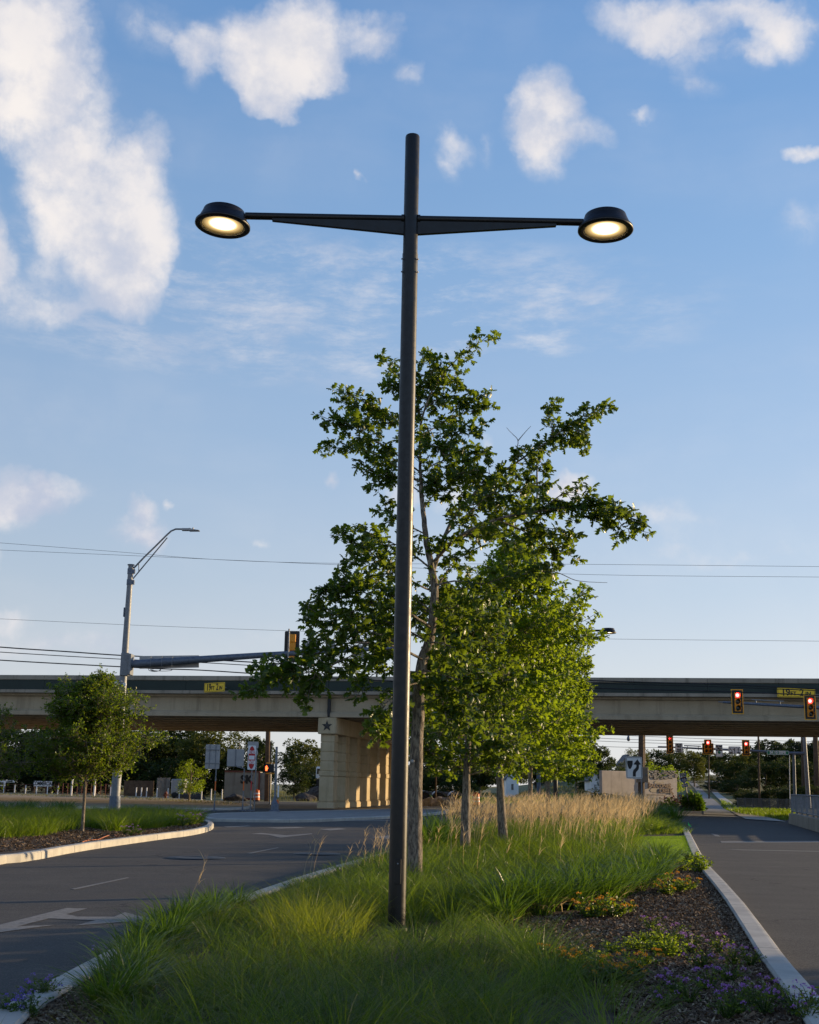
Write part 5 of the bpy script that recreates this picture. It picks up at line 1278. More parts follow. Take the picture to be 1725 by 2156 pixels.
def leaves(name, P, A, size, kind, mat, parent, up=.6, jitter=.8):
    """P positions (n,3), A preferred axis (n,3)"""
    n = len(P); T, Fc = leaf_template(kind); k = len(T)
    a = norm(A + rng.normal(0, jitter, (n, 3))*np.array([1, 1, .7]))
    nn = rng.normal(0, 1, (n, 3)); nn[:, 2] = np.abs(nn[:, 2])+up
    nn = norm(nn - a*np.sum(nn*a, 1, keepdims=True)); b = np.cross(a, nn)
    s = (size*rng.uniform(.45, 1.25, n))[:, None, None]
    V = P[:, None, :] + s*(T[None, :, 0:1]*b[:, None, :] + T[None, :, 1:2]*a[:, None, :] + T[None, :, 2:3]*nn[:, None, :])
    Fa = (Fc[None] + (np.arange(n)*k)[:, None, None]).reshape(-1, 3)
    return npmesh(name, V.reshape(-1, 3), Fa, mat, parent)
class Tree:
    def __init__(s, seed): s.r = random.Random(seed); s.wood = MB(); s.tw = MB(); s.P = []; s.A = []
    def limb(s, pts, r0, r1, t0=.25, step=.10, tl=(.12, .42), nl=7, leafy=True, trunk=False, sides=8):
        pts = [V0(p) for p in pts]; Q = []
        for i in range(len(pts)-1):
            p0, p1, p2, p3 = pts[max(i-1, 0)], pts[i], pts[i+1], pts[min(i+2, len(pts)-1)]
            for k in range(5):
                u = k/5; Q.append(0.5*((2*p1)+(p2-p0)*u+(2*p0-5*p1+4*p2-p3)*u*u+(3*p1-p0-3*p2+p3)*u**3))
        Q.append(pts[-1]); n = len(Q)
        Q = [q+V0((s.r.gauss(0, 1), s.r.gauss(0, 1), s.r.gauss(0, 1)))*min(.015, r0*(.10 if r0 < .05 else .025)) if 0 < i < n-1 else q for i, q in enumerate(Q)]
        s.wood.tube(Q, [r0+(r1-r0)*(i/(n-1))**.8 for i in range(n)], sides)
        if not leafy: return Q
        L = 0; tot = sum((Q[i+1]-Q[i]).length for i in range(n-1)); nxt = t0*tot
        for i in range(n-1):
            d = Q[i+1]-Q[i]; l = d.length
            while nxt <= L+l:
                p = Q[i].lerp(Q[i+1], (nxt-L)/max(l, 1e-6)); f = nxt/tot
                dn = d.normalized(); rv = V0((s.r.gauss(0, 1), s.r.gauss(0, 1), s.r.gauss(0, .7)+.15)); rv = (rv-dn*rv.dot(dn)).normalized()
                td = (dn*s.r.uniform(.3, .9)+rv).normalized(); ll = s.r.uniform(*tl)*(1.15-.5*f)
                s.twig(p, td, ll, nl); nxt += step*s.r.uniform(.6, 1.4)
            L += l
        s.twig(Q[-1], (Q[-1]-Q[-2]).normalized(), s.r.uniform(*tl)*.6, nl)
        return Q
    def twig(s, p, d, l, nl):
        e = p+d*l+V0((0, 0, -.06*l)); s.tw.tube([p, p.lerp(e, .5)+V0((0, 0, .03*l)), e], [.006, .0045, .003], 4, False)
        for k in range(nl):
            f = s.r.uniform(.35, 1.0) if k > 2 else 1.0
            q = p.lerp(e, f); a = (d*.6+V0((s.r.gauss(0, 1), s.r.gauss(0, 1), s.r.gauss(0, 1)-.05))).normalized()
            s.P.append(q+a*.015); s.A.append(a)
    def finish(s, name, label, cat, base, size, kind, mat, group=None, leafname='crown'):
        t = thing(name, label, cat, base, 0, group)
        for mb, nm in ((s.wood, 'trunk'), (s.tw, 'twigs')):
            if not mb.v: continue
            mb.v = [tuple(V0(v)-V0(base)) for v in mb.v]; mb.build(nm, 'bark', t)
        P = np.array([tuple(p-V0(base)) for p in s.P]); A = np.array([tuple(a) for a in s.A])
        leaves(leafname, P, A, size, kind, mat, t); return t

# --- the near oak, its limbs laid out in space
D = 19.6
def T1(x, y, dy=0.0): return at(473.7+x*.5187, 684.2+y*.5187, D+dy)
tr = Tree(11); b1 = HZ(874, 1868, .085); b1.z = .05; D = b1.y
lead = [b1, T1(772, 2000, 0), T1(778, 1750, 0), T1(788, 1500, .05), T1(800, 1370, .05), T1(828, 1290, .05), T1(846, 1180, 0), T1(850, 1060, 0), T1(838, 985, 0), T1(820, 890, 0), T1(808, 790, 0), T1(795, 650, .1)]
tr.limb(lead, .125, .035, leafy=False, sides=14)
tr.limb([T1(808, 790, 0), T1(797, 650, .1), T1(792, 520, .1), T1(800, 380, 0), T1(850, 250, -.1), T1(930, 150, -.15), T1(1045, 62, -.2)], .036, .006, .12, .065, nl=8)
Ls = [
 ([(830, 300, 0), (760, 220, .2), (690, 190, .3), (655, 150, .3)], .012), ([(800, 380, 0), (750, 260, -.2), (670, 240, -.3)], .012),
 ([(850, 250, -.1), (830, 160, -.2), (825, 125, -.2)], .010), ([(850, 250, 0), (900, 200, .3), (960, 240, .4)], .012), ([(820, 330, 0), (870, 300, .3), (930, 300, .4)], .012),
 ([(795, 560, 0), (700, 390, .3), (600, 330, .4), (540, 300, .4), (480, 275, .4)], .018), ([(700, 390, .3), (640, 400, .5), (560, 370, .5), (500, 330, .5)], .012),
 ([(795, 600, 0), (660, 500, -.3), (520, 420, -.4), (410, 378, -.5)], .018), ([(620, 480, -.3), (570, 440, -.6), (500, 400, -.6)], .010),
 ([(796, 640, 0), (640, 540, .2), (520, 500, .4), (425, 500, .4)], .018), ([(796, 680, 0), (690, 610, -.2), (620, 600, -.3), (555, 560, -.3)], .014), ([(690, 610, -.2), (640, 620, -.2), (605, 640, -.2)], .009),
 ([(798, 450, 0), (880, 400, .3), (960, 360, .4), (1050, 340, .5)], .016), ([(960, 360, .4), (1000, 310, .4), (1045, 285, .4)], .010), ([(798, 520, 0), (880, 460, -.3), (960, 440, -.4), (1030, 410, -.4)], .015),
 ([(798, 600, 0), (860, 560, .3), (940, 540, .5), (1050, 510, .5)], .015), ([(798, 500, 0), (850, 490, -.4), (900, 530, -.5), (960, 500, -.5)], .012), ([(800, 680, 0), (840, 620, .2), (850, 660, .3)], .010), ([(800, 760, 0), (840, 700, .2), (960, 590, .4), (985, 570, .4)], .013),
 ([(845, 1010, 0), (890, 860, .1), (960, 740, .2), (1070, 640, .3), (1160, 575, .3), (1240, 520, .4), (1330, 460, .4), (1400, 400, .5), (1470, 365, .5), (1545, 340, .5)], .038),
 ([(1330, 460, .4), (1325, 400, .4), (1310, 360, .4), (1328, 325, .4)], .010), ([(1380, 420, .4), (1430, 430, .3), (1460, 465, .3)], .009), ([(1400, 400, .5), (1370, 440, .6), (1430, 480, .7)], .009),
 ([(1070, 640, .3), (1010, 640, .6), (950, 650, .8)], .012), ([(1100, 620, .3), (1040, 590, .0), (960, 600, -.1)], .012), ([(1160, 575, .3), (1200, 560, .3), (1290, 590, .2)], .012), ([(1180, 600, .3), (1200, 650, .2), (1300, 650, 0)], .010),
 ([(960, 740, .2), (1050, 720, -.3), (1160, 690, -.6), (1220, 660, -.6)], .018), ([(900, 850, .1), (960, 790, -.4), (1060, 700, -.7), (1130, 650, -.7)], .018),
 ([(850, 960, 0), (950, 860, -.4), (1100, 790, -.7), (1280, 755, -.9), (1400, 740, -1.0), (1500, 735, -1.0), (1590, 775, -1.0), (1675, 800, -1.0)], .036),
 ([(1280, 755, -.9), (1350, 700, -1.0), (1400, 680, -1.1), (1490, 700, -1.1)], .014), ([(1400, 740, -1), (1460, 780, -.8), (1540, 795, -.8)], .012), ([(1500, 735, -1), (1560, 760, -1.2), (1640, 760, -1.2)], .010), ([(1590, 775, -1), (1620, 820, -.9), (1680, 835, -.9)], .008),
 ([(1100, 790, -.7), (1200, 830, -.5), (1290, 880, -.4), (1390, 930, -.3)], .020), ([(1200, 830, -.5), (1280, 820, -.8), (1400, 840, -.9)], .014), ([(1290, 880, -.4), (1330, 940, -.3), (1310, 1000, -.2)], .012),
 ([(950, 860, -.4), (1050, 830, 0), (1160, 780, .3), (1240, 730, .5)], .018), ([(900, 900, -.2), (1000, 850, .5), (1100, 850, .9), (1200, 900, 1.1)], .018),
 ([(838, 990, 0), (760, 930, .3), (690, 890, .5), (600, 850, .5), (550, 825, .5)], .022), ([(690, 890, .5), (620, 900, .7), (560, 905, .8)], .012), ([(815, 850, 0), (720, 800, -.3), (660, 750, -.4), (650, 720, -.4)], .016),
 ([(840, 1080, 0), (760, 1040, -.4), (640, 960, -.6), (560, 900, -.7), (490, 880, -.7), (475, 855, -.7)], .020), ([(640, 960, -.6), (560, 960, -.8), (480, 990, -.9)], .012), ([(700, 1000, -.5), (580, 1030, -.9), (470, 1050, -1.0)], .014),
 ([(848, 1170, 0), (780, 1120, .4), (660, 1080, .6), (560, 1050, .8), (480, 1040, .9)], .022),
 ([(840, 1230, 0), (740, 1170, -.5), (600, 1130, -.8), (480, 1100, -1.0), (360, 1120, -1.1), (335, 1170, -1.1)], .030), ([(600, 1130, -.8), (500, 1170, -.8), (400, 1180, -.8), (340, 1190, -.8)], .014), ([(600, 1130, -.8), (560, 1080, -1), (460, 1060, -1.1), (410, 1080, -1.1)], .014),
 ([(830, 1290, 0), (720, 1230, .2), (600, 1190, .4), (480, 1180, .5), (400, 1150, .5)], .024), ([(720, 1230, .2), (640, 1200, .7), (560, 1140, .9)], .016), ([(740, 1260, 0), (640, 1260, -.4), (540, 1230, -.7), (440, 1230, -.7)], .018), ([(700, 1180, .3), (680, 1120, .5), (640, 1070, .5)], .012),
 ([(805, 1360, 0), (700, 1310, -.5), (580, 1290, -.8), (450, 1300, -1.0), (330, 1355, -1.2), (230, 1375, -1.3), (150, 1385, -1.4)], .028), ([(450, 1290, -1), (400, 1270, -1.2), (365, 1300, -1.3)], .012), ([(330, 1355, -1.2), (300, 1390, -1.2), (200, 1410, -1.2)], .012), ([(580, 1290, -.8), (500, 1350, -.8), (420, 1390, -.8), (360, 1440, -.9)], .014),
 ([(500, 1350, -.9), (370, 1400, -1.2), (220, 1440, -1.5), (90, 1485, -1.8)], .016), ([(370, 1400, -1.2), (350, 1470, -1.2), (330, 1530, -1.2)], .010), ([(700, 1310, -.5), (620, 1350, 0), (520, 1400, .2)], .014),
 ([(795, 1420, 0), (700, 1400, -.4), (600, 1420, -.6), (540, 1500, -.8)], .016), ([(790, 1450, 0), (710, 1480, -.4), (640, 1560, -.6), (630, 1640, -.7)], .018), ([(640, 1560, -.6), (600, 1590, -.7), (600, 1640, -.7)], .010), ([(720, 1470, -.3), (680, 1530, 0), (660, 1600, .2)], .012),
 ([(800, 1400, 0), (880, 1420, -.5), (960, 1440, -.8), (1060, 1430, -.9)], .020), ([(790, 1480, 0), (860, 1500, -.5), (960, 1560, -.8), (1000, 1660, -.9)], .018), ([(790, 1500, 0), (830, 1540, .4), (840, 1600, .6)], .014), ([(880, 1420, -.5), (940, 1480, -.8), (1000, 1500, -1)], .012),
 ([(846, 1090, 0), (890, 1020, .3), (930, 960, .5), (980, 930, .6)], .016), ([(846, 1150, 0), (890, 1110, .5), (960, 1070, .9), (1040, 1060, 1.0)], .018), ([(842, 1220, 0), (890, 1200, .4), (950, 1170, .8), (1010, 1150, 1.0)], .016),
 ([(832, 1290, 0), (880, 1290, -.3), (930, 1310, -.6), (1000, 1300, -.8)], .018), ([(815, 1330, 0), (870, 1350, .4), (930, 1370, .7), (1010, 1380, .8)], .018), ([(798, 1400, 0), (850, 1410, .5), (900, 1480, .8), (940, 1560, .9)], .016), ([(795, 1430, 0), (840, 1450, -.4), (880, 1520, -.7), (900, 1600, -.8)], .014), ([(790, 1470, 0), (760, 1500, .3), (770, 1570, .5)], .010),
 ([(830, 940, 0), (880, 900, -.3), (920, 880, -.5)], .014), ([(846, 1180, 0), (800, 1150, .3), (770, 1180, .5), (775, 1240, .5)], .012), ([(850, 1060, 0), (930, 1040, -.2), (1050, 1050, -.4), (1150, 1020, -.5), (1290, 1000, -.6)], .022), ([(845, 1130, 0), (920, 1150, -.4), (980, 1110, -.6), (1060, 1110, -.7)], .016), ([(838, 1260, 0), (920, 1240, -.4), (1000, 1190, -.6), (1100, 1180, -.7)], .018),
]
for pts, r0 in Ls:
    lng = sum(((pts[i+1][0]-pts[i][0])**2+(pts[i+1][1]-pts[i][1])**2)**.5 for i in range(len(pts)-1))
    tr.limb([T1(*p) for p in pts], r0*.85, .0045, .25 if lng > 260 else .10, .060, nl=9, sides=6, tl=(.09, .33))
for pts in ([(1180, 520, .3), (1190, 470, .3), (1165, 440, .3), (1143, 416, .3)], [(1190, 470, .3), (1215, 440, .3), (1243, 410, .3)], [(1290, 1000, -.6), (1350, 1005, -.6), (1420, 1035, -.6), (1480, 1043, -.6), (1553, 1046, -.6)], [(790, 1250, 0), (770, 1180, -.1), (780, 1080, -.1)]):
    tr.limb([T1(*p) for p in pts], .009, .003, leafy=False, sides=4)
def proj(p):
    q = p-V0((0, 0, CAMH)); f = q.dot(_F); return 862.5+FPX*q.dot(_R)/f, 1078-FPX*q.dot(_U)/f
kp_ = [not (592 < proj(p)[0] < 638 and 1312 < proj(p)[1] < 1384) for p in tr.P]
tr.A = [a for a, k in zip(tr.A, kp_) if k]; tr.P = [p for p, k in zip(tr.P, kp_) if k]
oak1 = tr.finish('oak_tree', 'tallest oak tree just behind the black lamp pole with wide ragged dark green crown', 'tree', b1, .135, 'oak', 'leafA', 'young oak trees along the median')
def bark_tag(px, py, Dd, label, parent):
    mb = MB(); c = at(px, py, Dd)-parent.location; mb.lathe([(.001, -.012), (.028, -.012), (.03, 0)], tuple(c), 16, 'Y'); return mb.build('bark_tag', 'alu', parent)
bark_tag(868.5, 1603, b1.y-.13, '', oak1)

def oak(seed, base, lean_pts, r0, z_low, z_top, rad, nlimb, size, kind, mat, label, group, step=.09, nl=8, name='oak_tree', cat='tree', up=.6, tl=(.15, .5), skew=(0, 0), prof=None, rb=None, elb=0.0):
    t = Tree(seed); r_ = t.r; base = V0(base)
    top = lean_pts[-1]
    lead = [base]+[V0(p) for p in lean_pts]
    t.limb(lead, r0, .012, .55, step*1.3, tl, nl, sides=10)
    def on(z):
        for i in range(len(lead)-1):
            if lead[i].z <= z <= lead[i+1].z: return lead[i].lerp(lead[i+1], (z-lead[i].z)/(lead[i+1].z-lead[i].z))
        return lead[-1]
    for k in range(nlimb):
        f = (k+.5)/nlimb; z = z_low+(z_top-z_low)*f*.93; p = on(z); az = k*2.39996+r_.uniform(-.4, .4)
        env = prof(f) if prof else math.sin(math.pi*min(1, .22+.78*f))**.6*(1.05-.45*f)
        L = rad*env*r_.uniform(.6, 1.25); el = R(r_.uniform(-8, 22) if f < .3 else r_.uniform(12, 50))+elb
        dv = V0((math.cos(az)*math.cos(el), math.sin(az)*math.cos(el), math.sin(el)))+V0((skew[0], skew[1], 0))
        q1 = p+dv*L*.4+V0((0, 0, .04*L)); q2 = p+dv*L*.75+V0((r_.gauss(0, .08), r_.gauss(0, .08), .10*L)); q3 = p+dv*L+V0((r_.gauss(0, .12), r_.gauss(0, .12), .12*L))
        rb_ = rb or .016
        t.limb([p, q1, q2, q3], rb_*(1.2-.5*f), .004, .22, step, tl, nl, sides=5)
        for _ in range(3):
            s_ = r_.uniform(.35, .8); a = p.lerp(q3, s_); sd = V0((r_.gauss(0, 1), r_.gauss(0, 1), r_.gauss(0, .5)+.2)).normalized()
            t.limb([a, a+(dv*.5+sd).normalized()*L*.22, a+(dv*.5+sd).normalized()*L*.42], .008, .003, .1, step, tl, nl, sides=4)
    return t.finish(name, label, cat, base, size, kind, mat, group)
gO = 'young oak trees along the median'
def pl_(D, *pp): return [at(x, y, D) for x, y in pp]
b = HZ(980, 1806, .085); D = b.y; oak2 = oak(21, b, pl_(D, (981, 1700), (984, 1600), (988, 1480), (985, 1360), (978, 1240)), .13, at(0, 1625, D).z, at(0, 1240, D).z, 1.85, 30, .145, 'oak_small', 'leafA', 'oak tree with a straight trunk, second from the black lamp pole', gO)
b = HZ(1061, 1790, .085); D = b.y; oak3 = oak(22, b, pl_(D, (1056, 1700), (1052, 1600), (1062, 1480), (1075, 1350), (1090, 1200), (1085, 1100)), .135, at(0, 1600, D).z, at(0, 1110, D).z, 2.5, 46, .145, 'oak_small', 'leafB', 'oak tree with a dark slightly bent trunk, third from the black lamp pole', gO)
bark_tag(1050, 1622, b.y-.14, '', oak3)
b = HZ(1117, 1750, .085); b = at(1117, 1748, 47.5); b.z = .08; D = b.y; oak4 = oak(23, b, pl_(D, (1117, 1680), (1118, 1600), (1125, 1480), (1140, 1350), (1150, 1240)), .13, at(0, 1610, D).z, at(0, 1240, D).z, 2.75, 42, .17, 'oak_small', 'leafB', 'bright green oak with a pale mottled trunk, fourth from the black lamp pole', gO)
b = at(1154, 1742, 54); b.z = .08; D = b.y; oak5 = oak(24, b, pl_(D, (1154, 1680), (1156, 1600), (1162, 1480), (1172, 1350), (1180, 1255)), .13, at(0, 1635, D).z, at(0, 1255, D).z, 2.6, 44, .18, 'oak_small', 'leafB', 'bright green oak farthest down the median row', gO)

# --- left island trees
b = HZ(173, 1752, .11); D = b.y
tl_ = oak(31, b, pl_(D, (177, 1690), (180, 1640), (186, 1560), (198, 1480), (205, 1425)), .058, at(0, 1648, D).z, at(0, 1430, D).z, 1.72, 96, .08, 'quad', 'leafC', 'small dense tree with slim dark trunk in the mulch of the left island', 'trees on the left island', step=.05, nl=12, name='small_tree', tl=(.15, .5), prof=lambda f: [.95, 1.05, 1.0, .92, .80, .66, .50, .36, .24][min(8, int(f*9))], rb=.010, elb=.18)
b = at(-48, 1762, 35); b.z = .1
oak(32, b, pl_(35, (-47, 1690), (-46, 1640), (-44, 1560), (-45, 1490)), .06, at(0, 1640, 35).z, at(0, 1490, 35).z, 1.35, 44, .07, 'quad', 'leafC', 'small tree crown entering at the left edge above the grass', 'trees on the left island', step=.06, nl=9, name='small_tree', rb=.01)

# --- background trees: a few crowns, copied
def bgcrown(seed, mat, n=8500, size=.36, flat=1.0, H=9.0, Rd=4.2, low=.10):
    r_ = np.random.default_rng(seed); t = bpy.data.objects.new('background_tree', None); COL.objects.link(t)
    nc = 46; c = r_.normal(0, 1, (nc, 3)); c = norm(c)*r_.uniform(.35, 1.0, (nc, 1))**.6; c[:, 0] *= Rd*.82; c[:, 1] *= Rd*.82; c[:, 2] = c[:, 2]*H*(1-low)*.42+H*(low+(1-low)*.52)
    rr_ = r_.uniform(.12, .26, nc)*H*.55; k = r_.integers(0, nc, n); d = norm(r_.normal(0, 1, (n, 3))+np.array([0, 0, .25])); P = c[k]+d*(rr_[k]*r_.uniform(.62, 1.05, n))[:, None]*np.array([1, 1, .72])
    leaves('crown', P, d, size, 'quad', mat, t, up=.3)
    mb = MB(); mb.tube([(0, 0, -.3), (.1, 0, H*.25), (-.05, .1, H*.5), (0, 0, H*.8)], [.26, .2, .13, .04], 8)
    for q in range(7):
        a = q*.9; mb.tube([(0, 0, H*(.2+.06*q)), (math.cos(a)*Rd*.35, math.sin(a)*Rd*.35, H*(.36+.06*q)), (math.cos(a)*Rd*.7, math.sin(a)*Rd*.7, H*(.45+.06*q))], [.1, .07, .02], 5)
    mb.build('trunk', 'bark', t); t['H'] = H; t['R'] = Rd
    return t
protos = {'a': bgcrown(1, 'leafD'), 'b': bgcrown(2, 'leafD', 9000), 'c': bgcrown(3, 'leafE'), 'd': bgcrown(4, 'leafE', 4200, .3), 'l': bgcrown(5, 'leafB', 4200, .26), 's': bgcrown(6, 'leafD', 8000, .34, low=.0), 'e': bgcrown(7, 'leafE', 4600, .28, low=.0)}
used = set(); cnt = {}
SP = {'a': 'dark', 'b': 'dark', 'c': 'olive green', 'd': 'olive green', 'l': 'bright green', 's': 'dark', 'e': 'olive'}
def bgt(v, px, ytop, D, wpx, label, name='tree', cat='tree', group='trees beyond the overpass', low_off=0.0):
    p = protos[v]; H, Rd = p['H'], p['R']; b = at(px, 1660, D); b.z = gz(b.x, b.y)-low_off; h = at(px, ytop, D).z-b.z; w = wpx/FPX*D
    if v in used: o = copy_tree(p)
    else: o = p; used.add(v)
    o.name = name; o.location = b; o.scale = (w/2/Rd, w/2/Rd, h/H*.98); o.rotation_euler = (0, 0, random.uniform(0, 6.28)); tag(o, label, cat, group)
    for k in ('H', 'R'):
        if o is not p and k in o: del o[k]
    return o
L_ = 'left of the pier'
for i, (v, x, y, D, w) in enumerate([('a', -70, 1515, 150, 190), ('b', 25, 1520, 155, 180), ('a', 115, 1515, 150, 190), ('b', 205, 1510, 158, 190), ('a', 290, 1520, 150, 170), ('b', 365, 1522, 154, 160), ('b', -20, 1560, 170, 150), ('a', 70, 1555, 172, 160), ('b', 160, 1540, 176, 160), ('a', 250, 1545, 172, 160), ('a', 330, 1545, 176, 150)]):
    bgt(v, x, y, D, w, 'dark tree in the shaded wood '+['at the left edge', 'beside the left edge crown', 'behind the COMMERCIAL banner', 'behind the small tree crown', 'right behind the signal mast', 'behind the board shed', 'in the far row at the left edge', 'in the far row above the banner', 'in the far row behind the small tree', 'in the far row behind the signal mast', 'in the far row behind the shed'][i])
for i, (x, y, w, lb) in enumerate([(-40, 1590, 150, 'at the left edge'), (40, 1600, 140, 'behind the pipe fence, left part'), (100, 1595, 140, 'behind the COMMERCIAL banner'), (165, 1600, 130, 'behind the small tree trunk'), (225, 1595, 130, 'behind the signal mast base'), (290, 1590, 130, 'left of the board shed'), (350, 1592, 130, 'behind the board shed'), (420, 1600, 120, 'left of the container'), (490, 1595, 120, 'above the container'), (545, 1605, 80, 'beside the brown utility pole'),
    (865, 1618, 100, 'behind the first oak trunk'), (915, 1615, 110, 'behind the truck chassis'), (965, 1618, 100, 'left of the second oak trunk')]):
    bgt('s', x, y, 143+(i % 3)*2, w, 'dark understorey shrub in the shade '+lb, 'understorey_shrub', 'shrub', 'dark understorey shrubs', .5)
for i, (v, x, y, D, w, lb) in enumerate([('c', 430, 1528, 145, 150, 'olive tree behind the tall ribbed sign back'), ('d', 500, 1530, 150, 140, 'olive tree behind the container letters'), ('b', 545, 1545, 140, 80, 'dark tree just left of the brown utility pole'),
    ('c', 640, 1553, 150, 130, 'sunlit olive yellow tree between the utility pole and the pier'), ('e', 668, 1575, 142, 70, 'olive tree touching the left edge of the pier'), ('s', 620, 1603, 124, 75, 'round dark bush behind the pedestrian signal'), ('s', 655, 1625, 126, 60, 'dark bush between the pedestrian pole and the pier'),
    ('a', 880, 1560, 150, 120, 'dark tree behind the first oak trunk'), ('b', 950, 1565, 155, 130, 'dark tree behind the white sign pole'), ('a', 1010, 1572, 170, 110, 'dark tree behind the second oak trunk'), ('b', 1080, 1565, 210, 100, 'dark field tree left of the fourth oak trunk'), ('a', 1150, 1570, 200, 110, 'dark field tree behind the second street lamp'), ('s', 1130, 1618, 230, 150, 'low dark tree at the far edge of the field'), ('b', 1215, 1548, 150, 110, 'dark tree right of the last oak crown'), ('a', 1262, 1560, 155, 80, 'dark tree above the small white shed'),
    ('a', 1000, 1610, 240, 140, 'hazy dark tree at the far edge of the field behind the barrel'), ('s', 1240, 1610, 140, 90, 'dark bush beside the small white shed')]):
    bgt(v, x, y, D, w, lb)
for (v, x, y, D, w, lb) in [('c', zx(400, 0)[0], zx(0, 640)[1], 150, 60, 'distant tree behind the thick utility pole'), ('d', zx(315, 0)[0], zx(0, 628)[1], 200, 45, 'small tree on the skyline left of the utility poles'), ('a', zx(560, 0)[0], zx(0, 615)[1], 165, 70, 'tree on the skyline above the entrance wall letters'), ('c', zx(680, 0)[0], zx(0, 640)[1], 175, 70, 'olive tree under the white yield sign'),
    ('c', zx(800, 0)[0], zx(0, 650)[1], 170, 60, 'olive tree left of the cluster signal'), ('a', zx(870, 0)[0], zx(0, 640)[1], 215, 70, 'tree at the top of the hill road'), ('c', zx(970, 0)[0], zx(0, 665)[1], 220, 60, 'tree beyond the cross road at the hill top'), ('a', zx(1060, 0)[0], zx(0, 640)[1], 180, 70, 'dark tree right of the slim pole on the hill'), ('b', zx(1100, 0)[0], zx(0, 720)[1], 150, 80, 'large dark tree under the lane-use sign'), ('c', zx(1180, 0)[0], zx(0, 670)[1], 165, 70, 'olive tree under the right far signal'),
    ('a', zx(1260, 0)[0], zx(0, 580)[1], 170, 70, 'dark tall tree left of the green street sign'), ('b', zx(1360, 0)[0], zx(0, 555)[1], 160, 80, 'dark tall tree behind the green street sign'), ('a', zx(1470, 0)[0], zx(0, 555)[1], 158, 80, 'dark tall tree behind the pale pedestal'), ('b', zx(1580, 0)[0], zx(0, 550)[1], 150, 80, 'dark tall tree behind the pale signal mast'), ('a', zx(1690, 0)[0], zx(0, 550)[1], 150, 90, 'dark tall tree at the right edge'), ('b', zx(1800, 0)[0], zx(0, 550)[1], 150, 100, 'dark tall tree beyond the right edge'), ('s', zx(1330, 0)[0], zx(0, 700)[1], 140, 90, 'dark understorey tree behind the picket fence'), ('s', zx(1500, 0)[0], zx(0, 690)[1], 138, 100, 'dark understorey tree behind the railing'), ('s', zx(1680, 0)[0], zx(0, 700)[1], 136, 100, 'dark understorey tree at the right edge'), ('e', zx(1220, 0)[0], zx(0, 770)[1], 145, 70, 'olive understorey tree above the lawn slope')]:
    bgt(v, x, y, D, w, lb)
gs = 'shrubs and hedges beyond the junction'
for (v, x, y, D, w, lb) in [('s', zx(1165, 0)[0], zx(0, 940)[1], 112, 60, 'rounded dark hedge bush at the left end of the picket fence'), ('s', zx(1260, 0)[0], zx(0, 935)[1], 112, 60, 'rounded dark hedge bush behind the picket fence'), ('s', zx(1420, 0)[0], zx(0, 905)[1], 112, 80, 'larger rounded hedge bush behind the picket fence'), ('s', zx(1560, 0)[0], zx(0, 900)[1], 110, 90, 'dark hedge bush behind the railing'), ('s', zx(1700, 0)[0], zx(0, 900)[1], 110, 90, 'dark hedge bush at the right edge'), ('s', zx(1010, 0)[0], zx(0, 860)[1], 150, 110, 'broad dark shrub right of the hill pavement'), ('s', zx(1120, 0)[0], zx(0, 850)[1], 140, 90, 'broad dark shrub on the lawn slope'),
    ('e', zx(800, 0)[0], zx(0, 825)[1], 190, 50, 'pale shrub left of the hill road top'), ('e', zx(880, 0)[0], zx(0, 822)[1], 232, 60, 'pale shrub behind the hill top cross road'), ('e', zx(980, 0)[0], zx(0, 825)[1], 205, 70, 'pale shrub right of the hill top'),
    ('l', zx(500, 0)[0], zx(0, 700)[1], 122, 80, 'bright green climber spilling over the left of the letters'), ('l', zx(640, 0)[0], zx(0, 725)[1], 123, 76, 'bright green climber spilling over the right of the letters'), ('s', zx(220, 0)[0], zx(0, 730)[1], 118, 90, 'dark shrub mass above the plain wall'),
    ('s', zx(140, 0)[0], zx(0, 965)[1], 88, 120, 'low dark mounded shrub in front of the plain wall'), ('s', zx(20, 0)[0], zx(0, 930)[1], 96, 80, 'low dark shrub behind the tan grass'), ('s', zx(490, 0)[0], zx(0, 1020)[1], 99, 40, 'dark clipped shrub below the letters'), ('l', 400, 1585, 100, 84, 'feathery light green shrub in front of the container')]:
    bgt(v, x, y, D, w, lb, 'shrub', 'shrub', gs, low_off=.4)
# trees standing right of the road, outside the picture: their long shadows reach the median
for (X, Y, rr_, hh_, v, lb) in [(25.5, 9.3, 1.1, .95, 'b', 'first'), (26, 17.6, 1.05, .9, 'a', 'second')]:
    o = copy_tree(protos[v]); o.name = 'roadside_tree'; o.location = (X, Y, 0); o.scale = (rr_, rr_, hh_); tag(o, 'large dark tree right of the road beyond the picture edge, %s of two' % lb, 'tree', 'trees right of the road')
# red and spiky plants by the route marker
def shrub_leafy(px, py, D, w, h, mat, label, n=900, size=.12, kind='quad', name='shrub', flowers=None):
    b = at(px, py, D); b.z = gz(b.x, b.y)+.05; t = thing(name, label, 'shrub', b, 0, None); r_ = rng
    d = norm(r_.normal(0, 1, (n, 3))); d[:, 2] = np.abs(d[:, 2]); P = d*r_.uniform(.45, 1, (n, 1))*np.array([w/2, w/2, h]); leaves('foliage', P, d, size, kind, mat, t)
    mb = MB()
    for k in range(9):
        q = d[k]*np.array([w/2, w/2, h])*.7; mb.tube([(0, 0, 0), tuple(q*.5+np.array([0, 0, .1])), tuple(q)], [.03, .02, .01], 4)
    mb.build('stems', 'bark', t); return t
shrub_leafy(*zx(680, 1110), 98.5, 4.2, 1.15, 'leafF', 'reddish brown shrub at the foot of the entrance wall', 1500, .16)
shrub_leafy(*zx(620, 1110), 97.5, 1.6, .9, 'leafB', 'small light green shrub left of the reddish one', 500, .14)
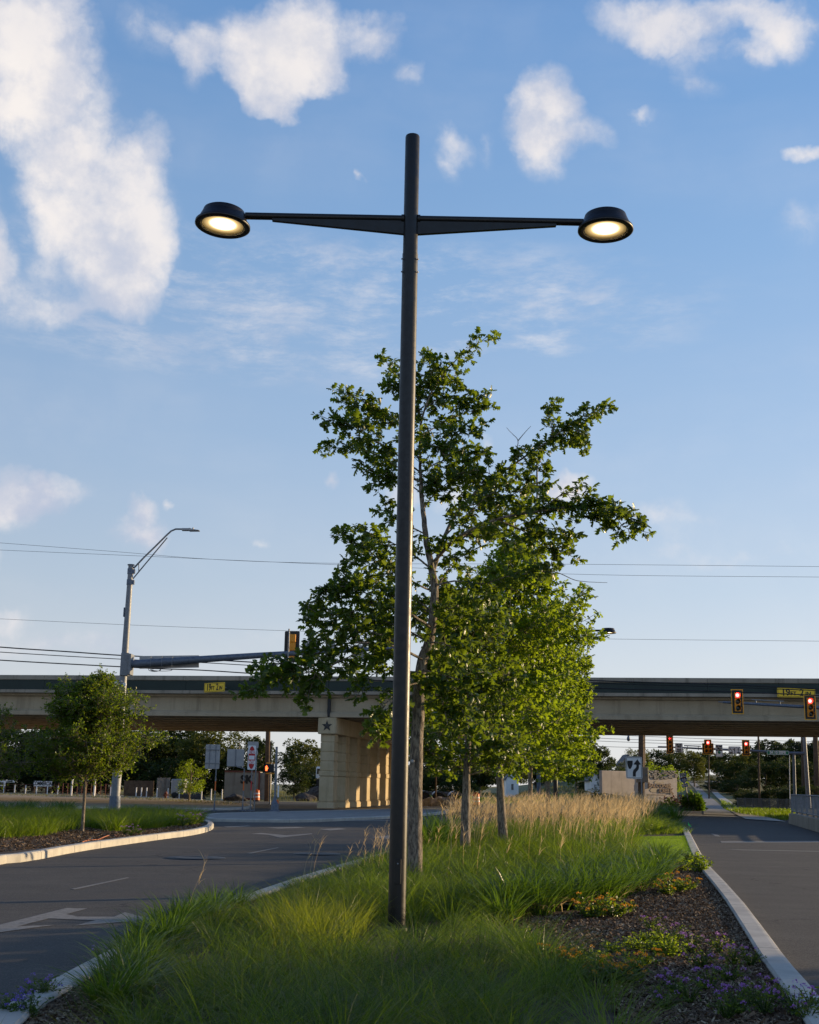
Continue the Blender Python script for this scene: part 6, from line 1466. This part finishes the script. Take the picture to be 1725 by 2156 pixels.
shrub_leafy(*zx(790, 1115), 97.5, 1.9, 1.3, 'grassD', 'spiky green shrub at the corner beside the hill road', 900, .35, 'quad')

# ------------------------------------------------------------------ grasses
def blades(name, P, H, W, lean, droop, mat, parent=None, segs=4, az=None, z0=None, lpre=None, tw=.9):
    """P (n,2|3) roots. Each blade is its own tapering bent strip."""
    n = len(P)
    if n == 0: return None
    az = rng.uniform(0, 2*np.pi, n) if az is None else az
    d = np.stack([np.cos(az), np.sin(az), np.zeros(n)], 1); fa = az+np.pi/2+rng.normal(0, tw, n); wd = np.stack([np.cos(fa), np.sin(fa), np.zeros(n)], 1)
    R0 = np.zeros((n, 3)); R0[:, :P.shape[1]] = P
    if z0 is not None: R0[:, 2] = z0
    V = np.zeros((n, segs+1, 2, 3))
    for i in range(segs+1):
        s = i/segs; out = lean*s+droop*s*s; upv = s*(1-.25*lean*s)-.42*droop*s*s*s
        c = R0 + d*(out*H)[:, None] + np.array([0, 0, 1])*(upv*H)[:, None]
        w = W*(1-s**1.6)*.5+W*.03; w = w*(.6+.4*min(1, s*4))
        V[:, i, 0] = c-wd*w[:, None]; V[:, i, 1] = c+wd*w[:, None]
    base = np.arange(n)*(segs+1)*2; Fq = []
    for i in range(segs): Fq.append(np.stack([base+2*i, base+2*i+1, base+2*i+3, base+2*i+2], 1))
    return npmesh(name, V.reshape(-1, 3), np.concatenate(Fq), mat, parent)
def tufts(C, nb, spread, h, hv=.25):
    """expand tuft centres (k,2) into blade roots, heights and outward azimuths"""
    k = len(C); idx = np.repeat(np.arange(k), nb); off = rng.normal(0, 1, (len(idx), 2))*spread; az = np.arctan2(off[:, 1], off[:, 0])+rng.normal(0, .5, len(idx))
    th = rng.uniform(1-hv, 1+hv, k); H = h*th[idx]*rng.uniform(.55, 1.1, len(idx)); return C[idx]+off, H, az, idx
NB = [(p[0], p[1]) for p in bedpoly]
MP = [(p.x, p.y) for p in mulch_poly]; LP = [(p.x, p.y) for p in lawn_poly]
LM = [(p.x, p.y) for p in hz([(-60, 2220), (0, 2150), (130, 2073), (250, 2000), (330, 1962), (345, 1972), (262, 2035), (215, 2100), (190, 2240)])]
def clean(C, polys):
    for q in polys: C = C[~inpoly(C, q)]
    return C
poleC = np.array([LB.x, LB.y])
def away(C, p, r): return C[np.hypot(C[:, 0]-p[0], C[:, 1]-p[1]) > r]
def band(y0, y1): return [(-12, y0), (14, y0), (14, y1), (-12, y1)]
SZ = [(p.x, p.y) for p in hz([(1030, 1968), (1095, 1898), (1200, 1868), (1330, 1822), (1405, 1800), (1425, 1830), (1395, 1875), (1200, 1930), (1060, 1970)])]
LZ = [(p.x, p.y) for p in hz([(1315, 1758), (1470, 1755), (1480, 1822), (1385, 1822), (1345, 1805)])]
def region(y0, y1, n):
    C = scatter(NB, n); return clean(C[(C[:, 1] > y0) & (C[:, 1] < y1)], [MP, LZ, LM, SZ])
def stuff(o, nm): return tag(o, nm, 'grass', kind='stuff') if o else None
def shorter_at_edge(C):
    # distance to the kerb outline
    e = np.array(NB); d = np.full(len(C), 9.0)
    for i in range(len(e)):
        a, b = e[i], e[(i+1) % len(e)]; ab = b-a; t = np.clip(((C-a)@ab)/(ab@ab+1e-9), 0, 1); d = np.minimum(d, np.hypot(*(C-(a+t[:, None]*ab)).T))
    return d
# near field
def wav(P, k=1.0): return (np.sin(P[:, 0]*2.1*k+1.3)+np.sin(P[:, 1]*1.3*k+P[:, 0]*.9*k)+np.sin(P[:, 1]*2.7*k-P[:, 0]*1.7*k+.5))/3
def field_of_tufts(C, nb, spread, h, w, segs, kinds, zr=.07, edge=True, sel=None):
    P, H, az, ix = tufts(C, nb, spread, h); n = len(P); H = H*(1+.22*wav(P))
    if edge: H = H*np.clip(.42+shorter_at_edge(P)*.50, .42, 1.0)
    kt = rng.uniform(0, 1, len(C)) + .35*wav(C, .6); tl_ = rng.uniform(.7, 1.3, len(C))[ix]; td = rng.uniform(.5, 1.3, len(C))[ix]
    ln = rng.uniform(.05, .6, n)*tl_; dr = rng.uniform(.35, 1.25, n)*td
    if sel is not None: H, ln, dr = sel(P, H, ln, dr)
    lo = -9
    for hi, nm, mat, lb in kinds:
        m_ = (kt[ix] > lo) & (kt[ix] <= hi); lo = hi
        if m_.sum(): stuff(blades(nm, P[m_], H[m_], w*rng.uniform(.5, 1.3, m_.sum()), ln[m_], dr[m_], mat, segs=segs, az=az[m_], z0=zr), lb)
C = away(region(6.5, 17.5, 3600), poleC, .30); dd = shorter_at_edge(C); C = C[dd > .12]
yc = HZ(700, 1985, .1); inY = (C[:, 0] < poleC[0]-.38) & (np.hypot(C[:, 0]-yc.x, (C[:, 1]-yc.y)*.6) < .70)
def lowfront(P, H, ln, dr):
    f = (np.abs(P[:, 0]-poleC[0]) < .55) & (P[:, 1] < poleC[1]+.3) & (P[:, 1] > poleC[1]-1.9); H = H.copy(); H[f] *= .34; return H, ln, dr
field_of_tufts(C[~inY], 84, .085, .54, .0062, 6, [(.45, 'ornamental_grass', 'grassA', 'soft arching green grass filling the near end of the median'), (.85, 'dark_grass', 'grassD2', 'darker blue green tufts among the near median grass'), (9, 'light_grass', 'grassL', 'lighter yellow green tufts among the near median grass')], sel=lowfront)
def upright(P, H, ln, dr): return H*1.15, ln*.8, dr*.5
field_of_tufts(C[inY], 70, .06, .52, .0075, 5, [(9, 'yellow_grass', 'grassY', 'upright yellow green grass tuft left of the lamp base')], sel=upright)
# middle field
C = region(17.5, 33, 2800); C = away(C, (b1.x, b1.y), .3)
field_of_tufts(C, 46, .10, .58, .011, 4, [(.5, 'ornamental_grass', 'grassA', 'soft green grass around the first oak trunks'), (.85, 'dark_grass', 'grassD2', 'darker green tufts around the first oak trunks'), (9, 'light_grass', 'grassL', 'lighter yellow green tufts around the first oak trunks')])
C = region(33, 62, 3800)
field_of_tufts(C, 22, .14, .74, .018, 3, [(.6, 'ornamental_grass', 'grassA', 'green grass at the far end of the median below the straw plumes'), (9, 'light_grass', 'grassL', 'lighter grass at the far end of the median')])
# straw seed heads: stalk plus a drooping feathery head
def plumes(C, hmean, label, headw=.006, n_head=9, stalkw=.004):
    n = len(C); H = hmean*rng.uniform(.7, 1.15, n); az = rng.uniform(0, 2*np.pi, n)*.35-.4; ln = rng.uniform(.0, .28, n); z = np.full(n, .07)
    a = blades('stalks', C, H, np.full(n, stalkw), ln, np.full(n, .08), 'grassT', segs=2, az=az, z0=z)
    tipx = (ln+.08)*H; tip = np.stack([C[:, 0]+np.cos(az)*tipx, C[:, 1]+np.sin(az)*tipx, .07+H*(1-.25*ln-.034)], 1)
    idx = np.repeat(np.arange(n), n_head); f = rng.uniform(.62, 1.0, len(idx)); root = np.stack([C[idx, 0]+np.cos(az[idx])*tipx[idx]*f, C[idx, 1]+np.sin(az[idx])*tipx[idx]*f, tip[idx, 2]*f+.07*(1-f)], 1)
    hz_ = H[idx]*rng.uniform(.13, .26, len(idx)); a2 = az[idx]+rng.normal(0, 1.1, len(idx))
    b_ = blades('plume_heads', root, hz_, headw*rng.uniform(.7, 1.4, len(idx)), rng.uniform(.15, .6, len(idx)), rng.uniform(.1, .8, len(idx)), 'grassT', segs=3, az=a2)
    # join into one object
    va = np.array([v.co for v in a.data.vertices]); vb = np.array([v.co for v in b_.data.vertices]); fa = np.array([p.vertices[:] for p in a.data.polygons]); fb = np.array([p.vertices[:] for p in b_.data.polygons])+len(va)
    o = npmesh('straw_grass', np.concatenate([va, vb]), np.concatenate([fa, fb]), 'grassT'); bpy.data.objects.remove(a); bpy.data.objects.remove(b_); return stuff(o, label)
tan_poly = [(p.x, p.y) for p in hz([(905, 1770), (930, 1748), (1100, 1725), (1330, 1722), (1385, 1735), (1345, 1765), (1330, 1790), (1180, 1795), (1060, 1790), (960, 1790)])]
C = scatter(tan_poly, 3000); C = C[inpoly(C, NB)]; C = clean(C, [LP, MP]); C = C[rng.uniform(-.9, 1.2, len(C)) < .35+wav(C, .8)]
xlim = HZ(1360, 1740, .1)
plumes(C, 1.2, 'pale straw coloured seed plumes waving over the far median', .012, 11, .006)
C = region(19, 30, 700); C = C[rng.uniform(0, 1, len(C)) < .5]; plumes(C, .95, 'scattered pale seed stalks around the oak trunks', .008, 8, .005)
Pq = np.array([[q.x, q.y] for q in [HZ(x+rng.uniform(-6, 6), y, .1) for x, y in ((632, 1872), (650, 1872), (655, 1870), (720, 1852), (770, 1842), (776, 1842), (780, 1840), (785, 1840), (792, 1838), (800, 1836), (812, 1838), (385, 1960), (790, 1846), (765, 1850), (748, 1852))]])
plumes(Pq, .78, 'few tall seed stalks rising over the left kerb edge', .006, 8, .004)
# dark strap leaved clumps, countable
def strap_clump(seed):
    t = bpy.data.objects.new('strap_leaf_clump', None); COL.objects.link(t); n = 170; P = rng.normal(0, .06, (n, 2)); az = np.arctan2(P[:, 1], P[:, 0])+rng.normal(0, .4, n)
    blades('leaves', P, .58*rng.uniform(.5, 1.1, n), .018*rng.uniform(.7, 1.2, n), rng.uniform(.05, .6, n), rng.uniform(.15, .8, n), 'grassD', t, 5, az, tw=.5)
    m2 = 30; P = rng.normal(0, .06, (m2, 2)); az = rng.uniform(0, 6.28, m2); blades('dry_leaves', P, .35*rng.uniform(.5, 1.1, m2), .012*np.ones(m2), rng.uniform(.5, .9, m2), rng.uniform(.6, 1.1, m2), 'grassT', t, 4, az); return t
sp = [strap_clump(i) for i in range(3)]; su = set(); gS = 'dark strap leaved clumps bordering the mulch'
def put(protos_, used_, k, loc, rz, sc, label, cat, group, name):
    p = protos_[k % len(protos_)]
    if (id(protos_), k % len(protos_)) in used_: o = copy_tree(p)
    else: o = p; used_.add((id(protos_), k % len(protos_)))
    o.name = name; o.location = loc; o.rotation_euler = (0, 0, rz); o.scale = (sc,)*3; return tag(o, label, cat, group)
strap = [(1060, 1948), (1085, 1930), (1108, 1922), (1135, 1930), (1160, 1918), (1185, 1912), (1212, 1915), (1240, 1902), (1262, 1905), (1288, 1895), (1312, 1888), (1335, 1880), (1360, 1872), (1382, 1858), (1396, 1842), (1404, 1826), (1150, 1896), (1200, 1890), (1250, 1882), (1300, 1868), (1345, 1852), (1370, 1835), (1110, 1905), (1075, 1912), (1050, 1930), (1325, 1840), (1280, 1850), (1230, 1862), (1385, 1815)]
KEY = 0; OD = order([p[0] for p in strap])
for k, (x, y) in enumerate(strap):
    put(sp, su, k, HZ(x, y, .08), k*1.3, 1.0+.25*((k*7) % 5)/5, 'dark strap leaved clump at the mulch edge, '+OD[k]+' from the left', 'plant', gS, 'strap_leaf_clump')
gS2 = 'dark strap leaved clumps by the left kerb'
LST = [(330, 1985), (365, 1968), (395, 1958), (420, 1948), (300, 2005), (350, 2000), (280, 2040), (250, 2080), (300, 2060), (450, 1935), (230, 2130), (290, 2110), (500, 1918)]
KEY = [(0) for x, y in [q[:2] for q in LST]]; OD = [ORD[sum(1 for j in range(len(LST)) if KEY[j] == KEY[i] and (LST[j][0], j) < (LST[i][0], i))] for i in range(len(LST))]
for k, (x, y) in enumerate(LST):
    put(sp, su, k, HZ(x, y, .08), k*1.7, .72+.2*((k*3) % 4)/4, 'dark strap leaved clump by the near left kerb, '+OD[k]+' from the left', 'plant', gS2, 'strap_leaf_clump')
LST = [(905, 1800), (925, 1790), (945, 1795), (900, 1780), (920, 1772), (940, 1775), (955, 1782), (890, 1790), (1360, 1738), (1375, 1734), (1390, 1732), (1405, 1731), (1350, 1745), (1368, 1728), (1385, 1727), (1420, 1734)]
KEY = [(x < 1000) for x, y in [q[:2] for q in LST]]; OD = [ORD[sum(1 for j in range(len(LST)) if KEY[j] == KEY[i] and (LST[j][0], j) < (LST[i][0], i))] for i in range(len(LST))]
for k, (x, y) in enumerate(LST):
    lb = 'tall dark clump behind the first oak trunk, '+OD[k]+' from the left' if x < 1000 else 'dark clump on the far median nose behind the lawn, '+OD[k]+' from the left'
    put(sp, su, k, HZ(x, y, .08), k*1.7, 1.75 if x < 1000 else 2.0, lb, 'plant', 'dark clumps behind the first oak' if x < 1000 else 'dark clumps on the median nose', 'strap_leaf_clump')
# left island grasses
IP = [(p[0], p[1]) for p in island_in]
def pz(L, z=.11): return [(q.x, q.y) for q in hz(L, z)]
ig = pz([(-300, 1770), (0, 1768), (80, 1762), (150, 1748), (160, 1738), (230, 1752), (320, 1746), (400, 1737), (425, 1730), (405, 1722), (300, 1716), (180, 1722), (-300, 1735)])
C = scatter(ig, 1500); C = C[inpoly(C, IP)]; P, H, az, ix = tufts(C, 40, .12, .60); n = len(P)
stuff(blades('ornamental_grass', P, H, .014*rng.uniform(.6, 1.3, n), rng.uniform(.05, .5, n), rng.uniform(.2, .8, n), 'grassA', segs=4, az=az, z0=.1), 'soft green grass band on the left island')
ib = pz([(-300, 1722), (0, 1719), (150, 1718), (150, 1708), (0, 1708), (-300, 1712)]); C = scatter(ib, 90); P, H, az, ix = tufts(C, 60, .12, .75); n = len(P)
stuff(blades('ornamental_grass', P, H, .02*rng.uniform(.6, 1.3, n), rng.uniform(.05, .5, n), rng.uniform(.2, .8, n), 'grassD', segs=4, az=az, z0=.1), 'tufts of darker grass at the back of the left island')
# lawn and verges
C = scatter(LP, 26000); n = len(C); stuff(blades('lawn_grass', C, rng.uniform(.03, .055, n), .008*np.ones(n), rng.uniform(0, .4, n), rng.uniform(0, .4, n), 'lawn', segs=1, z0=.118), 'short bright green lawn blades beside the kerb')
def field(polypx, n, h, w, mat, label, nm='field_grass'):
    P3 = [G(x, y) for x, y in polypx]; C = scatter([(p.x, p.y) for p in P3], n); z = np.array([gz(a, b) for a, b in C]); stuff(blades(nm, C, h*rng.uniform(.5, 1.2, n), w*np.ones(n), rng.uniform(0, .5, n), rng.uniform(0, .6, n), mat, segs=2, z0=z), label)
field([(-50, 1658), (560, 1664), (680, 1676), (690, 1689), (540, 1686), (400, 1678), (200, 1664), (-50, 1660)], 14000, .35, .05, 'drygr', 'grass of the field behind the white posts')
field([(870, 1674), (1230, 1672), (1230, 1690), (1000, 1692), (870, 1690)], 9000, .28, .05, 'lawn', 'mown grass mound beyond the junction', 'verge_grass')
field([(940, 1664), (1260, 1664), (1260, 1674), (940, 1672)], 7000, .45, .09, 'drygr', 'sunlit dry field grass beyond the oak trunks')
field([zx(1000, 1080), zx(1130, 1130), zx(1480, 1180), zx(1560, 1140), zx(1560, 1090), zx(1130, 1085), zx(1000, 1030)], 5000, .3, .05, 'grassA', 'rough green verge below the picket fence', 'verge_grass')
C = scatter([(p.x, p.y) for p in hz([(0, 1668), (200, 1673), (400, 1684), (515, 1690), (480, 1695), (300, 1684), (0, 1674)], .14)], 2500); n = len(C)
stuff(blades('dry_grass', C, .16*rng.uniform(.5, 1.2, n), .04*np.ones(n), rng.uniform(0, .5, n), rng.uniform(0, .6, n), 'drygr', segs=2, z0=.13), 'dry brown grass along the dirt verge')

# flowering plants
def flower_plant(seed, mat_f, nfl, h=.26, rad=.24, nl=330, lsize=.05, leafmat_='leafB'):
    r_ = random.Random(seed); t = bpy.data.objects.new('flowering_plant', None); COL.objects.link(t); st = MB(); P = []; A = []; FP = []; FA = []
    for k in range(26):
        a = r_.uniform(0, 6.28); ro = rad*r_.uniform(.3, 1.1); e = V0((math.cos(a)*ro, math.sin(a)*ro, h*r_.uniform(.45, 1.1))); st.tube([(0, 0, 0), tuple(e*.55+V0((0, 0, .03))), tuple(e)], [.004, .003, .002], 4, False)
        for j in range(nl//26): q = e*r_.uniform(.35, 1.0); q.z += r_.uniform(-.02, .03); P.append(tuple(q)); A.append((r_.gauss(0, 1), r_.gauss(0, 1), r_.gauss(0, .5)+.2))
        if k < nfl:
            c = e+V0((0, 0, .02))
            for j in range(26):
                d = V0((r_.gauss(0, 1), r_.gauss(0, 1), abs(r_.gauss(0, 1)))).normalized(); FP.append(tuple(c+d*.017)); FA.append(tuple(d))
    st.build('stems', 'grassD', t); leaves('foliage', np.array(P), np.array(A), lsize, 'oval', leafmat_, t, up=.8)
    for j in range(nfl): leaves('flower_head', np.array(FP[j*26:j*26+26]), np.array(FA[j*26:j*26+26]), 0.016, 'quad', mat_f, t, jitter=.25)
    return t
fo = [flower_plant(i+40, 'orangef', 9, .19, .23, 300, .045, 'leafC') for i in range(2)]; fp = [flower_plant(i+50, 'purple', 5, .20, .20, 140, .034, 'leafC') for i in range(3)]; fv = [flower_plant(60, 'violet', 5, .18, .20, 180, .04, 'grassD')]; fg = [flower_plant(61, None, 0, .2, .22, 300)]
fu = set()
LST = [(1262, 1931, 1.2), (1240, 1936, 1.0), (1290, 1934, 1.1), (1427, 1881, 1.3), (1405, 1886, 1.0), (1450, 1876, .9), (1203, 2050, 1.0), (1235, 2064, 1.0), (1262, 2072, 1.05), (1300, 2078, 1.0), (1330, 2072, 1.0), (1347, 2040, .8), (1180, 2040, .9), (1310, 1925, .9)]
KEY = [(0 if 1900 < y < 2000 else 1 if y < 1900 else 2) for x, y in [q[:2] for q in LST]]; OD = [ORD[sum(1 for j in range(len(LST)) if KEY[j] == KEY[i] and (LST[j][0], j) < (LST[i][0], i))] for i in range(len(LST))]
for k, (x, y, s) in enumerate(LST):
    put(fo, fu, k, HZ(x, y, .085), k*2.1, s, 'orange flowered plant, '+OD[k]+' from the left '+('amid the mulch bed' if 1900 < y < 2000 else 'near the lawn' if y < 1900 else 'beside the near grass'), 'flowering plant', 'orange flowered plants '+('mid bed' if 1900 < y < 2000 else 'far bed' if y < 1900 else 'near bed'), 'flowering_plant')
LST = [(1372, 1962, .9), (1385, 1975, .7), (1427, 1985, .95), (1457, 2008, 1.0), (1517, 2008, .95), (1477, 2040, 1.0), (1547, 2036, 1), (1582, 2038, .9), (1537, 2070, 1.0), (1492, 2090, 1.0), (1632, 2110, .9), (1587, 2120, 1.0), (1557, 2140, 1.1), (1712, 2136, 1.0), (1677, 2142, 1.0), (1452, 2116, 1.0), (1420, 2100, .9), (1400, 2130, 1), (1610, 2140, 1), (1530, 2150, 1), (1700, 2156, 1)]
KEY = [(y > 2060) for x, y in [q[:2] for q in LST]]; OD = [ORD[sum(1 for j in range(len(LST)) if KEY[j] == KEY[i] and (LST[j][0], j) < (LST[i][0], i))] for i in range(len(LST))]
for k, (x, y, s) in enumerate(LST):
    put(fp, fu, k, HZ(x, y, .085), k*1.9, s*.85, 'trailing purple flowered plant, '+OD[k]+' from the left '+('in the near right corner' if y > 2060 else 'in mid bed'), 'flowering plant', 'purple flowered plants '+('near' if y > 2060 else 'mid'), 'flowering_plant')
LST = [(30, 2125, .8), (75, 2112, 1), (100, 2105, 1), (15, 2145, 1), (275, 1985, .8), (300, 1965, .9), (350, 1945, .8), (325, 1955, .9), (60, 2150, 1), (215, 2020, .7)]
KEY = [(y > 2050) for x, y in [q[:2] for q in LST]]; OD = [ORD[sum(1 for j in range(len(LST)) if KEY[j] == KEY[i] and (LST[j][0], j) < (LST[i][0], i))] for i in range(len(LST))]
for k, (x, y, s) in enumerate(LST):
    put(fv, fu, 0, HZ(x, y, .085), k*1.9, s*.75, 'dark violet flowered plant, '+OD[k]+' from the left '+('in the lower left corner' if y > 2050 else 'farther up the kerb'), 'flowering plant', 'violet flowered plants '+('corner' if y > 2050 else 'kerb'), 'flowering_plant')
LST = [(1337, 2006, .7), (1382, 2012, .7), (1410, 2018, .8), (1462, 1825, 1.5), (1475, 1838, 1.2), (1440, 1835, 1.2), (1290, 2010, .6), (1360, 1990, .6), (1255, 2035, .7), (1100, 1985, .7), (1395, 1995, .7)]
KEY = [(y < 1900) for x, y in [q[:2] for q in LST]]; OD = [ORD[sum(1 for j in range(len(LST)) if KEY[j] == KEY[i] and (LST[j][0], j) < (LST[i][0], i))] for i in range(len(LST))]
for k, (x, y, s) in enumerate(LST):
    put(fg, fu, 0, HZ(x, y, .085), k*1.9, s, 'small flowerless green plant, '+OD[k]+' from the left '+('beside the lawn corner' if y < 1900 else 'amid the near bed'), 'plant', 'small green plants '+('by the lawn' if y < 1900 else 'amid the bed'), 'leafy_plant')
LST = [(262, 1757), (275, 1760), (290, 1757)]
KEY = [(0) for x, y in [q[:2] for q in LST]]; OD = [ORD[sum(1 for j in range(len(LST)) if KEY[j] == KEY[i] and (LST[j][0], j) < (LST[i][0], i))] for i in range(len(LST))]
for k, (x, y) in enumerate(LST):
    put(fp, fu, k, HZ(x, y, .12), k, 1.1, 'small purple flowered plant in the left island mulch, '+OD[k]+' from the left', 'flowering plant', 'purple plants on the left island', 'flowering_plant')
LST = [(385, 1741), (400, 1738), (412, 1736), (420, 1733), (395, 1730)]
KEY = [(0) for x, y in [q[:2] for q in LST]]; OD = [ORD[sum(1 for j in range(len(LST)) if KEY[j] == KEY[i] and (LST[j][0], j) < (LST[i][0], i))] for i in range(len(LST))]
for k, (x, y) in enumerate(LST):
    put(fp, fu, k+1, HZ(x, y, .12), k, 1.7, 'bushy pale purple plant at the left island tip, '+OD[k]+' from the left', 'flowering plant', 'purple plants at the island tip', 'flowering_plant')
# mulch chips
def chips(polyxy, n, s0, z, label):
    C = scatter(polyxy, n); n = len(C); L = rng.uniform(.5, 1.6, n)*s0; W = L*rng.uniform(.12, .4, n); a = rng.uniform(0, 6.28, n); tl = rng.normal(0, .35, n); rl = rng.normal(0, .4, n)
    u = np.stack([np.cos(a)*np.cos(tl), np.sin(a)*np.cos(tl), np.sin(tl)], 1); v = np.stack([-np.sin(a)*np.cos(rl), np.cos(a)*np.cos(rl), np.sin(rl)], 1)
    c = np.concatenate([C, (z+rng.uniform(.002, .022, n))[:, None]], 1); V = np.stack([c-u*L[:, None]/2-v*W[:, None]/2, c+u*L[:, None]/2-v*W[:, None]/2*.6, c+u*L[:, None]/2+v*W[:, None]/2*.8, c-u*L[:, None]/2+v*W[:, None]/2], 1)
    o = npmesh('mulch_chips', V.reshape(-1, 3), (np.arange(n)*4)[:, None]+np.arange(4), 'chip'); return tag(o, label, 'mulch', kind='stuff')
chips([(p[0], p[1]) for p in MP if p[1] < 60], 110000, .045, .086, 'shredded brown wood mulch chips on the right of the median')
chips(LM, 16000, .045, .086, 'dark wood mulch chips by the near left kerb')
chips(pz([(-100, 1795), (0, 1795), (160, 1778), (275, 1763), (430, 1743), (420, 1735), (320, 1746), (230, 1752), (160, 1738), (80, 1762), (-100, 1768)]), 26000, .07, .112, 'brown wood mulch chips along the left island kerb')
